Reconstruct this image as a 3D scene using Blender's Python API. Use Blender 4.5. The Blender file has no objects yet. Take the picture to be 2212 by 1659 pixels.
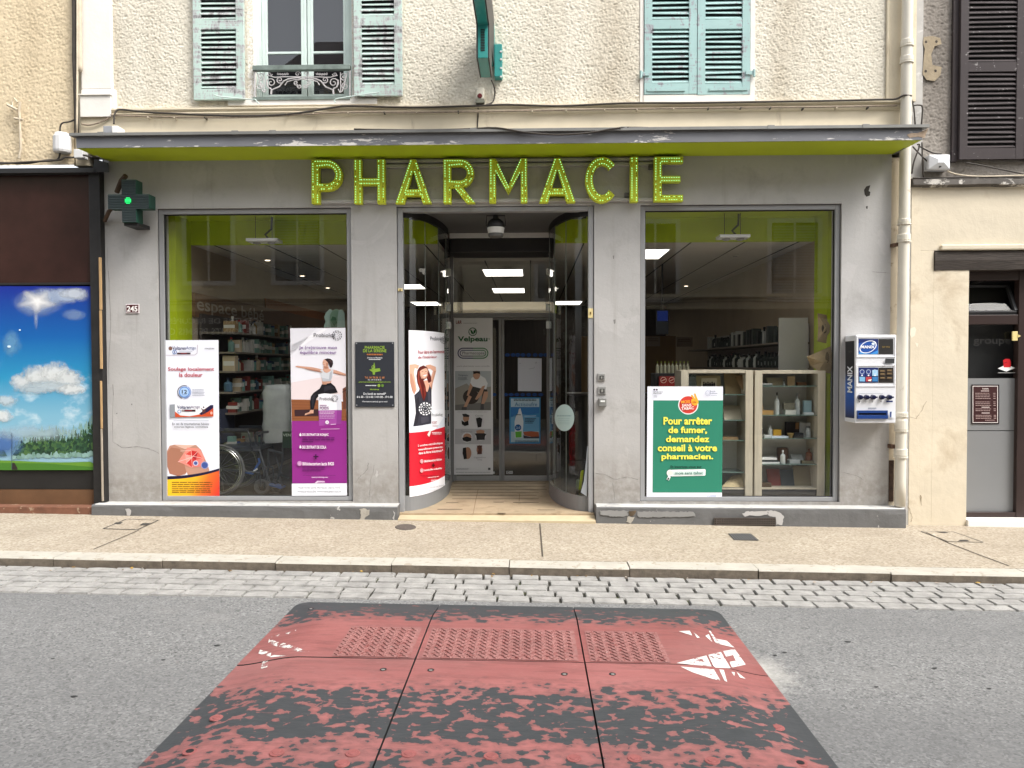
import bpy, math, random
from math import radians, sin, cos, pi, atan, sqrt
from mathutils import Vector, noise as mnoise
from mathutils.geometry import tessellate_polygon
scene = bpy.context.scene
COL = scene.collection
rnd = random.Random(11)

# ------------------------------------------------------------ camera
F, CX, CY = 1661.0, 1106.0, 829.5            # focal length and centre for a 2212 x 1659 frame
YAW, PIT, ROL = radians(1.4), atan((829.5 - 788) / 1661.0), radians(.15)
CAM = Vector((0, -7.6, 1.5))
fw = Vector((-sin(YAW) * cos(PIT), cos(YAW) * cos(PIT), -sin(PIT)))
r0 = Vector((cos(YAW), sin(YAW), 0)); d0 = fw.cross(r0)
rt = r0 * cos(ROL) + d0 * sin(ROL); dn = d0 * cos(ROL) - r0 * sin(ROL)
cam = bpy.data.cameras.new('camera'); camo = bpy.data.objects.new('camera', cam); COL.objects.link(camo)
cam.sensor_width = 36; cam.lens = 36 * F / 2212; cam.clip_end = 500; cam.clip_start = .05
from mathutils import Matrix
up = -dn; bk = -fw
camo.matrix_world = Matrix(((rt.x, up.x, bk.x, CAM.x), (rt.y, up.y, bk.y, CAM.y), (rt.z, up.z, bk.z, CAM.z), (0, 0, 0, 1)))
scene.camera = camo

# ------------------------------------------------------------ sky, sun, exposure
SUNV = Vector((.50, -.36, .80)).normalized()
w = bpy.data.worlds.new('World'); scene.world = w; w.use_nodes = True
nt = w.node_tree; nt.nodes.clear()
sky = nt.nodes.new('ShaderNodeTexSky'); sky.sky_type = 'NISHITA'; sky.sun_disc = False
sky.sun_elevation = math.asin(SUNV.z); sky.sun_rotation = math.atan2(SUNV.x, SUNV.y)
sky.air_density = 1.0; sky.dust_density = 4.0; sky.ozone_density = 1.0
hs = nt.nodes.new('ShaderNodeHueSaturation'); hs.inputs['Saturation'].default_value = .25
bg = nt.nodes.new('ShaderNodeBackground'); bg.inputs['Strength'].default_value = .15
ou = nt.nodes.new('ShaderNodeOutputWorld')
nt.links.new(sky.outputs[0], hs.inputs['Color']); nt.links.new(hs.outputs[0], bg.inputs['Color']); nt.links.new(bg.outputs[0], ou.inputs[0])
sl = bpy.data.lights.new('sun', 'SUN'); sl.energy = 1.2; sl.angle = radians(20); sl.color = (1, .96, .9)
so = bpy.data.objects.new('sun', sl); COL.objects.link(so); so.location = SUNV * 20
so.rotation_euler = SUNV.to_track_quat('Z', 'Y').to_euler()
vs = scene.view_settings; vs.view_transform = 'Standard'; vs.look = 'None'; vs.exposure = 1.32; vs.gamma = 1; vs.use_curve_mapping = False
scene.render.engine = 'CYCLES'
scene.cycles.max_bounces = 10; scene.cycles.transparent_max_bounces = 16

# ------------------------------------------------------------ photo point -> point on a real surface
def ray(px, py): return fw + rt * ((px - CX) / F) + dn * ((py - CY) / F)
def P(px, py, Y=0.0):
    v = ray(px, py); return CAM + v * ((Y - CAM.y) / v.y)
def PX(px, py, X):
    v = ray(px, py); return CAM + v * ((X - CAM.x) / v.x)
SL = -.0137                                   # the street falls gently to the right
def G(px, py, h):
    v = ray(px, py); t = (h + SL * CAM.x - CAM.z) / (v.z - SL * v.x); return CAM + v * t
def gz(x): return -.03 + SL * x               # pavement level
ROADH = -.097
def rz(x): return ROADH + SL * x
def proj(p):
    q = p - CAM; z = q.dot(fw); return CX + F * q.dot(rt) / z, CY + F * q.dot(dn) / z
def conv(ox, oy, s): return lambda a, b: ((ox + a / s) / 1.30199, (oy + b / s) / 1.30199)
def Q(i, j): return conv(720 * i, 540 * j, 3.0722)
Z1 = conv(1110, 560, 3.7707); Z2 = conv(1110, 1000, 3.4569); Z3 = conv(440, 860, 2.9625); Z4 = conv(1800, 860, 2.9621); Z5 = conv(2360, 920, 5.722)

# ------------------------------------------------------------ colours and materials
def L(h):
    h = h.lstrip('#'); o = []
    for i in (0, 2, 4):
        c = int(h[i:i + 2], 16) / 255; o.append(c / 12.92 if c <= .04045 else ((c + .055) / 1.055) ** 2.4)
    return tuple(o)
def mul(c, k): return tuple(min(.95, x * k) for x in c)
class NT:
    def __init__(s, name):
        s.m = bpy.data.materials.new(name); s.m.use_nodes = True; s.t = s.m.node_tree; s.t.nodes.clear()
        s.out = s.n('ShaderNodeOutputMaterial'); s.pos = None
    def n(s, ty, **kw):
        x = s.t.nodes.new(ty)
        for k, v in kw.items():
            if k.startswith('i_'):
                x.inputs[k[2:].replace('_', ' ')].default_value = v
            else: setattr(x, k, v)
        return x
    def l(s, a, b): s.t.links.new(a, b)
    def P(s, sc=(1, 1, 1), rot=(0, 0, 0)):
        g = s.n('ShaderNodeNewGeometry'); m = s.n('ShaderNodeMapping'); m.inputs['Scale'].default_value = sc; m.inputs['Rotation'].default_value = rot
        s.l(g.outputs['Position'], m.inputs[0]); return m.outputs[0]
    def noise(s, scale, detail=4, rough=.55, sc=(1, 1, 1), dist=0, rot=(0, 0, 0)):
        x = s.n('ShaderNodeTexNoise'); x.inputs['Scale'].default_value = scale; x.inputs['Detail'].default_value = detail
        x.inputs['Roughness'].default_value = rough; x.inputs['Distortion'].default_value = dist; s.l(s.P(sc, rot), x.inputs['Vector']); return x.outputs[0]
    def voro(s, scale, sc=(1, 1, 1), out='Color'):
        x = s.n('ShaderNodeTexVoronoi'); x.inputs['Scale'].default_value = scale; s.l(s.P(sc), x.inputs['Vector']); return x.outputs[out]
    def ramp(s, f, stops):
        r = s.n('ShaderNodeValToRGB'); e = r.color_ramp.elements
        while len(e) < len(stops): e.new(.5)
        for q, (p, c) in zip(e, stops):
            q.position = p; q.color = (c, c, c, 1) if not isinstance(c, tuple) else (*c, 1)
        s.l(f, r.inputs[0]); return r.outputs[0]
    def mix(s, f, a, b, mode='MIX'):
        m = s.n('ShaderNodeMix', data_type='RGBA', blend_type=mode)
        for sock, v in ((m.inputs[0], f), (m.inputs[6], a), (m.inputs[7], b)):
            if isinstance(v, (int, float)): sock.default_value = v
            elif isinstance(v, tuple): sock.default_value = (*v, 1)
            else: s.l(v, sock)
        return m.outputs[2]
    def math(s, op, a, b=0.0):
        m = s.n('ShaderNodeMath', operation=op)
        for sock, v in zip(m.inputs, (a, b)):
            if isinstance(v, (int, float)): sock.default_value = v
            else: s.l(v, sock)
        return m.outputs[0]
    def xyz(s):
        g = s.n('ShaderNodeNewGeometry'); x = s.n('ShaderNodeSeparateXYZ'); s.l(g.outputs['Position'], x.inputs[0]); return x.outputs
    def bsdf(s, color, rough=.7, metal=0, spec=.5, bump=None, bs=.3, bd=.01, coat=0):
        b = s.n('ShaderNodeBsdfPrincipled')
        if isinstance(color, tuple): b.inputs['Base Color'].default_value = (*color, 1)
        else: s.l(color, b.inputs['Base Color'])
        if isinstance(rough, (int, float)): b.inputs['Roughness'].default_value = rough
        else: s.l(rough, b.inputs['Roughness'])
        b.inputs['Metallic'].default_value = metal; b.inputs['Specular IOR Level'].default_value = spec; b.inputs['Coat Weight'].default_value = coat
        if bump is not None:
            bp = s.n('ShaderNodeBump'); bp.inputs['Strength'].default_value = bs; bp.inputs['Distance'].default_value = bd
            s.l(bump, bp.inputs['Height']); s.l(bp.outputs[0], b.inputs['Normal'])
        return b
    def done(s, sh):
        s.l(sh.outputs[0], s.out.inputs[0]); return s.m
_mc = {}
def M(name, c, rough=.6, var=.08, vs=4, metal=0, spec=.4, bump=0, bsc=60, sc=(1, 1, 1), c2=None, s2=8, t2=.6, sc2=(1, 1, 1), w2=.03, coat=0):
    if name in _mc: return _mc[name]
    n = NT(name)
    col = n.mix(n.ramp(n.noise(vs, 5, .6, sc), [(.3, 0.), (.7, 1.)]), mul(c, 1 - var), mul(c, 1 + var)) if var else c
    if c2: col = n.mix(n.ramp(n.noise(s2, 7, .65, sc2, .3), [(t2 - w2, 0.), (t2 + w2, 1.)]), col, c2)
    b = n.bsdf(col, rough, metal, spec, n.noise(bsc, 5, .6, sc) if bump else None, bump, .008, coat)
    _mc[name] = n.done(b); return _mc[name]
def flat(h, k=1.0, rough=.5):
    key = 'print_' + h + str(k)
    return M(key, mul(L(h), k), rough, 0, spec=.3)
def emit(name, c, st):
    if name in _mc: return _mc[name]
    n = NT(name); e = n.n('ShaderNodeEmission'); e.inputs[0].default_value = (*c, 1); e.inputs[1].default_value = st
    _mc[name] = n.done(e); return _mc[name]
def glassmat(name, tint=(.95, .965, .96), ior=1.75):
    """thin sheet of glass: the same reflectance from either side"""
    if name in _mc: return _mc[name]
    f0 = ((ior - 1) / (ior + 1)) ** 2
    n = NT(name); t = n.n('ShaderNodeBsdfTransparent'); t.inputs[0].default_value = (*tint, 1)
    g = n.n('ShaderNodeBsdfGlossy'); g.inputs['Roughness'].default_value = .004; g.inputs[0].default_value = (1, 1, 1, 1)
    ge = n.n('ShaderNodeNewGeometry'); d = n.n('ShaderNodeVectorMath', operation='DOT_PRODUCT'); n.l(ge.outputs['Normal'], d.inputs[0]); n.l(ge.outputs['Incoming'], d.inputs[1])
    c = n.math('SUBTRACT', 1.0, n.math('ABSOLUTE', d.outputs['Value'])); f = n.math('ADD', n.math('MULTIPLY', n.math('POWER', c, 5.0), 1 - f0), f0)
    mx = n.n('ShaderNodeMixShader'); n.l(f, mx.inputs[0]); n.l(t.outputs[0], mx.inputs[1]); n.l(g.outputs[0], mx.inputs[2])
    _mc[name] = n.done(mx); return _mc[name]

# ------------------------------------------------------------ mesh builder
class MB:
    def __init__(s): s.v = []; s.f = []; s.mi = []; s.ms = []
    def mid(s, m):
        if m not in s.ms: s.ms.append(m)
        return s.ms.index(m)
    def add(s, vs, fs, m):
        b = len(s.v); s.v += [Vector(q) for q in vs]; k = s.mid(m)
        for f in fs: s.f.append([b + i for i in f]); s.mi.append(k)
        return s
    def poly(s, pts, m): return s.add(pts, [list(range(len(pts)))], m)
    def box(s, x0, x1, y0, y1, z0, z1, m):
        return s.add([(x0, y0, z0), (x1, y0, z0), (x1, y1, z0), (x0, y1, z0), (x0, y0, z1), (x1, y0, z1), (x1, y1, z1), (x0, y1, z1)],
                     [(0, 3, 2, 1), (4, 5, 6, 7), (0, 1, 5, 4), (1, 2, 6, 5), (2, 3, 7, 6), (3, 0, 4, 7)], m)
    def hexa(s, p, m):                          # eight corners, ordered like a box
        return s.add(p, [(0, 3, 2, 1), (4, 5, 6, 7), (0, 1, 5, 4), (1, 2, 6, 5), (2, 3, 7, 6), (3, 0, 4, 7)], m)
    def prism(s, pts, y0, y1, m):               # outline in x,z (counter-clockwise seen from the street), front at y0
        n = len(pts); vs = [(x, y0, z) for x, z in pts] + [(x, y1, z) for x, z in pts]
        return s.add(vs, [list(range(n)), list(range(2 * n - 1, n - 1, -1))] + [(j, i, i + n, j + n) for i in range(n) for j in [(i + 1) % n]], m)
    def ring(s, c, r, y0, y1, m, n=20): return s.prism([(c[0] + r * cos(2 * pi * i / n), c[1] + r * sin(2 * pi * i / n)) for i in range(n)], y0, y1, m)
    def tube(s, pts, r, m, n=8, cap=True):
        pts = [Vector(p) for p in pts]; rings = []; u = None
        for i, p in enumerate(pts):
            t = (pts[min(i + 1, len(pts) - 1)] - pts[max(i - 1, 0)]).normalized()
            if u is None: u = t.orthogonal().normalized()
            else:
                u = (u - t * u.dot(t)); u = u.normalized() if u.length > 1e-6 else t.orthogonal().normalized()
            b = t.cross(u); rr = r[i] if isinstance(r, (list, tuple)) else r
            rings.append([p + (u * cos(2 * pi * k / n) + b * sin(2 * pi * k / n)) * rr for k in range(n)])
        vs = [q for g in rings for q in g]; fs = []
        for i in range(len(rings) - 1):
            for k in range(n):
                a = i * n + k; c = i * n + (k + 1) % n; fs.append((a, c, c + n, a + n))
        if cap: fs.append(list(range(n - 1, -1, -1))); fs.append([len(vs) - n + k for k in range(n)])
        return s.add(vs, fs, m)
    def lathe(s, prof, c, m, n=16, ax='z'):
        vs = []; fs = []
        for r, h in prof:
            for k in range(n):
                a = 2 * pi * k / n
                vs.append((c[0] + r * cos(a), c[1] + r * sin(a), c[2] + h) if ax == 'z' else (c[0] + r * cos(a), c[1] + h, c[2] - r * sin(a)))
        for i in range(len(prof) - 1):
            for k in range(n):
                a = i * n + k; b = i * n + (k + 1) % n; fs.append((a, b, b + n, a + n))
        fs.append(list(range(n - 1, -1, -1))); fs.append([len(vs) - n + k for k in range(n)])
        return s.add(vs, fs, m)
    def build(s, name, parent=None, bevel=0, smooth=False, seg=2):
        off = Vector((0, 0, 0)); q = parent
        while q is not None: off += q.location; q = q.parent
        me = bpy.data.meshes.new(name); me.from_pydata([v - off for v in s.v], [], s.f)
        for m in s.ms: me.materials.append(m)
        me.polygons.foreach_set('material_index', s.mi)
        if smooth: me.polygons.foreach_set('use_smooth', [True] * len(me.polygons))
        me.update(); o = bpy.data.objects.new(name, me); COL.objects.link(o); o.parent = parent
        if bevel:
            b = o.modifiers.new('bevel', 'BEVEL'); b.width = bevel; b.segments = seg; b.limit_method = 'ANGLE'; b.angle_limit = radians(50)
        return o
def tag(o, label=None, cat=None, group=None, kind=None):
    for k, v in (('label', label), ('category', cat), ('group', group), ('kind', kind)):
        if v: o[k] = v
    return o
def thing(name, label, cat, loc=(0, 0, 0), group=None):
    o = bpy.data.objects.new(name, None); COL.objects.link(o); o.location = loc; o.empty_display_size = .1
    return tag(o, label, cat, group)
def struct(mb, name, **k): return tag(mb.build(name, **k), kind='structure')
def rectpx(cv, a0, b0, a1, b1, Y=0):            # photo rectangle -> x0,x1,z0,z1 on the plane y = Y
    p = P(*cv(a0, b0), Y); q = P(*cv(a1, b1), Y); return min(p.x, q.x), max(p.x, q.x), min(p.z, q.z), max(p.z, q.z)
D = lambda a, b: (a, b)

# ------------------------------------------------------------ flat printed matter (posters, plates)
_tc = {}
def glyphs(t, bold):
    k = (t, bold)
    if k in _tc: return _tc[k]
    c = bpy.data.curves.new('t', 'FONT'); c.body = t; c.size = 1; c.resolution_u = 3; c.offset = bold
    o = bpy.data.objects.new('t', c); COL.objects.link(o)
    dg = bpy.context.evaluated_depsgraph_get(); me = bpy.data.meshes.new_from_object(o.evaluated_get(dg))
    vs = [(v.co.x, v.co.y) for v in me.vertices]; fs = [list(p.vertices) for p in me.polygons]
    bpy.data.objects.remove(o); bpy.data.curves.remove(c); bpy.data.meshes.remove(me)
    x0 = min(v[0] for v in vs); x1 = max(v[0] for v in vs); y0 = min(v[1] for v in vs); y1 = max(v[1] for v in vs)
    vs = [((x - x0) / (x1 - x0), (y - y0) / (y1 - y0)) for x, y in vs]
    _tc[k] = (vs, fs); return _tc[k]
class Sheet:
    """collects flat shapes given in photo coordinates and lays them on a real surface"""
    def __init__(s, cv, hit, fine=0): s.cv = cv; s.hit = hit; s.mb = MB(); s.k = 0; s.fine = fine
    def at(s, a, b, k): return s.hit(*s.cv(a, b), k)
    def poly(s, pts, m, k=None, sub=0):
        if k is None: s.k += 1; k = s.k
        m = flat(m) if isinstance(m, str) else m
        if sub:
            q = []
            for i, p in enumerate(pts):
                r = pts[(i + 1) % len(pts)]
                for j in range(sub): q.append((p[0] + (r[0] - p[0]) * j / sub, p[1] + (r[1] - p[1]) * j / sub))
            pts = q
        if s.fine:                                # on a curved surface: small triangles that follow it
            tri = [[pts[i] for i in t] for t in tessellate_polygon([[Vector((a, b, 0)) for a, b in pts]])]
            while tri:
                t = tri.pop(); e = [(abs(t[i][0] - t[(i + 1) % 3][0]), i) for i in range(3)]; l, i = max(e)
                if l > s.fine: p, q, r = t[i], t[(i + 1) % 3], t[(i + 2) % 3]; h = ((p[0] + q[0]) / 2, (p[1] + q[1]) / 2); tri += [[p, h, r], [h, q, r]]
                else: s.mb.poly([s.at(a, b, k) for a, b in t], m)
            return s
        s.mb.poly([s.at(a, b, k) for a, b in reversed(pts)], m); return s
    def rect(s, a0, b0, a1, b1, m, k=None): return s.poly([(a0, b0), (a1, b0), (a1, b1), (a0, b1)], m, k)
    def ell(s, a, b, ra, rb, m, k=None, n=24): return s.poly([(a + ra * cos(2 * pi * i / n), b + rb * sin(2 * pi * i / n)) for i in range(n)], m, k)
    def ring(s, a, b, r0, r1, m, g0=0, g1=2 * pi, n=24):
        s.k += 1; m = flat(m) if isinstance(m, str) else m
        for i in range(n):
            t0 = g0 + (g1 - g0) * i / n; t1 = g0 + (g1 - g0) * (i + 1) / n
            s.mb.poly([s.at(a + r * cos(t), b + r * sin(t), s.k) for r, t in ((r0, t0), (r0, t1), (r1, t1), (r1, t0))], m)
        return s
    def dashring(s, a, b, r, m, n=9, wd=.16):
        s.k += 1; m = flat(m) if isinstance(m, str) else m
        for rr, nn in ((r, n + 3), (r * .68, n - 1), (r * .35, n - 4)):
            for i in range(nn):
                t0 = 2 * pi * i / nn + rr; t1 = t0 + 2 * pi / nn * .62
                s.mb.poly([s.at(a + q * cos(t), b + q * sin(t), s.k) for q, t in ((rr * (1 - wd), t0), (rr * (1 - wd), t1), (rr, t1), (rr, t0))], m)
        return s
    def line(s, a0, b0, a1, b1, wdt, m, k=None):
        l = sqrt((a1 - a0) ** 2 + (b1 - b0) ** 2); nx, ny = -(b1 - b0) / l * wdt / 2, (a1 - a0) / l * wdt / 2
        return s.poly([(a0 - nx, b0 - ny), (a1 - nx, b1 - ny), (a1 + nx, b1 + ny), (a0 + nx, b0 + ny)], m, k)
    def lines(s, a0, a1, bs, wdt, m, jag=.12):
        s.k += 1
        for b in bs:
            a = a0; e = a1 - (a1 - a0) * jag * rnd.random()
            while a < e:                                        # word-length dashes: print too small to read
                w_ = min(e - a, rnd.uniform(.08, .2) * (a1 - a0)); s.rect(a, b - wdt / 2, a + w_ * .88, b + wdt / 2, m, s.k); a += w_
        return s
    def text(s, t, a0, b0, a1, b1, m, bold=.0, slope=0.0, k=None):
        if k is None: s.k += 1; k = s.k
        m = flat(m) if isinstance(m, str) else m
        vs, fs = glyphs(t, bold * .75)
        s.mb.add([s.at(a0 + u * (a1 - a0), b1 - v * (b1 - b0) + slope * u * (a1 - a0), k) for u, v in vs], fs, m); return s
    def build(s, name, parent): return s.mb.build(name, parent)
STEP = .0004
def hitY(Y): return lambda px, py, k: P(px, py, Y) + Vector((0, -STEP * k, 0))
def hitX(X, sg): return lambda px, py, k: PX(px, py, X) + Vector((sg * STEP * k, 0, 0))
# ============================================================ MATERIALS OF THE PLACE
def roughcast(name, c, c2, stain, streaks=()):
    n = NT(name)
    col = n.mix(n.ramp(n.noise(3.0, 5, .6), [(.3, 0.), (.7, 1.)]), mul(c, .93), c)
    if streaks:                                   # grimy vertical runs left of the windows
        o = n.xyz(); wob = n.math('MULTIPLY', n.math('SUBTRACT', n.noise(2.2, 5, .6, (1, 1, .6)), .5), .55); acc = None
        for sx, wd, am in streaks:
            g = n.ramp(n.math('DIVIDE', n.math('ABSOLUTE', n.math('ADD', n.math('SUBTRACT', o[0], sx), wob)), wd), [(0, am), (.35, am * .7), (1, 0.)])
            acc = g if acc is None else n.math('MAXIMUM', acc, g)
        col = n.mix(n.math('MULTIPLY', acc, n.ramp(n.noise(6, 5, .65), [(.3, .45), (.65, 1.)])), col, c2)
    col = n.mix(n.math('MULTIPLY', n.ramp(n.noise(1.1, 4, .6, (1.9, 1, .35)), [(.52, 0.), (.68, 1.)]), stain), col, c2)
    col = n.mix(n.math('MULTIPLY', n.ramp(n.noise(55, 3, .6), [(.35, 1.), (.5, 0.)]), .22), col, c2)
    return n.done(n.bsdf(col, .92, 0, .15, n.noise(70, 4, .6), .5, .006))
m_cast = roughcast('cream roughcast', (.715, .67, .565), (.38, .315, .225), .35, [(P(1330, 100).x, .34, .62), (P(1700, 100).x, .26, .55), (P(1180, 60).x, .2, .2), (P(330, 60).x, .2, .22)])
m_castL = roughcast('ochre roughcast', (.66, .55, .38), (.44, .35, .23), .5)
m_castR = roughcast('grey brown roughcast', (.33, .30, .265), (.17, .15, .13), .7)
m_cream = M('smooth cream render', (.68, .60, .45), .85, .07, 2.2, bump=.25, bsc=30, c2=(.45, .37, .26), s2=2.2, t2=.66, sc2=(1.6, 1, .5), w2=.06)
m_creamR = M('worn cream render', (.66, .585, .455), .88, .09, 1.6, bump=.5, bsc=12, c2=(.50, .41, .29), s2=1.6, t2=.61, w2=.08)
m_white = M('chalky white render', (.74, .71, .66), .85, .06, 3, bump=.3, bsc=25)
def greywall():
    n = NT('grey shopfront paint'); o = n.xyz()
    col = n.mix(n.ramp(n.noise(2.5, 5, .6), [(.3, 0.), (.7, 1.)]), (.405, .397, .39), (.455, .447, .437))
    col = n.mix(n.ramp(n.noise(2.6, 7, .65, (1, 1, 1), .3), [(.55, 0.), (.71, .8)]), col, (.34, .33, .32))
    col = n.mix(n.ramp(n.noise(1.7, 5, .6, (1, 1, .8), .8), [(.60, 0.), (.615, .55)]), col, (.485, .475, .465))
    base = n.math('MULTIPLY', n.ramp(n.math('ADD', o[2], n.math('MULTIPLY', n.noise(5, 5, .65), -.55)), [(.0, .75), (.14, .45), (.42, 0.)]), n.ramp(n.noise(14, 5, .6), [(.3, .4), (.6, 1.)]))
    col = n.mix(base, col, (.225, .205, .18))
    drip = n.math('MULTIPLY', n.ramp(n.noise(3.2, 5, .62, (3.2, 1, .22)), [(.56, 0.), (.74, .55)]), n.ramp(n.noise(1.3, 3), [(.4, 0.), (.6, 1.)]))
    col = n.mix(drip, col, (.27, .25, .225)); col = n.mix(n.ramp(n.noise(45, 3, .6), [(.62, 0.), (.72, .3)]), col, (.30, .29, .28))
    return n.done(n.bsdf(col, .6, 0, .35, n.noise(26, 5, .6), .28, .008))
m_grey = greywall()
m_plinth = M('weathered grey plinth paint', (.13, .13, .13), .75, .14, 5, bump=.5, bsc=30, c2=(.44, .43, .41), s2=5.5, t2=.66, w2=.012)
m_alu = M('grey frame aluminium', (.30, .305, .315), .38, .03, 6, spec=.5)
m_dark = M('black rubber seal', (.012, .012, .013), .6, 0)
m_black = M('black paint', (.02, .02, .021), .45, .1)
m_green = M('lime green paint', (.40, .50, .006), .55, .05)
m_glass = glassmat('shop glass', (.95, .965, .96), 1.72)
m_glassc = glassmat('curved glass', (.93, .95, .94), 1.42)
m_glass2 = glassmat('window glass', (.5, .53, .56), 1.9)

def aggregate(name, cols, scale, big, bs, rough=.85, dirt=.3):
    n = NT(name); v = n.voro(scale); x = n.n('ShaderNodeSeparateColor'); n.l(v, x.inputs[0])
    col = n.ramp(x.outputs[0], [(i / max(1, len(cols) - 1), c) for i, c in enumerate(cols)])
    col = n.mix(n.math('MULTIPLY', n.ramp(n.noise(big, 5, .65), [(.38, 0.), (.68, 1.)]), dirt), col, mul(cols[0], .9))
    return n.done(n.bsdf(col, rough, 0, .3, x.outputs[1], bs, .004))
def asphalt():
    n = NT('worn asphalt'); v = n.voro(100); x = n.n('ShaderNodeSeparateColor'); n.l(v, x.inputs[0]); o = n.xyz()
    col = n.ramp(x.outputs[0], [(0, (.085, .085, .084)), (.3, (.15, .15, .148)), (.75, (.195, .195, .192)), (1, (.28, .28, .275))])
    col = n.mix(n.ramp(n.noise(30, 3, .6), [(.4, 0.), (.65, .45)]), col, (.20, .20, .197))
    col = n.mix(n.ramp(n.noise(.9, 4, .6, (.35, 1, 1)), [(.4, 0.), (.7, .6)]), col, (.135, .135, .135))
    col = n.mix(n.ramp(n.noise(1.9, 6, .7, (.6, 1, 1), 1.2), [(.56, 0.), (.70, .35)]), col, (.10, .10, .10))
    col = n.mix(n.ramp(n.noise(2.3, 5, .65), [(.55, 0.), (.75, .35)]), col, (.24, .235, .225))
    c = G(1650, 1450, ROADH); dx = n.math('DIVIDE', n.math('SUBTRACT', o[0], c.x), .30); dy = n.math('DIVIDE', n.math('SUBTRACT', o[1], c.y), .55); d = n.math('SQRT', n.math('ADD', n.math('MULTIPLY', dx, dx), n.math('MULTIPLY', dy, dy)))
    dust = n.ramp(n.math('ADD', d, n.math('MULTIPLY', n.noise(14, 5, .7), .9)), [(.55, .9), (1., .35), (1.45, 0.)] if False else [(.38, .85), (.7, .4), (1., 0.)])
    col = n.mix(dust, col, (.46, .445, .41))
    return n.done(n.bsdf(col, .85, 0, .3, n.math('ADD', x.outputs[1], n.noise(60, 3)), .45, .004))
m_asph = asphalt()
m_pave = aggregate('washed pebble concrete', [(.255, .21, .155), (.345, .295, .225), (.40, .345, .27), (.46, .41, .335)], 66, 1.3, .45, dirt=.42)
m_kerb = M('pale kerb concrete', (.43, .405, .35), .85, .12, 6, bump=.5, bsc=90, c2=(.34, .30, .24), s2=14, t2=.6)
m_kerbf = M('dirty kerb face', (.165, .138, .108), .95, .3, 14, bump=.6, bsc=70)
m_cob = M('pale granite setts', (.295, .287, .272), .8, .24, 9, bump=.8, bsc=42, c2=(.22, .215, .21), s2=40, t2=.62)
m_joint = M('dark earth joints', (.03, .028, .022), .95, .4, 20, c2=(.07, .08, .03), s2=3, t2=.6)

# ============================================================ GROUND
mb = MB()
def slab(mb, x0, x1, y0, y1, f, m, th=.3, nx=1):
    for i in range(nx):
        a = x0 + (x1 - x0) * i / nx; b = x0 + (x1 - x0) * (i + 1) / nx
        mb.hexa([(a, y0, f(a) - th), (b, y0, f(b) - th), (b, y1, f(b) - th), (a, y1, f(a) - th), (a, y0, f(a)), (b, y0, f(b)), (b, y1, f(b)), (a, y1, f(a))], m)
mb.poly([(-60, -7.9, rz(-60) - .02), (60, -7.9, rz(60) - .02), (60, -2.3, rz(60) - .02), (-60, -2.3, rz(-60) - .02)], M('road bed', (.04, .04, .04), .9))
slab(mb, -14, 14, -7.9, -2.474, rz, m_asph)
struct(mb, 'road')
mb = MB(); slab(mb, -14, 14, -1.612, .12, gz, m_pave); pav = struct(mb, 'pavement')
# saw-cut joints, shallow dark lines lying on the slab
mb = MB(); mj = M('saw cut', (.075, .06, .045), .95, .2)
def strip(mb, pts, wd, m, h):
    for (a, b) in zip(pts, pts[1:]):
        d = (b - a).normalized(); n_ = Vector((-d.y, d.x, 0)) * wd / 2; e = Vector((0, 0, h))
        mb.poly([a - n_ + e, b - n_ + e, b + n_ + e, a + n_ + e], m)
for pts in ([(202, 1187), (300, 1146)], [(1166, 1132), (1169, 1165), (1172, 1203)], [(2000, 1150), (2048, 1173), (2110, 1197), (2180, 1223)]):
    strip(mb, [G(x, y, -.03) for x, y in pts], .013, mj, .003)
mb.build('joint', pav)
# kerb: one stone after the other with a dirty face
mb = MB(); xs = [-8]; kp = [G(x, 1222, -.03).x for x in (75, 327, 585, 843, 1100, 1358, 1628, 1899, 2180)]
ks = [kp[0] - 3.2, kp[0] - 2.1, kp[0] - 1.05] + kp + [kp[-1] + 1, kp[-1] + 2, kp[-1] + 3]
for a, b in zip(ks, ks[1:]):
    a += .0035; b -= .0035; y0 = -1.80 + rnd.uniform(-.008, .008); t = rnd.uniform(-.004, .004); y1 = -1.617
    f = lambda x: gz(x) + .003 + t
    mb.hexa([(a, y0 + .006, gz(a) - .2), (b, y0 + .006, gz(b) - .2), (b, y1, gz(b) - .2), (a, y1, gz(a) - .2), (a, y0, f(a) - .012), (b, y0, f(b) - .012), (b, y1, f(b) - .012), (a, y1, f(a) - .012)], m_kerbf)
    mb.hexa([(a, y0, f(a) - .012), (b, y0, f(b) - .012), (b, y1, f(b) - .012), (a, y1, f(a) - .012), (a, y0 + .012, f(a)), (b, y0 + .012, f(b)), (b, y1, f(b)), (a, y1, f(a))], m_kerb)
struct(mb, 'kerb')
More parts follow.
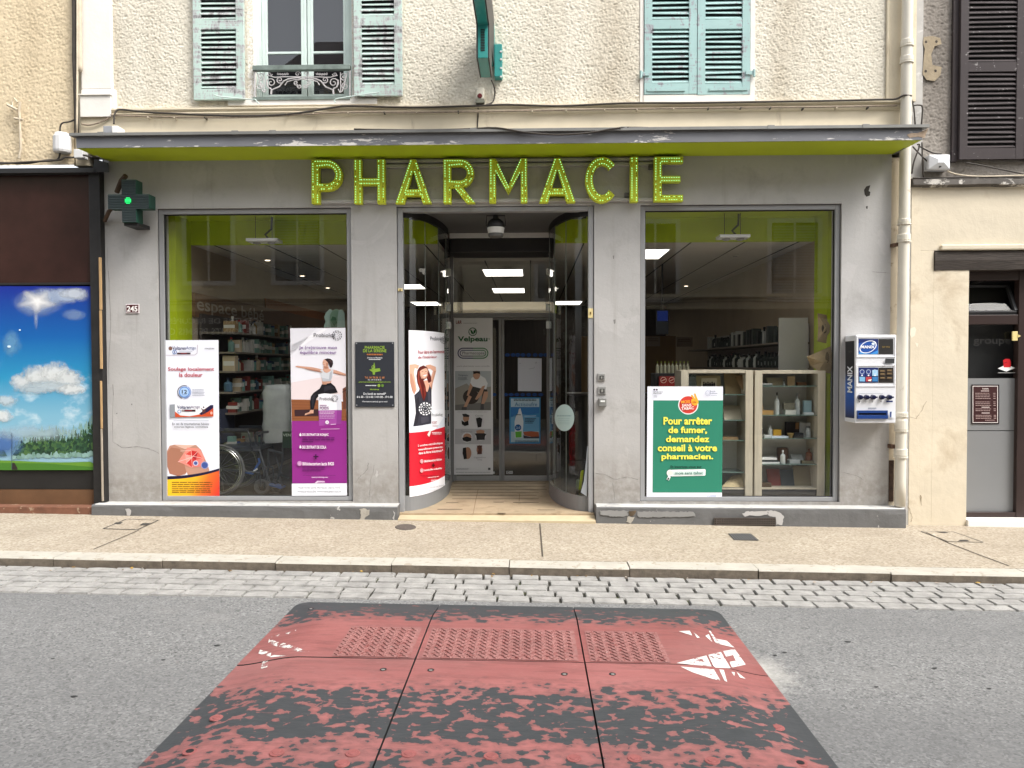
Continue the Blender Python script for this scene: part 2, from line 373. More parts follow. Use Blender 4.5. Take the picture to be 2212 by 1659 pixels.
# cobbled gutter: five rows of split granite setts
mb = MB()
slab(mb, -9, 9, -2.472, -1.802, lambda x: rz(x) - .014, m_joint, .1)
rows = 5; y = -1.808
for r in range(rows):
    hgt = .125 + rnd.uniform(-.002, .002); x = -7 + rnd.uniform(0, .2)
    yb = y - hgt
    while x < 7:
        wd = .213 * rnd.uniform(.94, 1.07); g = .0072; j = lambda s=.003: rnd.uniform(-s, s)
        z = rnd.uniform(-.002, .003)
        lo = [(x + g + j(), yb + .004 + j()), (x + wd - g + j(), yb + .004 + j()), (x + wd - g + j(), y - g + j()), (x + g + j(), y - g + j())]
        n = len(mb.v); c = Vector((x + wd / 2, (y + yb) / 2, 0)); ring = []
        for i in range(4):                       # subdivided outline with wobble
            p, q = lo[i], lo[(i + 1) % 4]
            for k in range(3 if i % 2 == 0 else 2):
                t = k / (3 if i % 2 == 0 else 2); ring.append((p[0] + (q[0] - p[0]) * t + j(.003), p[1] + (q[1] - p[1]) * t + j(.003)))
        m_ = len(ring); vs = []
        for h, s_ in ((-.08, 1.0), (-.008, 1.0), (.004, .93)):
            for px, py in ring:
                vx = c.x + (px - c.x) * (1 - (1 - s_) * .6); vy = c.y + (py - c.y) * s_
                vs.append((vx, vy, rz(vx) + h + z + (j(.002) if h > 0 else 0)))
        vs.append((c.x, c.y, rz(c.x) + .006 + z))
        fs = [(a * m_ + i, a * m_ + (i + 1) % m_, (a + 1) * m_ + (i + 1) % m_, (a + 1) * m_ + i) for a in range(2) for i in range(m_)]
        fs += [(2 * m_ + i, 2 * m_ + (i + 1) % m_, 3 * m_) for i in range(m_)]
        mb.add(vs, fs, m_cob); x += wd
    y = yb - .008
struct(mb, 'cobbled_gutter', smooth=False)

# ============================================================ THE PHARMACY BUILDING
B = thing('pharmacy_building', 'cream roughcast building with turquoise shutters over a grey pharmacy shopfront', 'building', (-.35, 0, 0))
XL, XR, ZT = -4.242, 3.505, 3.53
FL, FD, FR = (-3.718, -1.775), (-1.321, .625), (1.078, 3.030)       # left window, door, right window
ZB, ZH = .141, 3.062
def wallgrid(name, x0, x1, z0, z1, Y, holes, amp, step, m, parent, seed=0, back=.25):
    nx = int((x1 - x0) / step); nz = int((z1 - z0) / step); vs = []; fs = []
    for j in range(nz + 1):
        for i in range(nx + 1):
            x = x0 + (x1 - x0) * i / nx; z = z0 + (z1 - z0) * j / nz
            q = Vector(((x + .55 * z) * 27, (z - .35 * x) * 50, seed))
            h = mnoise.noise(q) + .6 * mnoise.noise(q * 2.1 + Vector((7, 3, 1))); h = 1 - abs(h) * 1.5
            vs.append((x, Y - amp * h, z))
    for j in range(nz):
        for i in range(nx):
            cx = x0 + (x1 - x0) * (i + .5) / nx; cz = z0 + (z1 - z0) * (j + .5) / nz
            if any(a < cx < b and c < cz < d for a, b, c, d in holes): continue
            k = j * (nx + 1) + i; fs.append((k, k + 1, k + nx + 2, k + nx + 1))
    mb = MB().add(vs, fs, m); mb.box(x0, x0 + .02, Y + .02, Y + back, z0, z1, m); mb.box(x1 - .02, x1, Y + .02, Y + back, z0, z1, m)
    return mb.build(name, parent, smooth=True)
W1 = (P(549, 200).x, P(761, 200).x, 4.135, 6.25)
W2 = (P(1390, 200).x, P(1620, 200).x, 4.12, 6.25)
SURR = (W2[0] - .035, W2[1] + .045)
wallgrid('upper_wall', P(245, 150).x, P(1915, 150).x, 4.035, 6.7, .0, [(W1[0], W1[1], W1[2], W1[3]), (SURR[0], SURR[1], 4.045, 6.3)], .0085, .0078, m_cast, B)
mb = MB(); mb.box(-4.4, XR + .15, .26, .35, 3.5, 6.7, m_black); mb.box(-4.4, 3.6, .0, .35, 6.7, 6.75, m_cream); mb.build('wall_backing', B)
# corner pilaster with plaster patches, and the smooth strip by the downpipe
px0, px1 = P(178, 100).x, P(245, 100).x
mb = MB(); mb.box(px0, px1 - .002, -.035, .2, 4.23, 6.7, m_white)
mb.box(px0 + .0, px1 + .03, -.045, .2, 4.03, 4.23, m_white); mb.box(px0 - .02, px1 - .002, -.03, .2, 3.6, 4.03, m_cream)
mb.build('corner_pilaster', B, bevel=.01)
mb = MB(); a, b, c, d = rectpx(Q(0, 0), 695, 830, 962, 1010, -.05); mb.box(a, b, -.06, -.045, c, d, m_white); mb.box(a - .01, b + .01, -.075, -.045, d + .001, d + .014, m_white); mb.build('meter_cover', B, bevel=.003)
mb = MB(); mb.box(P(1915, 100).x, 3.72, -.02, .2, 4.035, 6.7, m_cream); mb.tube([(P(1915, 100).x, -.02, z) for z in (4.06, 5, 6.7)], .012, m_cream); mb.build('smooth_corner_strip', B)
# moulded band and smooth band under it
mb = MB(); x0, x1 = P(247, 250).x, 3.60
mb.prism([], 0, 0, m_cream) if False else None
prof = [(0, 3.60), (-.012, 3.60), (-.012, 3.955), (-.03, 3.965), (-.045, 3.985), (-.035, 4.0), (-.055, 4.02), (-.055, 4.035), (0, 4.035)]
vs = [(x, y, z) for x in (x0, x1) for y, z in prof]; n = len(prof)
mb.add(vs, [(i, i + 1, i + 1 + n, i + n) for i in range(n - 1)] + [list(range(n)), list(range(2 * n - 1, n - 1, -1))], m_cream)
mb.build('moulded_band', B)

# grey shopfront wall: piers and the lintel, 0.25 m thick
mb = MB(); T = .25
mb.box(XL, XR, 0, T, ZH, 3.60, m_grey)
for a, b in ((XL, FL[0]), (FL[1], FD[0]), (FD[1], FR[0]), (FR[1], XR)): mb.box(a, b, 0, T, -.35, ZH, m_grey)
for a, b in (FL, FR): mb.box(a, b, 0, T, -.35, ZB, m_grey)
mb.build('shopfront_wall', B)
# cracks and pock marks on the piers
mb = MB(); mk = M('crack', (.22, .215, .205), .9, .1)
def crackline(cv, pts, wd, m, Y=-.0015):
    q = []
    for i in range(len(pts) - 1):
        for k in range(5):
            t = k / 5; q.append((pts[i][0] + (pts[i + 1][0] - pts[i][0]) * t + rnd.uniform(-1, 1) * 5, pts[i][1] + (pts[i + 1][1] - pts[i][1]) * t + rnd.uniform(-1, 1) * 3))
    q.append(pts[-1]); pp = [P(*cv(*p), Y) for p in q]
    for a, b in zip(pp, pp[1:]):
        dd = (b - a).normalized(); nn = Vector((-dd.z, 0, dd.x)) * wd * .32 * rnd.uniform(.4, 1.5); mb.poly([a - nn, b - nn, b + nn, a + nn], m)
crackline(Q(0, 2), [(975, 0), (975, 500), (1060, 552), (1190, 540), (1290, 560), (1375, 600)], .007, mk)
crackline(Q(0, 1), [(925, 480), (955, 980), (940, 1659)], .006, mk)
crackline(Q(1, 2), [(970, 680), (965, 740), (900, 800), (860, 850)], .006, mk); crackline(Q(1, 2), [(1020, 700), (985, 880), (975, 1010)], .005, mk)
crackline(Q(2, 2), [(720, 770), (800, 780), (890, 825), (1000, 805), (1090, 825)], .006, mk); crackline(Q(2, 2), [(870, 850), (890, 1010)], .006, mk)
crackline(Q(2, 2), [(1100, 1020), (1010, 1010)], .005, mk); crackline(Q(3, 2), [(630, 760), (760, 790), (830, 830)], .005, mk)
crackline(Q(3, 1), [(900, 690), (1050, 700)], .005, mk)
mp = M('chipped white', (.47, .46, .45), .9, .05); mh = M('deep hole', (.05, .045, .04), .95, .1)
S = Sheet(Q(1, 2), hitY(-.0015)); S.poly([(1040, 745), (1055, 755), (1050, 775), (1058, 785), (1040, 808), (1030, 785), (1040, 770)], mp); S.mb.ms and mb.add(S.mb.v, S.mb.f, mp)
for cv, pts, m in ((Q(0, 2), [(1130, 170), (1145, 170), (1143, 183), (1135, 183)], mk), (Q(0, 2), [(1003, 250), (1015, 249), (1013, 260), (1004, 259)], mk), (Q(2, 1), [(870, 550), (884, 548), (882, 575), (874, 580)], mk), (Q(2, 1), [(875, 1105), (895, 1100), (893, 1135), (882, 1140)], mk)):
    mb.poly([P(*cv(*p), -.0015) for p in reversed(pts)], m)
mb.build('cracks', B)
mb = MB(); hp = [(830, 1640), (850, 1610), (885, 1600), (870, 1650), (885, 1659), (880, 1690), (850, 1700), (835, 1680)]
mb.poly([P(*Q(3, 0)(a, b), -.002) for a, b in reversed(hp)], mh); mb.poly([P(*Q(3, 1)(a, b), -.002) for a, b in reversed([(845, 125), (862, 120), (860, 145), (850, 145)])], mh)
S = Sheet(Q(3, 1), hitY(-.001)); S.poly([(825, 30), (880, 35), (885, 110), (870, 150), (840, 155), (830, 100)], mp); mb.add(S.mb.v, S.mb.f, mp)
mb.build('broken_plaster_hole', B)

# canopy: fascia, flashing, lime soffit
C = lambda x, y, Y: P(x, y, Y)
fbl, fbr = P(165, 318.5, -.5), P(1992, 299, -.5); wl_, wr_ = P(236, 350, 0), P(1930, 335, 0)
zs = 3.526; xl, xr, wl, wr = fbl.x, fbr.x, wl_.x, wr_.x
m_soff = M('lime soffit paint', (.40, .48, .010), .5, .05, 2)
m_fas = M('peeling grey fascia', (.165, .17, .185), .55, .08, 3, bump=.2, bsc=30)
def fascmat():
    n = NT('peeling grey fascia paint'); z = n.xyz()
    nz = n.noise(9, 7, .7, (.45, 1, 2.6), .4)
    low = n.ramp(n.math('SUBTRACT', n.math('MULTIPLY', n.math('SUBTRACT', 3.60, z[2]), 4.2), n.ramp(n.noise(.9, 2, .5), [(.35, .45), (.6, 0.)])), [(0, 0.), (.3, .16)])
    msk = n.ramp(n.math('ADD', nz, low), [(.635, 0.), (.66, 1.)])
    col = n.mix(msk, n.mix(n.noise(4, 4), (.13, .135, .15), (.20, .205, .22)), (.60, .58, .55))
    return n.done(n.bsdf(col, .55, 0, .4, msk, .4, .003))
m_fas = fascmat()
mb = MB()
for i in range(2):                               # two soffit boards with a groove between them
    t0, t1 = (0, .52) if i == 0 else (.55, 1); h = 0 if i == 0 else .006
    q = [(xl + (wl - xl) * t, xr + (wr - xr) * t, -.488 + .488 * t) for t in (t0, t1)]
    (a0, b0, y0), (a1, b1, y1) = q
    mb.hexa([(a0, y0, zs + h), (b0, y0, zs + h), (b1, y1, zs + h), (a1, y1, zs + h), (a0, y0, zs + .03), (b0, y0, zs + .03), (b1, y1, zs + .03), (a1, y1, zs + .03)], m_soff)
mb.build('soffit', cp := thing('shop_canopy', 'shallow flat canopy with peeling grey fascia and lime green underside', 'canopy', (-.35, -.25, zs)))
mb = MB(); zt = 3.628
mb.hexa([(xl, -.5, zs), (xr, -.5, zs), (xr - .0, -.489, zs), (xl, -.489, zs), (xl, -.5, zt), (xr, -.5, zt), (xr, -.489, zt), (xl, -.489, zt)], m_fas)
for sx, a, b in ((1, xl, wl), (-1, xr, wr)):
    mb.hexa([(a, -.488, zs + .001), (a + sx * .012, -.488, zs + .001), (b + sx * .012, 0, zs + .001), (b, 0, zs + .001), (a, -.488, zt), (a + sx * .012, -.488, zt), (b + sx * .012, 0, zt), (b, 0, zt)], m_fas)
mb.build('fascia', cp)
mb = MB(); m_fl = M('zinc flashing', (.22, .22, .21), .5, .15, 3, metal=.3)
mb.hexa([(xl - .05, -.53, zt + .002), (xr + .05, -.53, zt + .002), (wr + .02, -.013, zt + .012), (wl - .02, -.013, zt + .012), (xl - .05, -.53, zt + .028), (xr + .05, -.53, zt + .028), (wr + .02, -.013, zt + .05), (wl - .02, -.013, zt + .05)], m_fl)
for x in (-4.0, -2.75, -2.4, -.55, .82, 2.15, 3.0): mb.box(x, x + .06, -.534, -.50, zt + .0, zt + .034, m_fl)
mb.build('flashing', cp)
mb = MB()                                        # broken corner of the fascia showing brown board
S = Sheet(Q(3, 0), hitY(-.502)); S.poly([(1200, 1165), (1235, 1150), (1290, 1150), (1330, 1135), (1385, 1108), (1352, 1192), (1300, 1180), (1225, 1190)], M('raw chipboard', (.33, .25, .18), .9, .3, 30)); S.build('broken_corner', cp)

# plinth under the windows
def plinth(x0, x1, zt0, zt1, tailr=0):
    mb = MB(); n = int((x1 - x0) / .09); vs = []; fs = []
    pr = [(0.0, 0), (-.145, 0), (-.158, -.012), (-.160, -.05), (-.162, -.5)]
    for i in range(n + 1):
        x = x0 + (x1 - x0) * i / n; zt = zt0 + (zt1 - zt0) * i / n
        for y, h in pr:
            j = (mnoise.noise(Vector((x * 9, y * 40, h * 30))) * .006) if y < -.1 else 0
            vs.append((x, y + j, zt + h + j))
    k = len(pr)
    for i in range(n):
        for q in range(k - 1): fs.append((i * k + q, i * k + q + 1, (i + 1) * k + q + 1, (i + 1) * k + q))
    fs.append(list(range(k)) + []); fs.append(list(range(n * k + k - 1, n * k - 1, -1)))
    mb.add(vs, fs, m_plinth); return mb.build('plinth', B)
pl = plinth(-4.33, -1.302, .133, .120); pr_ = plinth(.632, 3.60, .122, .105)
mb = MB(); mw = M('lit worn sill top', (.47, .465, .45), .8, .16, 7, bump=.4, bsc=30, c2=(.30, .3, .3), s2=4, t2=.62, w2=.03)  # sill tops coloured lighter than the plinth front, daylight put into the tone
for x0, x1, z0, z1 in ((-4.30, -1.306, .1345, .1215), (.637, 3.59, .1235, .1065)):
    mb = MB(); mb.hexa([(x0, -.15, z0 - .004), (x1, -.15, z1 - .004), (x1, -.001, z1 - .004), (x0, -.001, z0 - .004), (x0, -.138, z0 + .003), (x1, -.138, z1 + .003), (x1, -.001, z1 + .003), (x0, -.001, z0 + .003)], mw); mb.build('sill_top', B)
mb = MB(); mpt = M('bare mortar', (.38, .355, .31), .95, .2, 12, bump=.6, bsc=40)
def patch(cv, pts, Y, m):
    q = []
    for i, p in enumerate(pts):
        r = pts[(i + 1) % len(pts)]; l = sqrt((r[0] - p[0]) ** 2 + (r[1] - p[1]) ** 2); n = max(1, int(l / 14))
        q += [(p[0] + (r[0] - p[0]) * k / n + rnd.uniform(-6, 6), p[1] + (r[1] - p[1]) * k / n + rnd.uniform(-5, 5)) for k in range(n)]
    mb.poly([P(*cv(*p), Y + .0022) for p in reversed(q)], m)
patch(Q(1, 2), [(895, 1085), (930, 1078), (980, 1090), (975, 1130), (940, 1150), (935, 1178), (895, 1175), (905, 1130)], -.1695, mpt)
patch(Q(1, 2), [(1185, 1095), (1205, 1110), (1200, 1150), (1190, 1180), (1183, 1160), (1195, 1120)], -.1695, mp)
patch(Q(2, 2), [(1010, 1095), (1075, 1097), (1060, 1130), (1040, 1145), (1015, 1140)], -.1695, M('brown render hole', (.13, .095, .06), .95, .3, 20))
patch(Q(2, 2), [(1000, 1145), (1055, 1150), (1030, 1205), (985, 1195)], -.1695, mpt)
patch(Q(2, 2), [(1990, 1120), (2040, 1100), (2120, 1105), (2212, 1090), (2212, 1125), (2130, 1140), (2050, 1135), (2010, 1150)], -.1695, mp)
patch(Q(3, 2), [(0, 1095), (60, 1095), (110, 1120), (140, 1150), (120, 1215), (70, 1215), (62, 1150), (0, 1140)], -.1695, mp)
patch(Q(0, 2), [(1085, 1080), (1120, 1075), (1135, 1110), (1120, 1135), (1095, 1130)], -.1695, mp)
patch(Q(2, 2), [(760, 1095), (1000, 1093), (1003, 1140), (900, 1150), (760, 1130)], -.169, M('light grey repaint', (.255, .255, .25), .8, .1)); patch(Q(2, 2), [(1080, 1100), (1570, 1105), (1585, 1140), (1500, 1150), (1090, 1150)], -.169, M('light grey repaint', (.255, .255, .25), .8, .1))
mb.build('plinth_patches', B)

# display windows
def display(x0, x1, name):
    mb = MB(); w_ = .050; y0, y1 = .030, .10
    mb.box(x0 + .006, x0 + w_, y0, y1, ZB + .004, ZH - .006, m_alu); mb.box(x1 - w_, x1 - .006, y0, y1, ZB + .004, ZH - .006, m_alu)
    mb.box(x0 + w_ + .0005, x1 - w_ - .0005, y0 + .001, y1, ZH - .05, ZH - .006, m_alu); mb.box(x0 + w_ + .0005, x1 - w_ - .0005, y0 + .001, y1, ZB + .004, ZB + .045, m_alu)
    f = mb.build(name, B, bevel=.003)
    mb = MB(); a, b, c, d = x0 + w_, x1 - w_, ZB + .045, ZH - .05
    mb.box(a, a + .007, .053, .075, c, d, m_dark); mb.box(b - .007, b, .053, .075, c, d, m_dark); mb.box(a + .007, b - .007, .053, .075, d - .009, d, m_dark); mb.box(a + .007, b - .007, .053, .075, c, c + .006, m_dark)
    mb.build('gasket', f)
    MB().poly([(a + .003, .062, c + .002), (b - .003, .062, c + .002), (b - .003, .062, d - .003), (a + .003, .062, d - .003)], m_glass).build('pane', f)
    mb = MB(); g = .006
    for q in ((x0, x0 + g, ZB, ZH), (x1 - g, x1, ZB, ZH)): mb.box(q[0], q[1], .03, .2, q[2], q[3], m_dark)
    mb.box(x0 + g, x1 - g, .03, .2, ZH - g, ZH, m_dark); mb.build('shadow_gap', f)
display(*FL, 'display_window'); display(*FR, 'display_window')

# entrance: frame, curved glass, lobby, sliding doors
XD0, XD1 = -.935, .205; XE0, XE1 = -.985, .250; YD = 2.0; RY = 1.09; ZF = .035; ZC = 3.012
mb = MB(); w_ = .056
mb.box(FD[0] + .006, FD[0] + w_, .012, .10, ZF, ZH - .006, m_alu); mb.box(FD[1] - w_, FD[1] - .006, .012, .10, ZF, ZH - .006, m_alu); mb.box(FD[0] + w_ + .0005, FD[1] - w_ - .0005, .013, .10, ZC, ZH - .006, m_alu)
ent = mb.build('entrance_frame', B, bevel=.003)
XA, XB = FD[0] + w_, FD[1] - w_
def curve(side, n=18):
    pts = []
    for i in range(n + 1):
        t = pi / 2 * i / n
        pts.append((XA + (XD0 - XA) * sin(t), .055 + RY * (1 - cos(t))) if side < 0 else (XB + (XD1 - XB) * sin(t), .055 + RY * (1 - cos(t))))
    return pts
def extr(mb, pts, z0, z1, m, th=0):
    for (a, b), (c, d) in zip(pts, pts[1:]): mb.poly([(a, b, z0), (c, d, z0), (c, d, z1), (a, b, z1)], m)
def off(pts, d):
    o = []
    for i, p in enumerate(pts):
        a = Vector(pts[max(0, i - 1)]); b = Vector(pts[min(len(pts) - 1, i + 1)]); t = (b - a).normalized(); o.append((p[0] - t.y * d, p[1] + t.x * d))
    return o
def band(mb, pts, d, z0, z1, m):                 # thick curved band
    q = off(pts, d); n = len(pts); vs = [(x, y, z) for z in (z0, z1) for L_ in (pts, q) for x, y in L_]; fs = []
    for i in range(n - 1):
        fs += [(i, i + 1, 2 * n + i + 1, 2 * n + i), (n + i + 1, n + i, 3 * n + i, 3 * n + i + 1), (2 * n + i, 2 * n + i + 1, 3 * n + i + 1, 3 * n + i), (i + 1, i, n + i, n + i + 1)]
    fs += [(0, 2 * n, 3 * n, n), (n - 1, 2 * n - 1, 4 * n - 1, 3 * n - 1)]
    mb.add(vs, fs, m)
m_ds = M('door aluminium', (.20, .203, .21), .4, .04)
m_base = M('grey curved base', (.20, .205, .21), .5, .05, 4)
for side in (-1, 1):
    pts = curve(side); sg = 1 if side < 0 else -1
    mb = MB(); band(mb, pts, .03 * sg, ZF, .185, m_base); o1 = mb.build('curved_base', ent)
    mb = MB(); band(mb, pts, .03 * sg, ZC - .045, ZC + .03, m_dark); mb.build('curved_head', ent)
    mb = MB(); extr(mb, pts, .185, ZC - .045, m_glassc); g = mb.build('curved_glass', ent, smooth=True)
    mb = MB()
    for f_ in (.42, .70, .93):
        x, y = pts[int(f_ * (len(pts) - 1))]; mb.tube([(x, y, .19), (x, y, ZC - .05)], .0035, M('glass joint', (.16, .18, .17), .3, 0), 6)
    mb.build('glass_joint', ent)
    X = XD0 if side < 0 else XD1
    E = XE0 if side < 0 else XE1; y1_, y2_ = pts[-1][1], YD - .03
    def wall(mb, ya_, yb_, z0, z1, m, th=.034):      # piece of the straight, slightly splayed side wall
        f = lambda y: X + (E - X) * (y - y1_) / (y2_ - y1_); d = -th if side < 0 else th
        mb.hexa([(f(ya_), ya_, z0), (f(ya_) + d, ya_, z0), (f(yb_) + d, yb_, z0), (f(yb_), yb_, z0), (f(ya_), ya_, z1), (f(ya_) + d, ya_, z1), (f(yb_) + d, yb_, z1), (f(yb_), yb_, z1)], m)
    mb = MB(); wall(mb, y1_ + .001, y1_ + .06, ZF, ZC, m_black, .045); wall(mb, y2_ - .10, y2_, ZF, ZC, m_ds, .06); mb.build('jamb_post', ent, bevel=.003)
    mb = MB(); wall(mb, y1_ + .06, y2_ - .10, .185, 2.82, m_glassc, .0); mb = MB(); f = lambda y: X + (E - X) * (y - y1_) / (y2_ - y1_)
    mb.poly([(f(y1_ + .06), y1_ + .06, .185), (f(y2_ - .1), y2_ - .1, .185), (f(y2_ - .1), y2_ - .1, 2.82), (f(y1_ + .06), y1_ + .06, 2.82)], m_glassc); mb.build('side_glass', ent)
    mb = MB(); wall(mb, y1_ + .06, y2_ - .10, ZF, .185, m_base, .03); wall(mb, y1_ + .06, y2_ - .10, 2.82, ZC, m_black, .03); mb.build('side_rail', ent)
mb = MB(); m_lc = M('lobby ceiling', (.10, .10, .102), .55, .1, 2)
mb.box(XA + .02, XB - .02, .10, YD + .1, ZC + .03, ZC + .06, m_lc); mb.box(XD0 - .012, XD1 + .012, 1.42, 1.44, 2.985, ZC + .029, M('bright trim', (.75, .75, .73), .4, 0)); mb.build('lobby_ceiling', ent)
mb = MB(); mb.box(XD0 - .01, XD1 + .01, 1.46, YD - .0305, 2.826, ZC + .02, M('operator box', (.03, .03, .032), .4, .1)); mb.build('header_box', ent, bevel=.005)
# door set
ds = MB(); m_ds = M('door aluminium', (.20, .203, .21), .4, .04)
xa, xb = XE0 - .012, XE1 + .012
a = P(978, 700, YD).x
ds.box(xa, xa + .03, YD - .015, YD + .06, ZF, 2.898, m_ds); ds.box(xb - .03, xb, YD - .015, YD + .06, ZF, 2.898, m_ds)
ds.box(xa + .0305, xb - .0305, YD - .014, YD + .06, 2.868, 2.898, m_ds); ds.box(xa + .0305, xb - .0305, YD - .03, YD + .06, 2.088, 2.145, m_ds)
dset = ds.build('door_surround', ent, bevel=.003)
zq0 = P(1080, 677, YD - .05).z; zq1 = P(1080, 652, YD - .05).z
MB().poly([(xa + .03, YD + .02, 2.145), (xb - .03, YD + .02, 2.145), (xb - .03, YD + .02, 2.868), (xa + .03, YD + .02, 2.868)], m_glass).build('transom_pane', dset)
mb = MB(); mb.box(xa + .035, xb - .035, YD - .028, YD - .0, zq0, zq1, M('polished door operator cover', (.86, .84, .80), .035, 0, metal=1)); mb.build('operator_cover', dset)
xm = P(1083.5, 850, YD).x
for x0, x1 in ((xa + .031, xm - .002), (xm + .002, xb - .031)):
    mb = MB(); z0, z1 = ZF + .012, 2.086; s = .032
    mb.box(x0, x0 + s, YD, YD + .045, z0, z1, m_ds); mb.box(x1 - s, x1, YD, YD + .045, z0, z1, m_ds); mb.box(x0 + s, x1 - s, YD + .0005, YD + .045, z1 - .02, z1, m_ds); mb.box(x0 + s, x1 - s, YD + .0005, YD + .045, z0, z0 + .06, M('door bottom rail', (.27, .275, .28), .4, .03))
    dl = mb.build('sliding_door', ent, bevel=.002)
    MB().poly([(x0 + s, YD + .025, z0 + .06), (x1 - s, YD + .025, z0 + .06), (x1 - s, YD + .025, z1 - .02), (x0 + s, YD + .025, z1 - .02)], m_glass).build('door_pane', dl)
# lobby floor
mb = MB(); m_tile = M('sand floor tile', (.40, .31, .205), .5, .12, 5, c2=(.30, .225, .14), s2=6, t2=.6, w2=.06)
mb.box(FD[0] + .002, FD[1] - .002, -.055, YD + .09, -.25, ZF, m_tile)
mb.hexa([(FD[0] + .025, -.185, gz(0) - .2), (FD[1] + .0, -.185, gz(0) - .2), (FD[1], -.057, gz(0) - .2), (FD[0] + .025, -.057, gz(0) - .2), (FD[0] + .025, -.185, gz(FD[0]) + .012), (FD[1], -.185, gz(FD[1]) + .022), (FD[1], -.057, .018), (FD[0] + .025, -.057, .018)], M('threshold stone', (.50, .41, .27), .6, .1, 6))
fl = mb.build('lobby_floor', B)
mb = MB(); ms_ = M('worn groove', (.055, .045, .035), .8, .2)
def gr(a0, a1, b, th):
    p = G2(a0, b); q = G2(a1, b); mb.poly([p + Vector((0, -th, .003)), q + Vector((0, -th, .003)), q + Vector((0, th, .003)), p + Vector((0, th, .003))], ms_)
def G2(a, b):
    v = ray(*Z2(a, b)); return CAM + v * ((ZF - CAM.z) / v.z)
for a0, a1, b in ((575, 1470, 1245), (560, 1465, 1274), (545, 1480, 1304), (540, 1400, 1334), (560, 1380, 1362), (560, 1400, 1395), (500, 620, 1432), (960, 1060, 1427), (1150, 1400, 1430), (415, 660, 1497), (1390, 1560, 1503), (1000, 1080, 1535)): gr(a0, a1, b, .011)
for pts in ([(812, 1300), (790, 1400), (760, 1555)], [(1215, 1345), (1210, 1420)]):
    q = [G2(*p) for p in pts]; strip(mb, q, .006, M('tile joint', (.26, .19, .12), .9, .1), .002)
q = [G2(*p) for p in ((50, 1560), (960, 1574), (1900, 1580))]
mb.build('floor_groove', fl)

# building windows upstairs
def frame4(mb, x0, x1, z0, z1, y0, y1, s, m):
    mb.box(x0, x0 + s, y0, y1, z0, z1, m); mb.box(x1 - s, x1, y0, y1, z0, z1, m); mb.box(x0 + s, x1 - s, y0 + .0006, y1, z1 - s, z1, m); mb.box(x0 + s, x1 - s, y0 + .0006, y1, z0, z0 + s, m)
def peel(name, c, c2, t):
    n = NT(name)
    col = n.mix(n.ramp(n.noise(3, 4), [(.3, 0.), (.7, 1.)]), mul(c, .88), mul(c, 1.06))
    nz = n.math('ADD', n.math('MULTIPLY', n.noise(11, 8, .72, (1.7, 1, .62), .6), .62), n.math('MULTIPLY', n.noise(7, 3, .6, (.5, 1, 5)), .38))
    mk_ = n.ramp(nz, [(t, 0.), (t + .02, 1.)]); mk2 = n.ramp(nz, [(t + .05, 0.), (t + .09, 1.)])
    col = n.mix(mk_, col, c2); col = n.mix(mk2, col, mul(c2, .45))
    return n.done(n.bsdf(col, .7, 0, .3, nz, .35, .006))
m_teal = peel('pale turquoise peeling paint', (.45, .57, .52), (.40, .40, .40), .505)
m_teal2 = peel('turquoise peeling paint', (.34, .50, .485), (.31, .32, .34), .545)
m_wfr = peel('pale green window paint', (.60, .70, .66), (.45, .46, .45), .68)
mb = MB()
x0, x1, z0, z1 = W1; yr = .13
mb.box(x0 - .06, x0, -.006, yr, z0 - .02, z1 + .05, m_white); mb.box(x1, x1 + .05, -.006, yr, z0 - .02, z1 + .05, m_white); mb.box(x0 - .06, x1 + .05, -.006, yr, z1 + .05, z1 + .11, m_white)
mb.box(x0 - .25, x1 + .25, -.03, yr, z0 - .075, z0 - .021, m_white); mb.build('window_reveal', B)
mb = MB(); ya, yb = .07, .12; frame4(mb, x0, x1, z0, z1, ya, yb, .035, m_wfr); mb.box(x0 + .0351, x0 + .05, ya, yb, z0 + .0351, z1 - .0351, m_wfr); mb.box(x1 - .05, x1 - .0351, ya, yb, z0 + .0351, z1 - .0351, m_wfr)
xc = P(663.5, 60, .1).x
for a, b in ((x0 + .05, xc - .003), (xc + .003, x1 - .05)):
    frame4(mb, a + .003, b, z0 + .037, z1 - .037, ya + .012, yb - .005, .03, m_wfr); mb.box(a + .0331, a + .058, ya + .012, yb - .005, z0 + .0671, z1 - .0671, m_wfr); mb.box(b - .055, b - .0301, ya + .012, yb - .005, z0 + .0671, z1 - .0671, m_wfr)
    zb_ = P(620, 106).z; mb.box(a + .058, b - .055, ya + .018, yb - .01, zb_ - .012, zb_ + .012, m_wfr)
w1 = mb.build('casement_window', B, bevel=.004)
mb = MB()
for a, b in ((x0 + .108, xc - .058), (xc + .061, x1 - .105)): mb.poly([(a, .1, z0 + .06), (b, .1, z0 + .06), (b, .1, z1 - .107), (a, .1, z1 - .107)], m_glass2)
mb.build('pane', w1)
mb = MB(); mb.box(x0 + .06, x1 - .06, .2, .22, z0, z1, M('dark room', (.03, .03, .033), .9, 0)); mb.build('room_dark', w1)
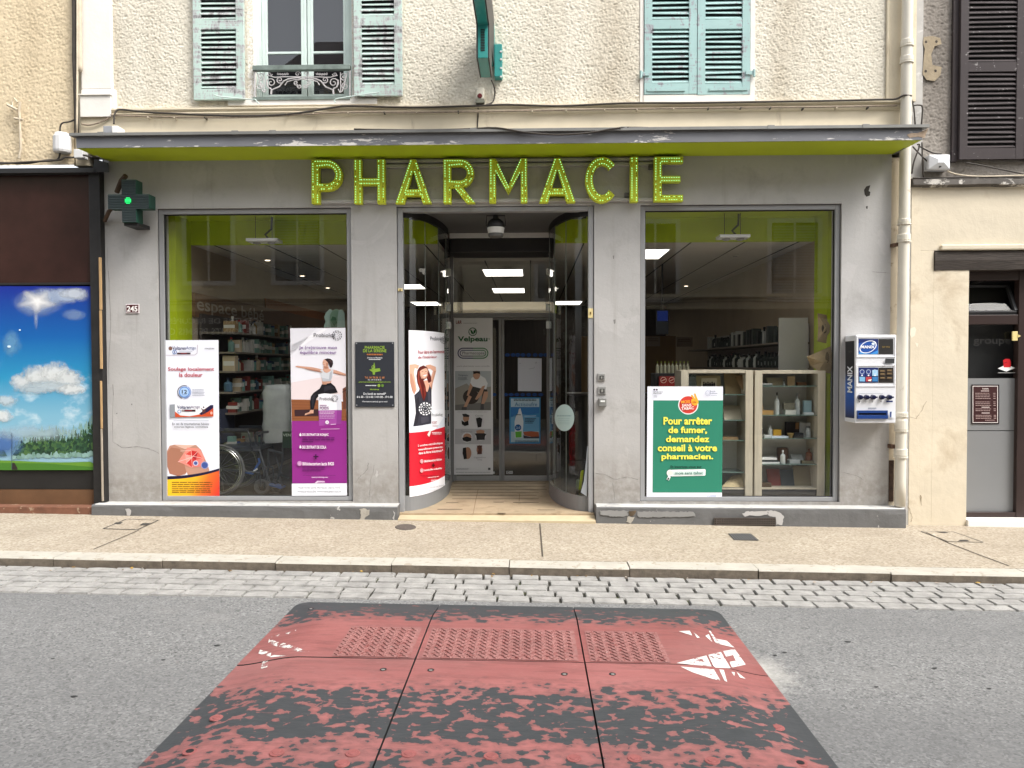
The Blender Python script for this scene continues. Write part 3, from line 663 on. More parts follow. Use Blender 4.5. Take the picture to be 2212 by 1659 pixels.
def shutter(name, x0, x1, z0, z1, y, m, n_rails, tilt, flip=False, slat=.0485):
    """louvred leaf: stiles, rails, slats"""
    mb = MB(); st = .075; t = .036
    mb.box(x0, x0 + st, y - t, y, z0, z1, m); mb.box(x1 - st, x1, y - t, y, z0, z1, m)
    rails = [(z0, z0 + .105)] + [(r - .045, r + .045) for r in n_rails] + [(z1 - .09, z1)]
    for a, b in rails: mb.box(x0 + st + .0004, x1 - st - .0004, y - t + .002, y - .001, a, b, m)
    for (a, b), (c, d) in zip(rails, rails[1:]):
        z = b + .022
        while z < c - .012:
            e = rnd.uniform(-.004, .004); dz = .020 + rnd.uniform(-.003, .003)
            mb.hexa([(x0 + st + .001, y - t + .005, z - dz + e), (x1 - st - .001, y - t + .005, z - dz - e), (x1 - st - .001, y - .004, z + dz - .008), (x0 + st + .001, y - .004, z + dz - .008),
                     (x0 + st + .001, y - t + .004, z - dz + .009 + e), (x1 - st - .001, y - t + .004, z - dz + .009 - e), (x1 - st - .001, y - .005, z + dz), (x0 + st + .001, y - .005, z + dz)], m)
            z += slat
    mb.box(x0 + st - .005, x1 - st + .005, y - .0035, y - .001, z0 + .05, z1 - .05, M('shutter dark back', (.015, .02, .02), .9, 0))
    return mb.build(name, B, bevel=.003)
s1 = shutter('shutter', P(424, 150).x, P(532, 150).x, P(480, 216, -.05).z, 6.2, -.03, m_teal, [P(480, 54, -.05).z, 5.6], 0)
s2 = shutter('shutter', P(768, 150).x, P(871, 150).x, P(820, 208, -.05).z, 6.2, -.03, m_teal, [P(820, 46, -.05).z, 5.6], 0)
xm2 = P(1505, 150).x
mb = MB(); mb.box(SURR[0], W2[0], -.012, .12, 4.046, 6.3, m_white); mb.box(W2[1], SURR[1], -.012, .12, 4.046, 6.3, m_white); mb.box(W2[0], W2[1], -.02, .12, 4.046, P(1500, 205).z - .004, m_white); mb.box(W2[0], W2[1], -.012, .12, 6.25, 6.3, m_white); mb.build('window_reveal', B)
s3 = shutter('shutter', W2[0] + .006, xm2 - .003, P(1450, 205).z, 6.24, .012, m_teal2, [P(1450, 54).z, 5.6], 0)
s4 = shutter('shutter', xm2 + .003, W2[1] - .006, P(1560, 206).z, 6.24, .012, m_teal2, [P(1560, 54).z, 5.6], 0)
mb = MB()
for s_, xe in ((s3, W2[0]), (s4, W2[1])):
    sg = 1 if s_ is s3 else -1; zz = P(1450, 162).z
    mb = MB(); mb.box(min(xe - sg * .03, xe + sg * .05), max(xe - sg * .03, xe + sg * .05), -.035, -.0245, zz - .015, zz + .02, m_teal2); mb.tube([(xe - sg * .03, -.035, zz - .04), (xe - sg * .03, -.035, zz + .03)], .012, m_teal2); mb.box(xe + sg * .03, xe + sg * .40, -.032, -.0245, P(1450, 199).z, P(1450, 193).z, m_teal2); mb.build('hinge', s_)
for s_, q in ((s1, [(1850, 820), (1900, 835), (2120, 855), (2205, 860), (2240, 900)]),):
    mb = MB(); mb.tube([P(*Q(0, 0)(a, b), -.085) for a, b in q], .006, m_wfr); mb.build('shutter_hook', s_)
mb = MB(); mb.tube([P(*Q(1, 0)(a, b), -.085) for a, b in [(1065, 797), (900, 820), (690, 855), (675, 865), (685, 885)]], .006, m_wfr); mb.build('shutter_hook', s2)
# wrought-iron railing in front of the casement
m_iron = M('pale grey cast iron', (.48, .46, .46), .6, .15, 20); m_rail = M('weathered green handrail', (.16, .20, .18), .7, .3, 12)
mb = MB(); cv = Q(1, 0); YR = -.03
rl = thing('window_railing', 'ornate cast iron window railing with scrolls under a weathered handrail', 'railing', tuple(P(655, 212, YR)))
a, b, c, d = rectpx(cv, -25, 572, 815, 605, YR); mb.box(a, b, YR - .025, YR + .03, c, d, m_rail); mb.build('handrail', rl, bevel=.004)
mb = MB(); a, b, c, d = rectpx(cv, -25, 828, 815, 858, YR); mb.box(a, b, YR - .01, YR + .02, c, c + .03, m_rail); mb.build('bottom_rail', rl)
mb = MB()
def sp(cx, cy, r, turns, a0, sgn=1, n=26):
    pts = []
    for i in range(n + 1):
        t = i / n; rr = r * (1 - .86 * t); aa = a0 + sgn * turns * 2 * pi * t; pts.append(P(*cv(cx + rr * cos(aa), cy + rr * sin(aa)), YR))
    mb.tube(pts, .0052, m_iron, 5)
def arc(q, r=.0052): mb.tube([P(*cv(*p), YR) for p in q], r, m_iron, 5)
for f in (lambda x: x, lambda x: 800 - x):
    def sp2(cx, cy, r, tn, a0, s): sp(f(cx), cy, r, tn, a0 if f(1) == 1 else pi - a0, s if f(1) == 1 else -s)
    sp2(130, 715, 48, 1.6, pi * .5, 1); sp2(205, 690, 30, 1.4, pi * .3, 1); sp2(42, 660, 34, 1.5, pi * .6, -1); sp2(30, 745, 34, 1.4, pi * 1.4, 1)
    sp2(345, 715, 22, 1.3, pi * .2, 1); sp2(375, 745, 22, 1.3, pi * 1.3, -1); sp2(440, 640, 24, 1.2, pi, 1); sp2(120, 640, 20, 1.2, 0, 1)
    arc([(f(x), y) for x, y in [(90, 690), (100, 750), (140, 775), (200, 750), (240, 700), (280, 682), (360, 672), (440, 690)]], .007)
    arc([(f(x), y) for x, y in [(250, 735), (270, 705), (330, 690), (370, 690)]]); arc([(f(x), y) for x, y in [(135, 770), (130, 815)]], .009)
    arc([(f(x), y) for x, y in [(95, 650), (160, 668), (260, 664), (380, 664), (400, 664)]]); arc([(f(x), y) for x, y in [(70, 625), (68, 800)]]); arc([(f(x), y) for x, y in [(-12, 610), (-12, 835)]], .008)
    for dx in (-40, -20, 0, 20, 40): sp2(230 + dx, 640 - abs(dx) * .1, 10, 1.0, 0, 1)
    arc([(f(x), y) for x, y in [(0, 620), (15, 640), (55, 790), (75, 800), (90, 770)]])
mb.build('scrollwork', rl)
# ============================================================ INSIDE THE SHOP
m_ceil = M('ceiling tiles', (.55, .52, .47), .9, .05, 3); m_iw = M('beige inner wall', (.36, .29, .21), .85, .08, 2); m_br = M('dark brown panelling', (.022, .016, .012), .6, .3, 4, sc=(6, 6, .6))
m_flr = M('dark shop floor', (.05, .048, .046), .25, .2, 3)
XI0, XI1, YI0, YI1, ZI = -3.655, 3.0, .62, 9.6, 2.80
mb = MB(); mb.box(XI0 - .4, XI1 + .4, YI1, YI1 + .1, 0, 3.3, m_br); mb.box(XI0 - .1, XI0, YI0, YI1, 0, ZI, m_iw); mb.box(XI1, XI1 + .1, YI0, YI1, 0, ZI, m_iw)
mb.build('interior_wall', B)
mb = MB(); mb.box(XI0 - .1, XI1 + .1, YD + .07, YI1, ZI, ZI + .05, m_ceil)
for a, b in ((XI0 - .1, XD0 - .07), (XD1 + .07, XI1 + .1)): mb.box(a, b, YI0 + .06, YD + .0699, ZI, ZI + .05, m_ceil)
for k in range(13):
    x = -3.42 + .57 * k
    if x < XI1: mb.box(x - .008, x + .008, (YD + .07) if XD0 - .08 < x < XD1 + .08 else (YI0 + .06), YI1, ZI - .004, ZI + .01, m_dark)
mb.build('interior_ceiling', B)
mb = MB(); mb.box(XI0, XI1, YD + .092, YI1, -.2, .03, m_flr)
for sd_ in (-1, 1):                              # platform behind the windows, following the curved glass
    q = [p for p in off(curve(sd_), .034 if sd_ < 0 else -.034) if p[1] > .26]; XE = XE0 - .036 if sd_ < 0 else XE1 + .036; xw_ = XI0 if sd_ < 0 else XI1
    o_ = [(xw_, .26), (q[0][0], .26)] + q + [(XE, YD + .09), (xw_, YD + .09)]; n = len(o_)
    mb.add([(x, y, -.2) for x, y in o_] + [(x, y, .105) for x, y in o_], [list(range(n)), list(range(n, 2 * n))] + [(i, (i + 1) % n, n + (i + 1) % n, n + i) for i in range(n)], m_flr)
mb.build('interior_floor', B)
mb = MB()
mb.box(XI0 - .1, XI0 + .005, T + .001, YI0, .1, 3.05, m_green); mb.box(XI1 - .005, XI1 + .1, T + .001, YI0, .1, 3.05, m_green)
for a, b in ((XI0 + .005, XD0 - .06), (XD1 + .06, XI1 - .005)): mb.box(a, b, YI0, YI0 + .055, ZI - .002, 3.05, m_green)
for a, b in ((XI0, -1.30), (.60, XI1)): mb.box(a, b, T, YI0 + .06, 3.05, 3.1, m_green)
for x in (FD[0] + .012, FD[1] - .012): mb.box(x - .01, x + .01, .11, .30, .1, 3.02, m_green)
mb.build('display_surround', B)
mb = MB(); mb.box(XI0 - .3, XI1 + .3, .1, YI1 + .1, 3.12, 3.2, m_dark); mb.box(XI0 - .35, XI0 - .12, T, YI1, -.2, 3.2, m_dark); mb.box(XI1 + .12, XI1 + .35, T, YI1, -.2, 3.2, m_dark); mb.build('shell', B)
# brown sign band with letters on the left inner wall
sb = thing('sign_board', 'brown wall band with pale lettering above the shelving inside the left window', 'sign', (XI0, 1.7, 2.1))
mb = MB(); mb.box(XI0 + .002, XI0 + .03, YI0 + .01, 6.2, 2.03, 2.29, M('brown sign band', (.16, .085, .04), .6, .1)); mb.build('board', sb)
mb = MB(); vs, fs = glyphs('espace bébé', .012); mb.add([(XI0 + .033, .68 + u * 2.1, 2.06 + v * .19) for u, v in vs], fs, flat('#9a8f80')); mb.build('lettering', sb)
mb = MB(); mb.box(XI0 + .002, XI0 + .02, 2.9, 6.2, 2.0, 2.42, M('orange inner panel', (.28, .10, .025), .7, .1)); mb.build('panel', sb)

# lit ceiling panels and downlights
e_pan = emit('lit ceiling panel', (1, .93, .82), 1.7); e_dl = emit('downlight glow', (1, .82, .6), 2)
def cl(x0, x1, y0, y1, lab):
    t = thing('ceiling_light', lab, 'ceiling light', ((x0 + x1) / 2, (y0 + y1) / 2, ZI), 'ceiling light panels in the shop')
    mb = MB(); mb.box(x0 - .02, x1 + .02, y0 - .02, y1 + .02, ZI - .012, ZI - .003, flat('#e8e8e8')); mb.build('frame', t); MB().poly([(x0, y0, ZI - .0125), (x0, y1, ZI - .0125), (x1, y1, ZI - .0125), (x1, y0, ZI - .0125)], e_pan).build('diffuser', t)
cl(-.65, -.11, 2.83, 3.6, 'lit ceiling panel seen through the transom, the upper and nearer of two')
cl(-.65, -.11, 5.4, 6.2, 'lit ceiling panel seen through the transom, the lower and farther of two')
cl(-2.3, -1.77, 4.7, 5.4, 'lit ceiling panel high behind the left curved glass'); cl(-2.46, -1.92, 8.1, 9.0, 'lit ceiling panel low at the back behind the left curved glass')
cl(.5, 1.05, 8.1, 9.0, 'lit ceiling panel far back behind the right curved glass'); cl(1.02, 1.56, 1.1, 1.86, 'lit ceiling panel at the left top of the right display window')
for px, py, lab in ((578, 561, 'small downlight in the ceiling of the left window, nearest the top'), (653, 595, 'small downlight in the middle of the ceiling seen through the left window'), (708, 621, 'small dim downlight farthest back in the left window ceiling'), (1482, 617, 'bright small downlight in the ceiling of the right window'), (1588, 552, 'unlit round downlight near the top of the right window'), (1696, 615, 'small downlight at the right side of the right window ceiling')):
    v = ray(px, py); q = CAM + v * ((ZI - .005 - CAM.z) / v.z)
    mb = MB(); mb.lathe([(.05, -.008), (.05, 0)], tuple(q), flat('#cfcac0')); d_ = tag(mb.build('downlight'), lab, 'ceiling light', 'downlights in the shop ceiling')
    MB().lathe([(.03, -.011), (.03, -.0085)], tuple(q), e_dl if 'unlit' not in lab else flat('#888888')).build('bulb', d_)

# spot plates hanging in the windows
def spot(a0, b0, a1, b1, lab, cv=D):
    Y = .32; x0, x1, z0, z1 = rectpx(cv, a0, b0, a1, b1, Y); t = thing('spotlight_fixture', lab, 'spotlight', ((x0 + x1) / 2, Y, 3.04), 'hanging twin spotlights in the windows')
    mb = MB(); mb.box(x0, x1, Y - .02, Y + .16, z0 + .015, z0 + .045, flat('#dcdcdc')); mb.build('plate', t, bevel=.004)
    mb = MB()
    for f in (.22, .75): mb.tube([(x0 + (x1 - x0) * f, Y + .07, z0 + .04), (x0 + (x1 - x0) * f, Y + .07, 3.05)], .003, m_dark, 6)
    mb.tube([(x0 + (x1 - x0) * .62, Y + .08, z0 + .05), (x0 + (x1 - x0) * .5, Y + .1, z0 + .1), (x0 + (x1 - x0) * .7, Y + .1, z0 + .16), (x0 + (x1 - x0) * .72, Y + .1, 3.05)], .012, flat('#3c4a20'), 8); mb.build('hanger', t)
    for f in (.27, .73): mb = MB(); mb.lathe([(.025, -.02), (.04, -.012), (.04, 0)], (x0 + (x1 - x0) * f, Y + .06, z0 + .013), flat('#8f8f8f')); mb.build('lamp', t)
spot(532, 509, 600, 524, 'thin white twin spotlight plate hanging at the top of the left window'); spot(1554, 501, 1620, 516, 'thin white twin spotlight plate hanging at the top of the right window')

# goods
def bx(mb, x, y, z, w_, d, h, m): mb.box(x - w_ / 2, x + w_ / 2, y - d / 2, y + d / 2, z, z + h, m)
def bottle(mb, x, y, z, w_, h, m, cap=None, neck=.3, n=12):
    r = w_ / 2; mb.lathe([(r * .9, 0), (r, h * .03), (r, h * .58), (r * .75, h * .68), (r * neck, h * .74), (r * neck, h * .86)], (x, y, z), m, n); mb.lathe([(r * (neck + .06), h * .86), (r * (neck + .06), h)], (x, y, z), cap or m, n)
pal = ['#d9d5cc', '#7fa79c', '#c9b79a', '#8c3b34', '#e4e1da', '#4f6f86', '#b9c4b4', '#a98a5c', '#6d8f86', '#d0a0a0']
m_sh = M('shelf board', (.16, .135, .11), .6, .1)
def shelving(name, lab, x0, x1, y0, y1, zs_, sidew, mback):
    t = thing(name, lab, 'shelves', ((x0 + x1) / 2, (y0 + y1) / 2, .1)); mb = MB()
    for z in zs_: mb.box(x0, x1, y0, y1, z - .02, z, m_sh)
    mb.build('shelf', t); mb = MB(); mb.box(x0 if sidew < 0 else x1 - .02, x0 + .02 if sidew < 0 else x1, y0 + .002, y1, .105, max(zs_) + .2, mback); mb.box(x0 + .021, x1 - .021, y0 - .02, y0 - .001, .105, max(zs_) + (.02 if sidew < 0 else .26), mback) if sidew > 0 else None; mb.build('panel', t); return t
zsL = [.55, .98, 1.21, 1.44, 1.65, 1.87]
shelving('product_shelves', 'dark wall shelving full of products behind the left display window', XI0 + .03, XI0 + .42, YI0 + .12, 5.2, zsL, -1, M('shelf back', (.06, .05, .045), .8))
names = ['bottom', 'second', 'third', 'fourth', 'fifth', 'top']
for li, z in enumerate(zsL):
    y = YI0 + .2
    while y < 3.6:
        k = rnd.random(); w_ = rnd.uniform(.07, .12); hmax = .17
        mb = MB(); x = XI0 + .33 + rnd.uniform(-.02, .03); h = rnd.uniform(.11, hmax); c = flat(rnd.choice(pal), .6)
        if k < .45: bx(mb, x, y, z, rnd.uniform(.08, .14), w_ * .8, h, c); bx(mb, x, y, z + h * .35, .001 + .12, w_ * .82, h * .3, flat('#e9e6e0', .6)); nm = 'product_box'; lb = 'product carton'
        elif k < .8: bottle(mb, x, y, z, w_ * .8, h * 1.1, c, flat(rnd.choice(['#e9e6e0', '#26324a', '#b03030']), .7)); nm = 'product_bottle'; lb = 'product bottle'
        else: mb.lathe([(w_ * .5, 0), (w_ * .5, h * .7)], (x, y, z), flat('#7fb0a8', .6)); mb.lathe([(w_ * .52, h * .7), (w_ * .52, h * .85)], (x, y, z), flat('#20386a', .7)); nm = 'product_jar'; lb = 'blue lidded product jar'
        tag(mb.build(nm), '%s on the %s shelf of the wall shelving behind the left window' % (lb, names[li]), 'product', '%s on the %s shelf of the left wall shelving' % (lb + 's', names[li]))
        y += w_ * (1.05 if k < .8 else 1.15) + rnd.uniform(.0, .04)
# right wall shelving, dark bottles
m_wp = M('pale shelf panel', (.48, .46, .43), .7, .05)
shelving('product_shelves', 'pale panelled wall shelving with dark bottles behind the right display window', XI1 - .36, XI1 - .01, YI0 + .12, 5.4, [1.46, 1.735], 1, m_wp)
for li, z in enumerate((1.46, 1.735)):
    y = YI0 + .2
    while y < 4.2:
        mb = MB(); h = rnd.uniform(.14, .2); w_ = rnd.uniform(.075, .1); x = XI1 - .27; k = rnd.random()
        if li == 0 or k < .4: bottle(mb, x, y, z, w_, h, flat('#24302c' if k < .7 else '#cfd3cf', .8), flat('#101010')); bx(mb, x - .045 * 0, y - w_ / 2, z + h * .15, w_ * .6, .004, h * .25, flat('#d5dad6', .7)); nm, lb = 'product_bottle', 'dark bottle'
        else: bx(mb, x, y, z, .1, w_ * .7, h, flat(rnd.choice(['#4c5450', '#c9ccc8', '#2a2f2d']), .7)); nm, lb = 'product_box', 'tall carton'
        tag(mb.build(nm), '%s on the %s board of the pale shelving behind the right window' % (lb, ['lower', 'upper'][li]), 'product', '%ss on the %s board of the right wall shelving' % (lb, ['lower', 'upper'][li]))
        y += w_ + rnd.uniform(.01, .06)

# wheelchair, side on
wc = thing('wheelchair', 'folded-out wheelchair parked side-on behind the left window', 'wheelchair', (-3.1, .85, .105))
m_tyre = M('grey tyre', (.10, .10, .10), .7, .1); m_chr = M('chrome rim', (.75, .75, .75), .2, 0, metal=1); m_fr = M('dark chair frame', (.03, .035, .045), .35, .1); m_blu = M('blue chair part', (.03, .12, .42), .4, .1)
WX, WZ, WR = -3.345, .105 + .275, .262
def torus(mb, c, R_, r, m, n=40):
    mb.tube([(c[0] + R_ * cos(2 * pi * i / n), c[1], c[2] + R_ * sin(2 * pi * i / n)) for i in range(n + 1)], r, m, 8, False)
for Y in (.56, 1.06):
    mb = MB(); torus(mb, (WX, Y, WZ), WR, .013, m_tyre); wh = mb.build('wheel', wc, smooth=True)
    mb = MB(); torus(mb, (WX, Y, WZ), WR - .022, .008, m_chr); torus(mb, (WX, Y - .035, WZ), WR - .03, .006, m_chr); mb.build('rim', wh, smooth=True)
    mb = MB(); mb.lathe([(.03, -.02), (.03, .02)], (WX, Y, WZ), m_chr, 12, 'y')
    for k in range(18): a = 2 * pi * k / 18; mb.tube([(WX + .028 * cos(a + .6), Y, WZ + .028 * sin(a + .6)), (WX + (WR - .022) * cos(a), Y, WZ + (WR - .022) * sin(a))], .0018, m_chr, 4)
    mb.build('spokes', wh)
    mb = MB(); cx_ = WX + .43; torus(mb, (cx_, Y - .02 if Y > .8 else Y + .06, .105 + .085), .07, .014, m_tyre, 20); mb.build('caster', wc, smooth=True)
mb = MB()
for Y in (.6, 1.02):
    s_ = .105 + .48
    mb.tube([(WX - .12, Y, s_ + .42), (WX - .05, Y, s_ + .42), (WX - .02, Y, s_ + .38), (WX - .02, Y, WZ)], .011, m_fr); mb.tube([(WX - .02, Y, s_), (WX + .42, Y, s_), (WX + .52, Y, .105 + .15), (WX + .6, Y, .105 + .12)], .011, m_fr)
    mb.tube([(WX - .02, Y, s_ + .2), (WX + .3, Y, s_ + .2), (WX + .34, Y, s_)], .011, m_fr); mb.tube([(WX - .02, Y, WZ), (WX + .42, Y, .105 + .24), (WX + .43, Y, .105 + .09)], .01, m_fr)
mb.build('frame', wc, smooth=True)
mb = MB(); mb.box(WX - .01, WX + .42, .61, 1.01, .105 + .48, .105 + .53, m_fr); mb.build('seat', wc, bevel=.01)
mb = MB(); mb.box(WX - .035, WX - .005, .61, 1.01, .105 + .55, .105 + .92, M('navy chair fabric', (.02, .025, .05), .9)); mb.build('backrest', wc, bevel=.01)
for Y in (.6, 1.02): mb = MB(); mb.box(WX + .04, WX + .3, Y - .025, Y + .025, .105 + .685, .105 + .715, m_fr); mb.build('armrest', wc, bevel=.008)
mb = MB(); mb.hexa([(WX + .5, .63, .2), (WX + .64, .63, .16), (WX + .64, .78, .16), (WX + .5, .78, .2), (WX + .5, .63, .215), (WX + .64, .63, .175), (WX + .64, .78, .175), (WX + .5, .78, .215)], m_blu); mb.build('footrest', wc)
# plastic wrapped object, folded walker and sale board beside it
mb = MB(); n, k = 16, 14; vs = []; fs = []
x0, x1, z0, z1 = rectpx(Z3, 885, 660, 1130, 1130, .95)
for j in range(k + 1):
    for i in range(n):
        a = 2 * pi * i / n; q = Vector((cos(a) * 2, sin(a) * 2, j * .6)); rr = 1 + .16 * mnoise.noise(q) - (.12 if j > k - 2 else 0)
        sx = abs(cos(a)) ** .5 * (1 if cos(a) > 0 else -1); sy = abs(sin(a)) ** .6 * (1 if sin(a) > 0 else -1)
        vs.append(((x0 + x1) / 2 + (x1 - x0) / 2 * sx * rr, .97 + .1 * sy * rr, z0 + (z1 - z0) * j / k + .03 * mnoise.noise(q * 1.7)))
for j in range(k):
    for i in range(n): fs.append((j * n + i, j * n + (i + 1) % n, (j + 1) * n + (i + 1) % n, (j + 1) * n + i))
fs.append([k * n + i for i in range(n)]); mb.add(vs, fs, M('cloudy plastic wrap', (.42, .44, .44), .25, .12, 6, spec=.6))
tag(mb.build('wrapped_equipment', smooth=True), 'bulky item in cloudy white plastic wrap beside the wheelchair', 'wrapped item')
vb = thing('sale_board', 'small dark green board with white letters half hidden by the purple poster', 'sign', tuple(P(*Z3(1095, 1180), .7)))
x0, x1, z0, z1 = rectpx(Z3, 1050, 1048, 1210, 1185, .7); mb = MB(); mb.box(x0, x1, .7, .73, z0, z1, M('dark green board', (.012, .045, .025), .5)); mb.build('board', vb)
S = Sheet(Z3, hitY(.699)); S.text('VENTE', 1055, 1066, 1160, 1088, '#c8d8c8', .01); S.build('lettering', vb)
# rollator handle / folded walker silhouettes
wk = thing('folding_walker', 'black folded walking frame standing behind the purple poster edge', 'walking frame', tuple(P(*Z3(900, 1500), .7)))
mb = MB()
for a in ([(830, 1060), (935, 1050)], [(880, 1060), (865, 1200), (900, 1420)], [(820, 1080), (850, 1300), (830, 1500)], [(930, 1200), (1060, 1230)], [(930, 1200), (935, 1330), (900, 1520)], [(1060, 1100), (1050, 1300), (1000, 1480)]): mb.tube([P(*Z3(*p), .72) for p in a], .013, m_fr, 8)
mb.build('frame', wk)
mb = MB(); mb.tube([P(*Z3(*p), .66) for p in [(745, 1385), (800, 1400), (860, 1300), (850, 1270)]], .014, m_blu, 8); mb.tube([P(*Z3(*p), .65) for p in [(800, 1390), (840, 1358)]], .01, flat('#e8e8e8'), 8); mb.build('blue_brake_bar', wk)
for a, b in ((890, 1520), (1000, 1485)): mb = MB(); q = P(*Z3(a, b), .72); torus(mb, (q.x, .72, .105 + .075), .065, .012, m_tyre, 20); mb.build('wheel', wk)
# leaf shaped cut-out
ld = thing('leaf_display', 'pale green leaf shaped cardboard display above the purple poster', 'shop display', tuple(P(*Q(1, 1)(680, 1170), .3)))
for pts, col, y in (([(585, 1170), (600, 1120), (590, 1080), (605, 1040), (640, 1010), (670, 1030), (690, 1080), (680, 1170)], '#a9c2b4', .30), ([(650, 1170), (640, 1110), (640, 1060), (665, 1020), (700, 1008), (730, 1040), (735, 1100), (725, 1170)], '#7f9f84', .28), ([(700, 1170), (705, 1080), (715, 1020), (745, 1015), (765, 1050), (770, 1170)], '#b4ccbe', .265), ([(645, 1110), (660, 1075), (690, 1085), (700, 1130), (675, 1160)], '#3f6a4a', .258)):
    mb = MB(); q = [P(*Q(1, 1)(a, b), y) for a, b in pts]; mb.prism([(v.x, v.z) for v in reversed(q)], y, y + .006, flat(col, .7)); mb.build('leaf', ld)
# monitor, dim posters, counter in the depth of the right side
mt = thing('hanging_monitor', 'blue screened monitor hanging at the left inside the right window', 'monitor', tuple(P(1430, 690, 2.4)))
x0, x1, z0, z1 = rectpx(D, 1418, 670, 1444, 722, 2.4); mb = MB(); mb.box(x0, x1, 2.4, 2.44, z0, z1, flat('#2b3038')); mb.tube([((x0 + x1) / 2, 2.42, z1), ((x0 + x1) / 2, 2.42, ZI)], .012, m_dark); mb.build('case', mt, bevel=.004)
mb = MB(); mb.poly([(x0 + .01, 2.398, (z0 * .45 + z1 * .55)), (x1 - .01, 2.398, (z0 * .45 + z1 * .55)), (x1 - .01, 2.398, z1 - .01), (x0 + .01, 2.398, z1 - .01)], emit('blue screen', (.03, .06, .30), .10)); mb.build('screen', mt)
mb = MB(); mb.box(.9, 2.55, 6.0, 6.08, .03, 2.0, M('ochre partition', (.22, .13, .05), .7, .1)); tag(mb.build('partition'), 'ochre partition deep in the shop behind the right window', 'partition')
for a0, b0, a1, b1, lab in ((1397, 727, 1426, 748, 'small pale notice on the ochre partition beside the monitor'), (1462, 728, 1496, 749, 'small framed notice on the ochre partition, right of the monitor')):
    x0, x1, z0, z1 = rectpx(D, a0, b0, a1, b1, 5.98); mb = MB(); mb.box(x0, x1, 5.975, 5.995, z0, z1, flat('#a89684', .7)); o = tag(mb.build('notice'), lab, 'notice'); S = Sheet(D, hitY(5.974)); S.lines(a0 + 3, a1 - 3, [b0 + 5, b0 + 9], 1.2, '#5a3a2a'); S.build('print', o)
mb = MB(); mb.box(.6, 2.4, 4.2, 4.7, .03, 1.02, m_br); mb.box(.55, 2.45, 4.15, 4.75, 1.021, 1.06, M('counter top', (.06, .05, .045), .3)); tag(mb.build('counter', bevel=.01), 'dark service counter in the middle of the shop', 'counter')
for i in range(9):
    px = 1420 + 8.2 * i; q = P(px, 806, .95); mb = MB(); bottle(mb, q.x, .95, q.z, .035, .13, flat('#b9b59a', .8), flat('#8f9a3a')); tag(mb.build('small_bottle'), 'slim pale bottle in the row above the red packs', 'bottle', 'row of slim bottles above the red packs')
mb = MB(); q = P(1440, 806, .95); mb.box(1.35, 1.95, .85, 1.1, .105, q.z - .001, m_dark); tag(mb.build('display_stand', bevel=.006), 'black product stand behind the top left of the green poster', 'display stand')
for a0, a1, lab in ((1424.5, 1442, 'left one of two red packs with a round emblem'), (1442.5, 1460, 'right one of two red packs with a round emblem')):
    x0, x1, z0, z1 = rectpx(D, a0, 813, a1, 834, .8); mb = MB(); mb.box(x0, x1, .8, .845, z0, z1, flat('#8e2320')); o = tag(mb.build('red_pack'), lab, 'pack', 'red packs behind the green poster')
    S = Sheet(D, hitY(.7985)); c = (a0 + a1) / 2; S.ring(c, 821, 5.5, 6.6, '#d8b9a8'); S.line(c - 4, 823, c + 4, 819, 1.6, '#d8b9a8'); S.build('emblem', o)

# glass show cabinets
m_cab = M('bleached cabinet wood', (.52, .46, .36), .7, .12, 5, sc=(8, 8, .7)); m_cabw = M('white cabinet back', (.80, .79, .74), .8, .04, 2); m_gsh = M('green glass shelf', (.10, .16, .14), .15, .05, spec=.6)
CY0, CY1 = .16, .50
def cabinet(lab, a0, a1, ztop, shelves_px, d0, d1):
    x0 = P(a0, 900, CY0).x; x1 = P(a1, 900, CY0).x; zt = P(a0, ztop, CY0).z
    t = thing('show_cabinet', lab, 'cabinet', ((x0 + x1) / 2, .33, .105)); mb = MB()
    pw = .075; mb.box(x0, x0 + pw, CY0, CY1, .105, zt, m_cab); mb.box(x1 - pw, x1, CY0, CY1, .105, zt, m_cab); mb.box(x0 + pw, x1 - pw, CY0 + .004, CY1, zt - .03, zt + .004, m_cab); mb.build('side_post', t, bevel=.003)
    mb = MB(); mb.box(x0 + pw, x1 - pw, CY1 - .02, CY1 - .001, .105, zt - .031, m_cabw); mb.build('back_panel', t)
    mb = MB(); zb = P(a0, 1056, CY0 + .05).z; mb.box(x0 + pw, x1 - pw, CY0 + .02, CY1 - .021, .105, zb, M('dark cabinet base', (.03, .03, .032), .5)); mb.box(x0 + pw, x1 - pw, CY0 + .012, CY1 - .0215, zb + .001, zb + .014, m_cab); mb.build('base_board', t)
    zz = []
    for k in shelves_px: z = P(a0, k, CY0 + .02).z; mb = MB(); mb.box(x0 + pw, x1 - pw, CY0 + .02, CY1 - .021, z - .008, z, m_gsh); mb.build('glass_shelf', t); zz.append(z)
    return x0 + pw, x1 - pw, zz, zb + .014
c1 = cabinet('bleached wood show cabinet half hidden behind the green poster', 1471, 1626.5, 800, [852, 907.5, 951, 1020], 0, 0)
c2 = cabinet('bleached wood show cabinet with five glass shelves of old pharmacy items', 1630.5, 1783, 801, [833.5, 896.5, 946.5, 1002.5], 0, 0)
def cit(name, lab, cat, fn): mb = MB(); fn(mb); return tag(mb.build(name), lab, cat)
YC = .27
def bp(a0, b0, a1, b1, m, dep=.05, Y=YC):
    def f(mb): x0, x1, z0, z1 = rectpx(Z4, a0, b0, a1, b1, Y); mb.box(x0, x1, Y, Y + dep, z0, z1, flat(m, 1.05) if isinstance(m, str) else m)
    return f
def bt(a0, b0, a1, b1, m, cap=None, neck=.3, Y=YC):
    def f(mb): x0, x1, z0, z1 = rectpx(Z4, a0, b0, a1, b1, Y); bottle(mb, (x0 + x1) / 2, Y + .03, z0, x1 - x0, z1 - z0, flat(m, 1.05) if isinstance(m, str) else m, flat(cap or m if isinstance(cap or m, str) else '#777777', .85), neck)
    return f
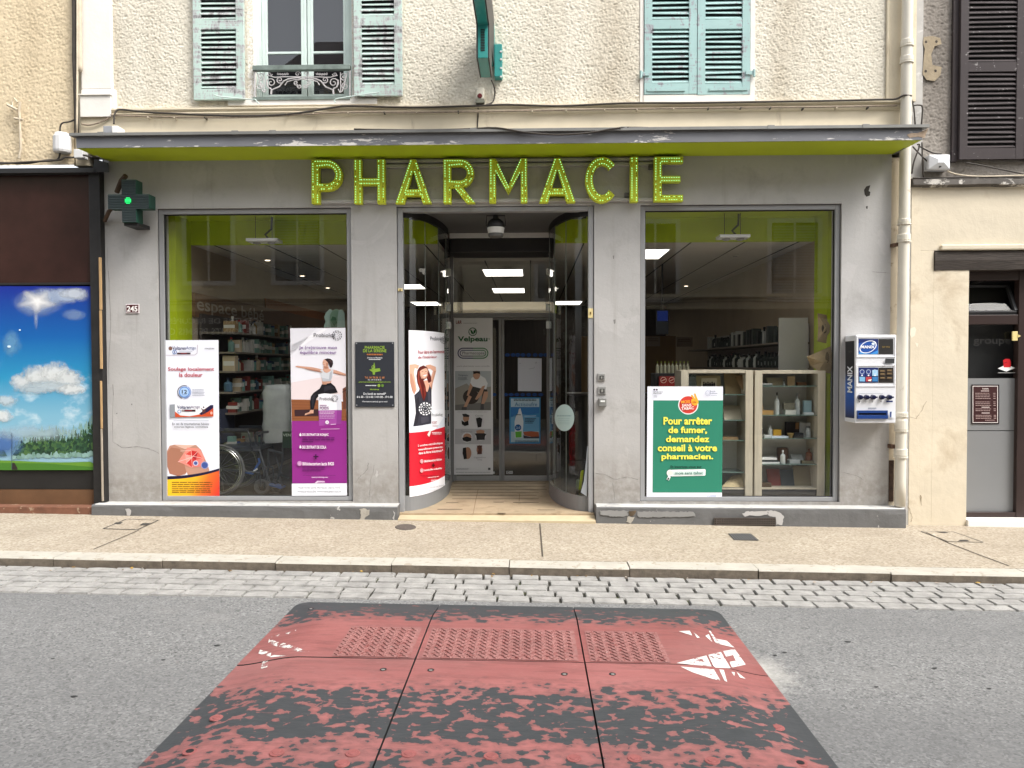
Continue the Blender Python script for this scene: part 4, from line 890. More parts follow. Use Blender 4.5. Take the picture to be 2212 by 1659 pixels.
m_clear = M('clear bottle glass', (.55, .58, .56), .08, .1, 8, spec=.7)
sh = [667, 909, 1102, 1319, 1512]
def slantbook(a0, b0, a1, b1, m, lean=.06, Y=.38):
    def f(mb):
        x0, x1, z0, z1 = rectpx(Z4, a0, b0, a1, b1, Y - .03); c = flat(m, 1.05)
        mb.hexa([(x0, Y - lean, z0), (x1, Y - lean, z0), (x1, Y - lean + .02, z0), (x0, Y - lean + .02, z0), (x0, Y, z1), (x1, Y, z1), (x1, Y + .02, z1), (x0, Y + .02, z1)], c)
    return f
cit('document', 'yellowed paper sheet leaning at the back of the top cabinet shelf', 'document', slantbook(1062, 600, 1192, 664, '#cfc7b0'))
cit('small_vial', 'tiny clear vial beside the beige pouch on the top cabinet shelf', 'bottle', bt(1196, 622, 1218, sh[0], m_clear))
cit('pouch', 'small beige paper pouch standing on the top cabinet shelf', 'pouch', bp(1230, 588, 1290, sh[0], '#b59a72', .02))
cit('wooden_box', 'small brown wooden box at the right of the top cabinet shelf', 'box', bp(1312, 637, 1388, sh[0], '#6e4a2c'))
cit('glass_tube', 'slender glass tube with metal end lying on the top cabinet shelf', 'glass tube', lambda mb: mb.tube([P(*Z4(a, 655), YC) for a in (1008, 1100)], .012, m_clear))
cit('glass_bottle', 'tall clear bottle with dark stopper on the second cabinet shelf', 'bottle', bt(1128, 722, 1168, sh[1], m_clear, '#2a2420', .28))
cit('glass_bottle', 'tall clear bottle without stopper at the right of the tin box', 'bottle', bt(1298, 732, 1340, sh[1], m_clear, None, .28))
cit('tin_box', 'oval olive tin box resting on a white carton in the cabinet', 'tin', bp(1198, 810, 1288, 866, '#6d6a5c', .05))
cit('white_carton', 'small white carton under the olive tin box', 'carton', bp(1212, 868, 1298, sh[1], '#d8d6cc', .06))
cit('blue_carton', 'pale blue carton at the right of the second cabinet shelf', 'carton', bp(1366, 790, 1430, sh[1] - 14, '#8aa3a8', .04))
cit('folded_cloth', 'white folded gauze lying before the pale blue carton', 'gauze', bp(1370, 890, 1448, sh[1], '#d5d8d8', .06, .21))
cit('wooden_rack', 'small tan wooden rack at the left of the second cabinet shelf', 'rack', bp(1000, 872, 1112, sh[1], '#a8834f', .06))
cit('tan_card', 'tan card leaning left on the second cabinet shelf', 'card', slantbook(1000, 800, 1024, 872, '#a98a5c'))
cit('small_bottle', 'clear square bottle at the left of the third cabinet shelf', 'bottle', bt(1070, 992, 1112, sh[2] - 2, m_clear, None, .5))
cit('navy_box', 'narrow navy box at the far left of the third cabinet shelf', 'box', bp(1000, 1028, 1026, sh[2], '#23263c'))
cit('yellow_tin', 'yellow rectangular tin on the third cabinet shelf', 'tin', bp(1112, 1032, 1178, sh[2] - 16, '#b98f2e', .06))
def blackcase(mb):
    x0, x1, z0, z1 = rectpx(Z4, 1216, 968, 1328, 1090, .33); mb.box(x0, x1, .33, .37, z0, z1, flat('#1a1110')); a, b, c, d = rectpx(Z4, 1296, 975, 1322, 1028, .32); mb.box(a, b, .322, .329, c, d, flat('#8a6238'))
cit('dark_case', 'open dark brown case with tan label on the third cabinet shelf', 'case', blackcase)
cit('white_booklet', 'white booklet standing right of the dark case', 'booklet', bp(1330, 975, 1428, 1090, '#dadada', .015, .36))
cit('small_jar', 'clear jar at the right end of the third cabinet shelf', 'jar', bt(1388, 1005, 1430, sh[2] - 2, m_clear, None, .7))
cit('brass_cup', 'little brass cup before the dark case', 'cup', lambda mb: (lambda q: mb.lathe([(.018, 0), (.02, .012), (.034, .05), (.03, .05)], (q.x, .22, q.z), flat('#8f7a4a')))(P(*Z4(1254, sh[2]), .22)))
cit('black_instrument', 'small black instrument with white lid before the white booklet', 'instrument', bp(1290, 1060, 1362, sh[2], '#1d2024', .06, .2))
cit('steel_dish', 'flat steel dish lying at the left of the third shelf', 'dish', bp(1040, 1080, 1092, sh[2], '#b9bcbc', .08, .2))
cit('paper_strip', 'blue and white paper strips lying in the middle of the third shelf', 'papers', bp(1100, 1088, 1236, sh[2], '#c0ccd8', .08, .19))
cit('wooden_barrel', 'rounded brown wooden container on the fourth cabinet shelf', 'container', lambda mb: (lambda r: mb.lathe([((r[1] - r[0]) / 2 * k, (r[3] - r[2]) * h) for k, h in ((.95, 0), (1, .05), (1, .9), (.9, 1))], ((r[0] + r[1]) / 2, .36, r[2]), flat('#5e4029', .85)))(rectpx(Z4, 1145, 1182, 1240, sh[3], .34)))
cit('dropper_bottle', 'clear dropper bottle with white bulb before the brown container', 'bottle', bt(1178, 1205, 1218, sh[3], m_clear, '#f2f2f2', .3, .2))
cit('amber_bottle', 'amber bottle with cream label at the right of the fourth shelf', 'bottle', bt(1388, 1192, 1442, sh[3] - 28, '#6a3a17', '#4a2a12', .34))
cit('amber_bottle_box', 'tan box beneath the amber bottle', 'box', bp(1350, 1292, 1444, sh[3], '#8a8060', .08))
for i, (b, c) in enumerate(((1302, '#dcdcda'), (1285, '#2e3232'), (1268, '#e2e2e0'))): cit('notebook', 'flat %s notebook, %s of the stack on the fourth cabinet shelf' % (('white', 'black', 'pale')[i], ('bottom', 'middle', 'top')[i]), 'notebook', bp(1000 - i * 2, b, 1165 - i * 12, b + 15, c, .14, .22))
cit('metal_tray', 'crumpled silver tray in the middle of the fourth cabinet shelf', 'tray', bp(1248, 1285, 1335, sh[3], '#b5b9b8', .1, .23))
cit('plastic_sachets', 'pale sachets leaning behind the silver tray', 'sachets', slantbook(1260, 1240, 1355, 1290, '#a9adaa'))
cit('red_book', 'red bound book standing at the bottom of the right cabinet', 'book', slantbook(1062, 1362, 1168, 1505, '#7d3226')); cit('dark_book', 'dark blue bound book next to the red book', 'book', slantbook(1172, 1368, 1282, 1508, '#27333a')); cit('grey_book', 'worn beige book at the bottom right of the cabinet', 'book', slantbook(1282, 1336, 1425, 1506, '#857a60'))
cit('open_book', 'small brown frame lying at the bottom left of the right cabinet', 'frame', bp(994, 1478, 1096, 1510, '#4d3d2c', .1, .22))
# left cabinet
ph = cit('old_photograph', 'sepia group photograph on a cream mount in the left cabinet', 'photograph', slantbook(475, 582, 672, 735, '#c9b98f'))
S = Sheet(Z4, hitY(.322)); S.rect(510, 602, 640, 720, '#d8cbb0')
for i in range(6): S.ell(532 + i * 17, 640 + (i % 2) * 6, 6, 8, '#3a2c22'); S.rect(524 + i * 17, 648, 540 + i * 17, 690, '#2c241f')
S.build('picture', ph)
nw = cit('newspaper', 'old printed leaflet at the left behind the cream mount', 'newspaper', slantbook(392, 572, 470, 735, '#c6d0d4', .03, .42))
S = Sheet(Z4, hitY(.375)); S.text('VIDAL', 398, 574, 468, 594, '#334044', .02); S.lines(400, 462, [610, 622, 634, 646, 658], 4, '#6a757a'); S.build('print', nw)
cit('paper_bag', 'folded brown paper bag on the top shelf of the left cabinet', 'paper bag', slantbook(706, 562, 852, 735, '#9a8560')); cit('rolled_bag', 'crumpled brown paper roll leaning in the left cabinet', 'paper', lambda mb: mb.hexa([tuple(P(*Z4(a, b), y)) for a, b, y in ((845, 690, .24), (880, 725, .24), (882, 722, .27), (850, 690, .27), (790, 595, .28), (885, 562, .28), (888, 562, .31), (795, 592, .31))], flat('#8d7048', .85)))
cit('linen_bag', 'folded cream cloth on the second shelf of the left cabinet', 'cloth', slantbook(690, 832, 850, 948, '#c0b69f', .1))
cit('wood_tray', 'flat wooden tray on the third shelf of the left cabinet', 'tray', bp(690, 1096, 820, 1118, '#8a7150', .12, .22))
cit('burlap_sack', 'tan burlap sack lying at the bottom of the left cabinet', 'sack', lambda mb: mb.hexa([tuple(P(*Z4(a, b), y)) for a, b, y in ((680, 1508, .2), (868, 1512, .2), (868, 1512, .4), (690, 1500, .4), (760, 1420, .28), (862, 1402, .28), (866, 1400, .42), (770, 1412, .42))], M('burlap', (.46, .37, .22), .9, .2, 30, bump=.5)))
# paper bags pinned to the green return wall
for pts, lab, ys in (([(1478, 62), (1592, 82), (1582, 190), (1572, 318), (1478, 296), (1484, 180)], 'flat brown paper bag pinned on the green wall, upper of two', .24), ([(1390, 425), (1592, 335), (1600, 450), (1600, 568), (1490, 545), (1420, 500)], 'crumpled brown paper bag sticking out from the green wall, lower of two', .2)):
    mb = MB(); n = len(pts); q = [P(*Z4(a, b), ys + .05 * (i % 2)) for i, (a, b) in enumerate(pts)]; c = sum(q, Vector()) / n + Vector((0, -.05, 0)); cb = c + Vector((.02, .12, 0))
    mb.add(q + [c, cb], [(i, (i + 1) % n, n) for i in range(n)] + [((i + 1) % n, i, n + 1) for i in range(n)], M('brown kraft paper', (.34, .25, .14), .85, .2, 14, bump=.6, bsc=30)); o = tag(mb.build('paper_bag'), lab, 'paper bag', 'paper bags on the green wall')
    S = Sheet(Z4, hitY(ys - .012)); (S.ell(1535, 190, 22, 40, '#3a3028') if ys > .22 else S.ell(1560, 430, 16, 45, '#5a4a36')); S.build('printed_mark', o)

# ============================================================ BUILDING ACROSS THE STREET (seen only as reflections)
OY = -9.4
O = thing('opposite_building', 'cream building across the street seen only as a reflection in the shop glass', 'building', (0, OY, 0))
m_oc = M('opposite cream wall', (.60, .53, .38), .9, .08, 2); m_od = M('opposite dark shopfront', (.035, .03, .028), .6, .1)
OW = [(-7.2, 3.37, 1.0), (-5.2, 3.37, 1.0), (-2.6, 3.3, 1.0), (.7, 3.3, 1.0), (2.75, 2.95, .9), (5.8, 2.95, 1.0), (8.2, 3.0, 1.0), (-9.5, 3.3, 1.0)]
mb = MB(); mb.box(-16, 16, OY - .3, OY, 2.72, 8.0, m_oc); mb.box(-16, 16, OY, OY + .06, 2.98, 3.05, M('opposite band', (.70, .62, .45), .9)); mb.build('wall', O)
mb = MB(); mb.box(-16, 16, OY - .28, OY - .02, -.4, 2.719, m_od)
for x in (-9, -4.3, -1.2, 2.2, 6.5): mb.box(x - .25, x + .25, OY - .02, OY + .02, -.4, 2.5, m_oc)
mb.build('shopfront', O)
mb = MB(); vs = []
for i in range(41): x = -16 + .8 * i; vs.append((x, 8.45 + .5 * max(0, mnoise.noise(Vector((x * .35, 0, 3)))) + (.7 if -6 < x < -1 else 0)))
for (a, za), (b, zb) in zip(vs, vs[1:]): mb.hexa([(a, OY - 3, 7.9), (b, OY - 3, 7.9), (b, OY + .25, 7.9), (a, OY + .25, 7.9), (a, OY - 3, za + .8), (b, OY - 3, zb + .8), (b, OY + .2, 8.0), (a, OY + .2, 8.0)], M('opposite roof', (.07, .05, .045), .9))
mb.build('roof', O)
for wx, wz, ww in OW:
    for lv in (0, 2.6):
        z0 = wz + lv; mb = MB(); frame4(mb, wx - ww / 2 - .1, wx + ww / 2 + .1, z0 - .08, z0 + 1.75, OY + .001, OY + .03, .1, M('opposite surround', (.75, .73, .68), .9)); mb.box(wx - ww / 2, wx + ww / 2, OY + .0012, OY + .01, z0 + .02, z0 + 1.65, m_od)
        for k in range(26):
            if int(wx * 10) % 3: mb.box(wx - ww / 2 + .03, wx + ww / 2 - .03, OY + .012, OY + .03, z0 + .05 + k * .06, z0 + .085 + k * .06, M('opposite shutter', (.30, .36, .38), .8))
        mb.box(wx - .02, wx + .02, OY + .012, OY + .034, z0 + .02, z0 + 1.65, M('opposite surround', (.75, .73, .68), .9)); mb.box(wx - ww / 2, wx + ww / 2, OY + .06, OY + .08, z0 + .4, z0 + .43, m_od); mb.build('window', O)
mb = MB()
for t, z, h, w_ in (('CENTRE DE RÉCUPÉRATION', 2.44, .15, 2.75), ('DE POINTS PERMIS CONDUITE', 2.19, .15, 3.0)):
    vs, fs = glyphs(t, .015); mb.add([(-6.1 - u * w_, OY + .004, z + v * h) for u, v in vs], fs, flat('#f0ece0'))
mb.build('lettering', O)
mb = MB()
for z in (2.92, 2.86): mb.tube([(-12 + .8 * i, OY + .1, z + .02 * sin(i * 1.3)) for i in range(31)], .012, m_dark, 6)
mb.box(-.95, -.7, OY + .01, OY + .1, 2.84, 2.92, flat('#dddddd')); mb.build('cables', O)
mb = MB(); slab(mb, -16, 16, OY, -7.9, lambda x: rz(x) + .1, m_pave); struct(mb, 'pavement')
# ============================================================ LEFT NEIGHBOUR
NL = thing('left_neighbour_building', 'ochre roughcast building with a maroon and black shopfront at the left edge', 'building', (-6, 0, 0))
m_mar = M('dark maroon panel', (.035, .014, .012), .22, .25, 2.5, spec=.5)
xr = P(158, 150).x
wallgrid('upper_wall', -7.4, xr, 3.50, 6.7, .0, [], .008, .0095, m_castL, NL, 5)
mb = MB(); mb.box(xr, -4.40, .02, .2, 3.5, 6.7, m_cream); mb.box(-7.4, -4.24, .1, .3, -.3, 3.5, m_black); mb.build('backing_wall', NL)
x1 = P(205, 700).x
mb = MB(); mb.box(-7.4, P(207, 365, -.12).x, -.12, .1, P(100, 373, -.12).z, P(100, 363, -.12).z, m_black); mb.hexa([tuple(P(a, b, y)) for a, b, y in ((200, 372, -.12), (236, 372, -.12), (236, 369, .1), (200, 369, .1), (204, 343, -.12), (234, 352, -.12), (234, 352, .1), (204, 343, .1))], m_black); mb.build('cornice', NL)
mb = MB(); mb.box(-7.4, x1, -.02, .1, P(100, 616).z, P(100, 374).z, m_mar); mb.box(-7.4, x1, -.023, -.0201, P(100, 616).z, P(100, 611).z, m_black); mb.build('fascia_panel', NL)
mb = MB(); mb.box(x1 + .0005, XL - .002, -.075, .1, -.3, P(220, 366, -.07).z, M('scuffed black post', (.016, .015, .015), .55, .3, 9, c2=(.16, .155, .15), s2=16, t2=.73)); mb.build('corner_post', NL, bevel=.006)
mb = MB(); mb.box(-7.4, x1 - .001, -.015, .1, P(100, 1056).z, P(100, 1016).z, M('black shop base', (.014, .013, .012), .6, .2)); mb.build('shop_base', NL)
mb = MB(); mb.box(-7.4, x1 - .001, -.02, .1, -.2, P(100, 1057).z, M('brown skirting', (.13, .065, .03), .7, .15, 4)); mb.build('skirting', NL)
mb = MB(); zt = P(100, 1093, -.10).z; mb.hexa([(-7.4, -.13, -.3), (-4.34, -.13, -.3), (-4.34, -.021, -.3), (-7.4, -.021, -.3), (-7.4, -.13, zt + .01), (-4.34, -.13, zt - .006), (-4.34, -.021, zt), (-7.4, -.021, zt + .016)], M('terracotta step', (.17, .075, .045), .8, .25, 9, c2=(.35, .25, .17), s2=12, t2=.62)); mb.build('step', NL, bevel=.006)
ws = thing('wooden_strip', 'broken strip of raw wood on the black corner post', 'wood strip', tuple(P(216, 820, -.09)))
mb = MB(); m_wd = M('raw pine', (.42, .27, .13), .7, .25, 6, sc=(30, 30, 1.2))
for (a0, b0, a1, b1) in ((213, 556, 220, 669), (214, 670.5, 221, 797), (215.5, 823, 221, 926), (217, 927, 223, 1083)): x, xx, c, d = rectpx(D, a0, b0, a1, b1, -.09); mb.box(x, xx, -.092, -.0755, c, d, m_wd if b0 < 900 else M('greyed pine', (.36, .31, .25), .8, .3, 8, sc=(30, 30, 1.2)))
mb.build('strip', ws, bevel=.003)
# landscape picture panel
def skymat():
    n = NT('printed sky'); o = n.xyz(); z1, z0 = P(100, 617).z, P(100, 1015).z
    t = n.math('DIVIDE', n.math('SUBTRACT', o[2], z0), z1 - z0)
    c = n.ramp(t, [(0, mul(L('#9ec5d8'), .8)), (.30, mul(L('#86bfd9'), .8)), (.5, mul(L('#35a0d0'), .75)), (.72, mul(L('#1a6cbc'), .75)), (1, mul(L('#1c2f9c'), .8))])
    cl_ = n.ramp(n.noise(3.2, 6, .6, (1, 1, 1.5)), [(.52, 0.), (.7, 1.)]); band_ = n.ramp(t, [(.12, 0.), (.3, .8), (.5, .5), (.6, 0.)])
    return n.done(n.bsdf(n.mix(n.math('MULTIPLY', cl_, band_), c, L('#dbe6ea')), .35, 0, .4))
LP = thing('landscape_panel', 'window panel printed with blue sky, sun, clouds, fir trees and grass', 'printed panel', tuple(P(100, 1015, -.03)))
cvp = Q(0, 1); S = Sheet(cvp, hitY(-.03))
S.poly([(-900, 812), (797, 815), (812, 2402), (-900, 2404)], skymat()); S.build('sheet', LP)
def softm(h, a, name):                           # printed cloud: opaque centre, ragged thin edge in the print
    n = NT('print ' + name); nz = n.noise(9, 6, .65)
    t = n.n('ShaderNodeBsdfTransparent'); b = n.bsdf(L(h), .35); mx = n.n('ShaderNodeMixShader'); n.l(n.ramp(nz, [(a - .12, 0.), (a + .12, .92)]), mx.inputs[0]); n.l(t.outputs[0], mx.inputs[1]); n.l(b.outputs[0], mx.inputs[2]); return n.done(mx)
def soft(S, a, b, ra, rb, h, amt, k, ns=5, na=.55, core=.35, rays=0):
    """one printed cloud: opacity falls off softly and unevenly from its centre"""
    n = NT('print cloud'); o = n.xyz(); c = P(*cvp(a, b), -.03); e = P(*cvp(a + ra, b + rb), -.03); rx, rz2 = abs(e.x - c.x), abs(e.z - c.z)
    dx = n.math('DIVIDE', n.math('SUBTRACT', o[0], c.x), rx); dz = n.math('DIVIDE', n.math('SUBTRACT', o[2], c.z), rz2)
    d = n.math('SQRT', n.math('ADD', n.math('MULTIPLY', dx, dx), n.math('MULTIPLY', dz, dz)))
    if rays:
        th = n.math('ARCTAN2', dz, dx); ry = n.math('POWER', n.math('ABSOLUTE', n.math('COSINE', n.math('MULTIPLY', n.math('ADD', th, .3), rays / 2))), 3.0); d0 = d; d = n.math('MULTIPLY', d, n.math('SUBTRACT', 1.5, n.math('MULTIPLY', ry, .5)))
    nz = n.math('MULTIPLY', n.math('SUBTRACT', n.noise(ns * 2.4, 7, .66), .5), na * 2.6)
    al = n.ramp(n.math('ADD', d, nz), [(core, amt), (.95, 0.)])
    edge = n.ramp(d0 if rays else d, [(.75, 1.), (1., 0.)])
    t = n.n('ShaderNodeBsdfTransparent'); bb = n.bsdf(mul(L(h), .80), .35); mx = n.n('ShaderNodeMixShader'); n.l(n.math('MULTIPLY', al, edge), mx.inputs[0]); n.l(t.outputs[0], mx.inputs[1]); n.l(bb.outputs[0], mx.inputs[2])
    S.ell(a, b, ra, rb, n.done(mx), k, 40)
S = Sheet(cvp, hitY(-.0305)); S.fine = 0
soft(S, 470, 905, 330, 88, '#c8d8f0', .75, 1, 4, .5); soft(S, 640, 878, 160, 60, '#dfe8f4', .8, 2, 6, .5); soft(S, 330, 960, 260, 142, '#b9d0f0', .6, 3, 3, .28, .15); soft(S, 320, 945, 210, 130, '#ffffff', 1, 4, 4, .26, .15, 5); soft(S, 312, 1090, 26, 120, '#dbe8f6', .45, 5, 6, .2, .0)
soft(S, 640, 1060, 120, 60, '#a8c4ea', .4, 6, 6, .5); soft(S, 100, 1310, 110, 130, '#86c2e8', .5, 7, 6, .5)
for i, (a, b, ra, rb, am) in enumerate(((440, 1620, 330, 130, .75), (190, 1640, 130, 90, .82), (330, 1580, 170, 110, .85), (480, 1565, 190, 120, .88), (590, 1620, 170, 110, .82), (420, 1680, 330, 60, .7), (620, 1705, 160, 60, .85), (60, 1800, 130, 55, .8), (20, 1930, 130, 70, .85), (300, 1710, 220, 45, .6))): soft(S, a, b, ra, rb, '#eef3f4' if am > .8 else '#d5e4ec', am, 8 + i, 9, .45, .3)
soft(S, 0, 2180, 260, 140, '#4f78bc', .75, 18, 4, .3, .3); soft(S, 300, 2080, 520, 90, '#c6dde8', .5, 19, 4, .4, .2); S.ell(83, 1335, 16, 10, '#cfe6f6', 20); S.ell(176, 1193, 8, 7, '#dff0fb', 20)
g_ = [flat(h) for h in ('#2c4a34', '#3d5c3c', '#27402f', '#4a6848', '#5f8070', '#7e9f9c')]
S2 = Sheet(cvp, hitY(-.0335)); S2.k = 1
tops = [(120, 2200), (180, 2110), (250, 2100), (350, 2030), (400, 2075), (470, 2010), (540, 2035), (580, 2060), (640, 2035), (700, 2000), (740, 1985), (780, 1945), (815, 1960)]
def treetop(a):
    for (p, q), (r, t) in zip(tops, tops[1:]):
        if p <= a <= r: return q + (t - q) * (a - p) / (r - p)
    return 2000
for lay in range(2):
    for i in range(30):
        a = 135 + 23 * i + rnd.uniform(-8, 8) + lay * 11; h = treetop(min(a, 812)) + (0 if lay == 0 else 55) + rnd.uniform(-14, 30); base = 2292
        if a > 800: a = 800
        wd0 = rnd.uniform(24, 36)
        for q in range(9):
            f = q / 9; b = h + (base - h) * f; wd = 7 + wd0 * f ** .7; cl_k = rnd.random()
            m = flat(rnd.choice(('#6f9488', '#7fa29c', '#88aaa4') if lay == 0 and (f < .35 or a < 200) else ('#27432f', '#31523a', '#1f3829', '#3f5f3a', '#48683c') if f < .8 else ('#6d8f84', '#86a7a2', '#7a9a94')))
            for _ in range(2):
                ax, bx_ = a + rnd.uniform(-.55, .55) * wd, b + rnd.uniform(-6, 10); ra = wd * rnd.uniform(.35, .7); rb = 13 + 8 * f
                S2.poly([(ax + ra * (1 + rnd.uniform(-.4, .3)) * cos(2 * pi * j / 11), bx_ + rb * (1 + rnd.uniform(-.4, .4)) * sin(2 * pi * j / 11)) for j in range(11)], m, 1 + lay * 4 + (i * 9 + q) * .012 + _ * .005)
            if q == 0: S2.poly([(a - 9, b + 26), (a - 4, b - 2), (a, b - 16), (a + 4, b), (a + 8, b + 26)], m, 1 + lay * 4 + (i * 9) * .012)
S2.k = 9
for a in (20, -60, -120): S2.poly([(a - 40, 2280), (a, 2200), (a + 45, 2280)], g_[3])
S2.poly([(-900, 2300)] + [(x, 2312 + 16 * sin(x * .004) + (abs(x - 200) * .03)) for x in range(0, 815, 60)] + [(811, 2345), (811, 2398), (-900, 2402)], flat('#6f9f3a', .75)); S2.poly([(-900, 2330), (400, 2345), (811, 2375), (811, 2402), (-900, 2403)], flat('#4f8630', .75))
S2.rect(103, 2080, 108, 2400, '#38485a'); S2.poly([(108, 2400), (110, 2340), (128, 2338), (155, 2385), (155, 2400)], '#2f2a26')
S.mb.add(S2.mb.v, S2.mb.f, S2.mb.ms[0]) if False else None
S.build('clouds', LP); S2.build('trees_and_grass', LP)
# cables, pipes and boxes in the corner
def cable(name, lab, pts, r, m, Y=-.06, cv=D, cat='cable', n=8, parts=None):
    q = [P(*cv(p[0], p[1]), p[2] if len(p) > 2 else Y) for p in pts]
    o = []
    for i in range(len(q) - 1):                  # smooth through the points
        p0, p1, p2, p3 = q[max(0, i - 1)], q[i], q[i + 1], q[min(len(q) - 1, i + 2)]
        for k in range(4): t = k / 4; o.append(.5 * ((2 * p1) + (p2 - p0) * t + (2 * p0 - 5 * p1 + 4 * p2 - p3) * t * t + (3 * p1 - p0 - 3 * p2 + p3) * t ** 3))
    o.append(q[-1]); mb = MB(); mb.tube(o, r, m, n); return tag(mb.build(name, smooth=True), lab, cat)
m_cb = M('dark cable sheath', (.05, .042, .035), .7, .2, 20); m_cp = M('painted cable', (.52, .45, .34), .8, .15, 14); m_pvc = M('grey white plastic', (.60, .60, .60), .45, .04)
cable('cable', 'thick black cable bundle running down between ochre wall and white pilaster', [(160, -40), (161, 60), (161, 130), (164, 200), (166, 288)], .022, m_cb, -.06)
cable('pipe', 'cream conduit beside the black cable bundle, ending above the meter cover', [(172, -40), (172, 80), (173, 155)], .022, m_cp, -.07, cat='pipe'); cable('pipe', 'thin cream conduit running all the way down to the canopy', [(167, -40), (167, 130), (166, 288)], .010, m_cp, -.09, cat='pipe')
cable('cable', 'dark cable looping from the corner over the moulded band to the downpipe', [(246, 268, -.1), (247, 250, -.1), (253, 238, -.09), (268, 237, -.07), (330, 243, -.065), (500, 250, -.065), (620, 247, -.065), (720, 232, -.065), (760, 229, -.07), (900, 232, -.065), (1040, 228, -.065), (1100, 226, -.065), (1210, 229, -.07), (1344, 223, -.07), (1500, 222, -.07), (1700, 219, -.07), (1820, 217, -.07), (1905, 215, -.075), (1935, 214, -.1), (1952, 206, -.13), (1969, 207, -.13)], .0095, m_cb)
cable('cable', 'thin painted cable clipped along the lower edge of the moulded band', [(176, 268, -.05), (195, 270, -.05), (222, 262, -.05), (245, 249, -.05), (260, 250, -.06), (500, 254, -.06), (745, 243, -.06), (900, 243, -.06), (1100, 240, -.06), (1330, 236, -.06), (1550, 233, -.06), (1800, 231, -.06), (1938, 228, -.06)], .008, M('dirty painted cable', (.25, .2, .15), .8, .3, 30))
mb = MB()
for px, py in ((320, 253), (377, 254), (443, 254), (620, 247), (677, 245), (752, 243), (830, 243), (900, 242), (990, 241), (1150, 240), (1223, 239), (1306, 237), (1376, 237), (1455, 235), (1530, 234), (1600, 233), (1664, 233), (1735, 234), (1807, 233), (1875, 232)): q = P(px, py, -.06); mb.box(q.x - .006, q.x + .006, -.071, -.0, q.z - .009, q.z + .006, m_cp if rnd.random() < .5 else m_cb)
tag(mb.build('cable_clip'), 'row of cable clips along the moulded band', 'cable clips')['kind'] = 'stuff'
cable('cable', 'cable lying loosely across the top of the canopy', [(765, 279, -.45), (900, 281, -.5), (1000, 279, -.52), (1070, 276, -.53), (1130, 285, -.535), (1200, 291, -.535), (1270, 287, -.535), (1340, 276, -.53), (1400, 276, -.5)], .008, m_cb)
# left wall fittings
cb = thing('junction_box', 'grey white cable junction unit on the ochre wall by the canopy corner', 'junction box', tuple(P(141, 312, -.06)))
mb = MB(); q = P(139, 312, -.05); mb.lathe([(.075, -.09), (.082, -.07), (.08, .06), (.06, .10), (.03, .105)], (q.x, -.085, q.z), m_pvc, 14); mb.build('housing', cb, smooth=False)
mb = MB(); x0, x1_, z0, z1 = rectpx(Q(0, 0), 640, 1290, 722, 1365, -.1); mb.box(x0, x1_, -.11, -.02, z0, z1, m_pvc); mb.build('box', cb, bevel=.006)
cable('cable', 'cable curling from the black bundle into the junction unit', [(163, 258), (150, 263), (135, 266), (130, 275), (130, 292)], .008, m_cb)
cable('cable', 'dark cables sagging along the top of the left shop cornice', [(-20, 355, -.1), (60, 350, -.1), (125, 346, -.1), (140, 340, -.1), (158, 340, -.1), (178, 335, -.1), (200, 340, -.1)], .010, m_cb); cable('cable', 'second dark cable under the first along the left cornice', [(-20, 350, -.07), (55, 353, -.07), (100, 346, -.07), (124, 345, -.07), (130, 330, -.07), (133, 322, -.07)], .009, m_cb)
wf = thing('wall_bracket', 'old cream painted pipe bracket with lever on the ochre wall', 'bracket', tuple(P(41, 250)))
mb = MB(); cv = Q(0, 0); mb.tube([P(*cv(*p), -.05) for p in ((175, 880), (165, 960), (172, 1030), (180, 1290), (165, 1370))], .012, m_cp); mb.tube([P(*cv(*p), -.07) for p in ((65, 905), (150, 950))], .013, m_cp); mb.tube([P(*cv(*p), -.05) for p in ((150, 885), (125, 850), (105, 880), (110, 915))], .008, m_cp); mb.tube([P(*cv(*p), -.05) for p in ((125, 1022), (200, 1035))], .012, m_cp); mb.build('pipe', wf)
mb = MB(); x0, x1_, z0, z1 = rectpx(Q(0, 0), 895, 1090, 968, 1152, -.15); mb.box(x0, x1_, -.16, -.05, z0, z1, M('steel grey box', (.28, .29, .31), .5)); x0, x1_, z0, z1 = rectpx(Q(0, 0), 966, 1085, 1015, 1152, -.2); mb.box(x0 + .002, x1_, -.2, -.06, z0, z1, flat('#e8e6e0')); tag(mb.build('canopy_box', bevel=.005), 'small grey and white box standing on the canopy at its left end', 'box')  # plain grey and white box, no lamp in it

# ============================================================ RIGHT NEIGHBOUR
NR = thing('right_neighbour_building', 'building at the right edge with grey roughcast above and cream render below', 'building', (6, 0, 0))
xa = P(1993, 200).x; xs = P(2056, 200).x
wallgrid('upper_wall', xa, 7.4, P(2050, 388).z, 6.7, .02, [(xs + .02, P(2300, 200).x, 3.555, 6.5)], .010, .0095, m_castR, NR, 9)
mb = MB(); mb.box(3.60, xa, .0, .3, -.3, 6.7, M('grey cement strip', (.46, .445, .42), .9, .12, 4, c2=(.6, .585, .56), s2=5, t2=.6)); mb.box(3.72, 7.4, .28, .4, -.3, 6.7, m_dark); mb.build('edge_strip', NR)
mb = MB(); S = Sheet(Q(3, 0), hitY(-.004)); S.poly([(1345, 320), (1420, 310), (1490, 330), (1500, 380), (1440, 400), (1410, 470), (1420, 560), (1500, 580), (1490, 650), (1440, 700), (1370, 690), (1335, 640), (1345, 500), (1355, 420), (1340, 380)], M('ochre mortar patch', (.33, .27, .185), .9, .15, 14, bump=.4, bsc=40))
for a, b in ((1365, 362), (1455, 360), (1362, 615), (1447, 612)): S.ell(a, b, 11, 12, '#3a3026')
S.build('mortar_patch', NR)
za = P(2050, 388).z; zl = P(2100, 541).z; zl0 = P(2100, 583).z; xl0 = P(2018, 560).x; xd = P(2091, 800).x
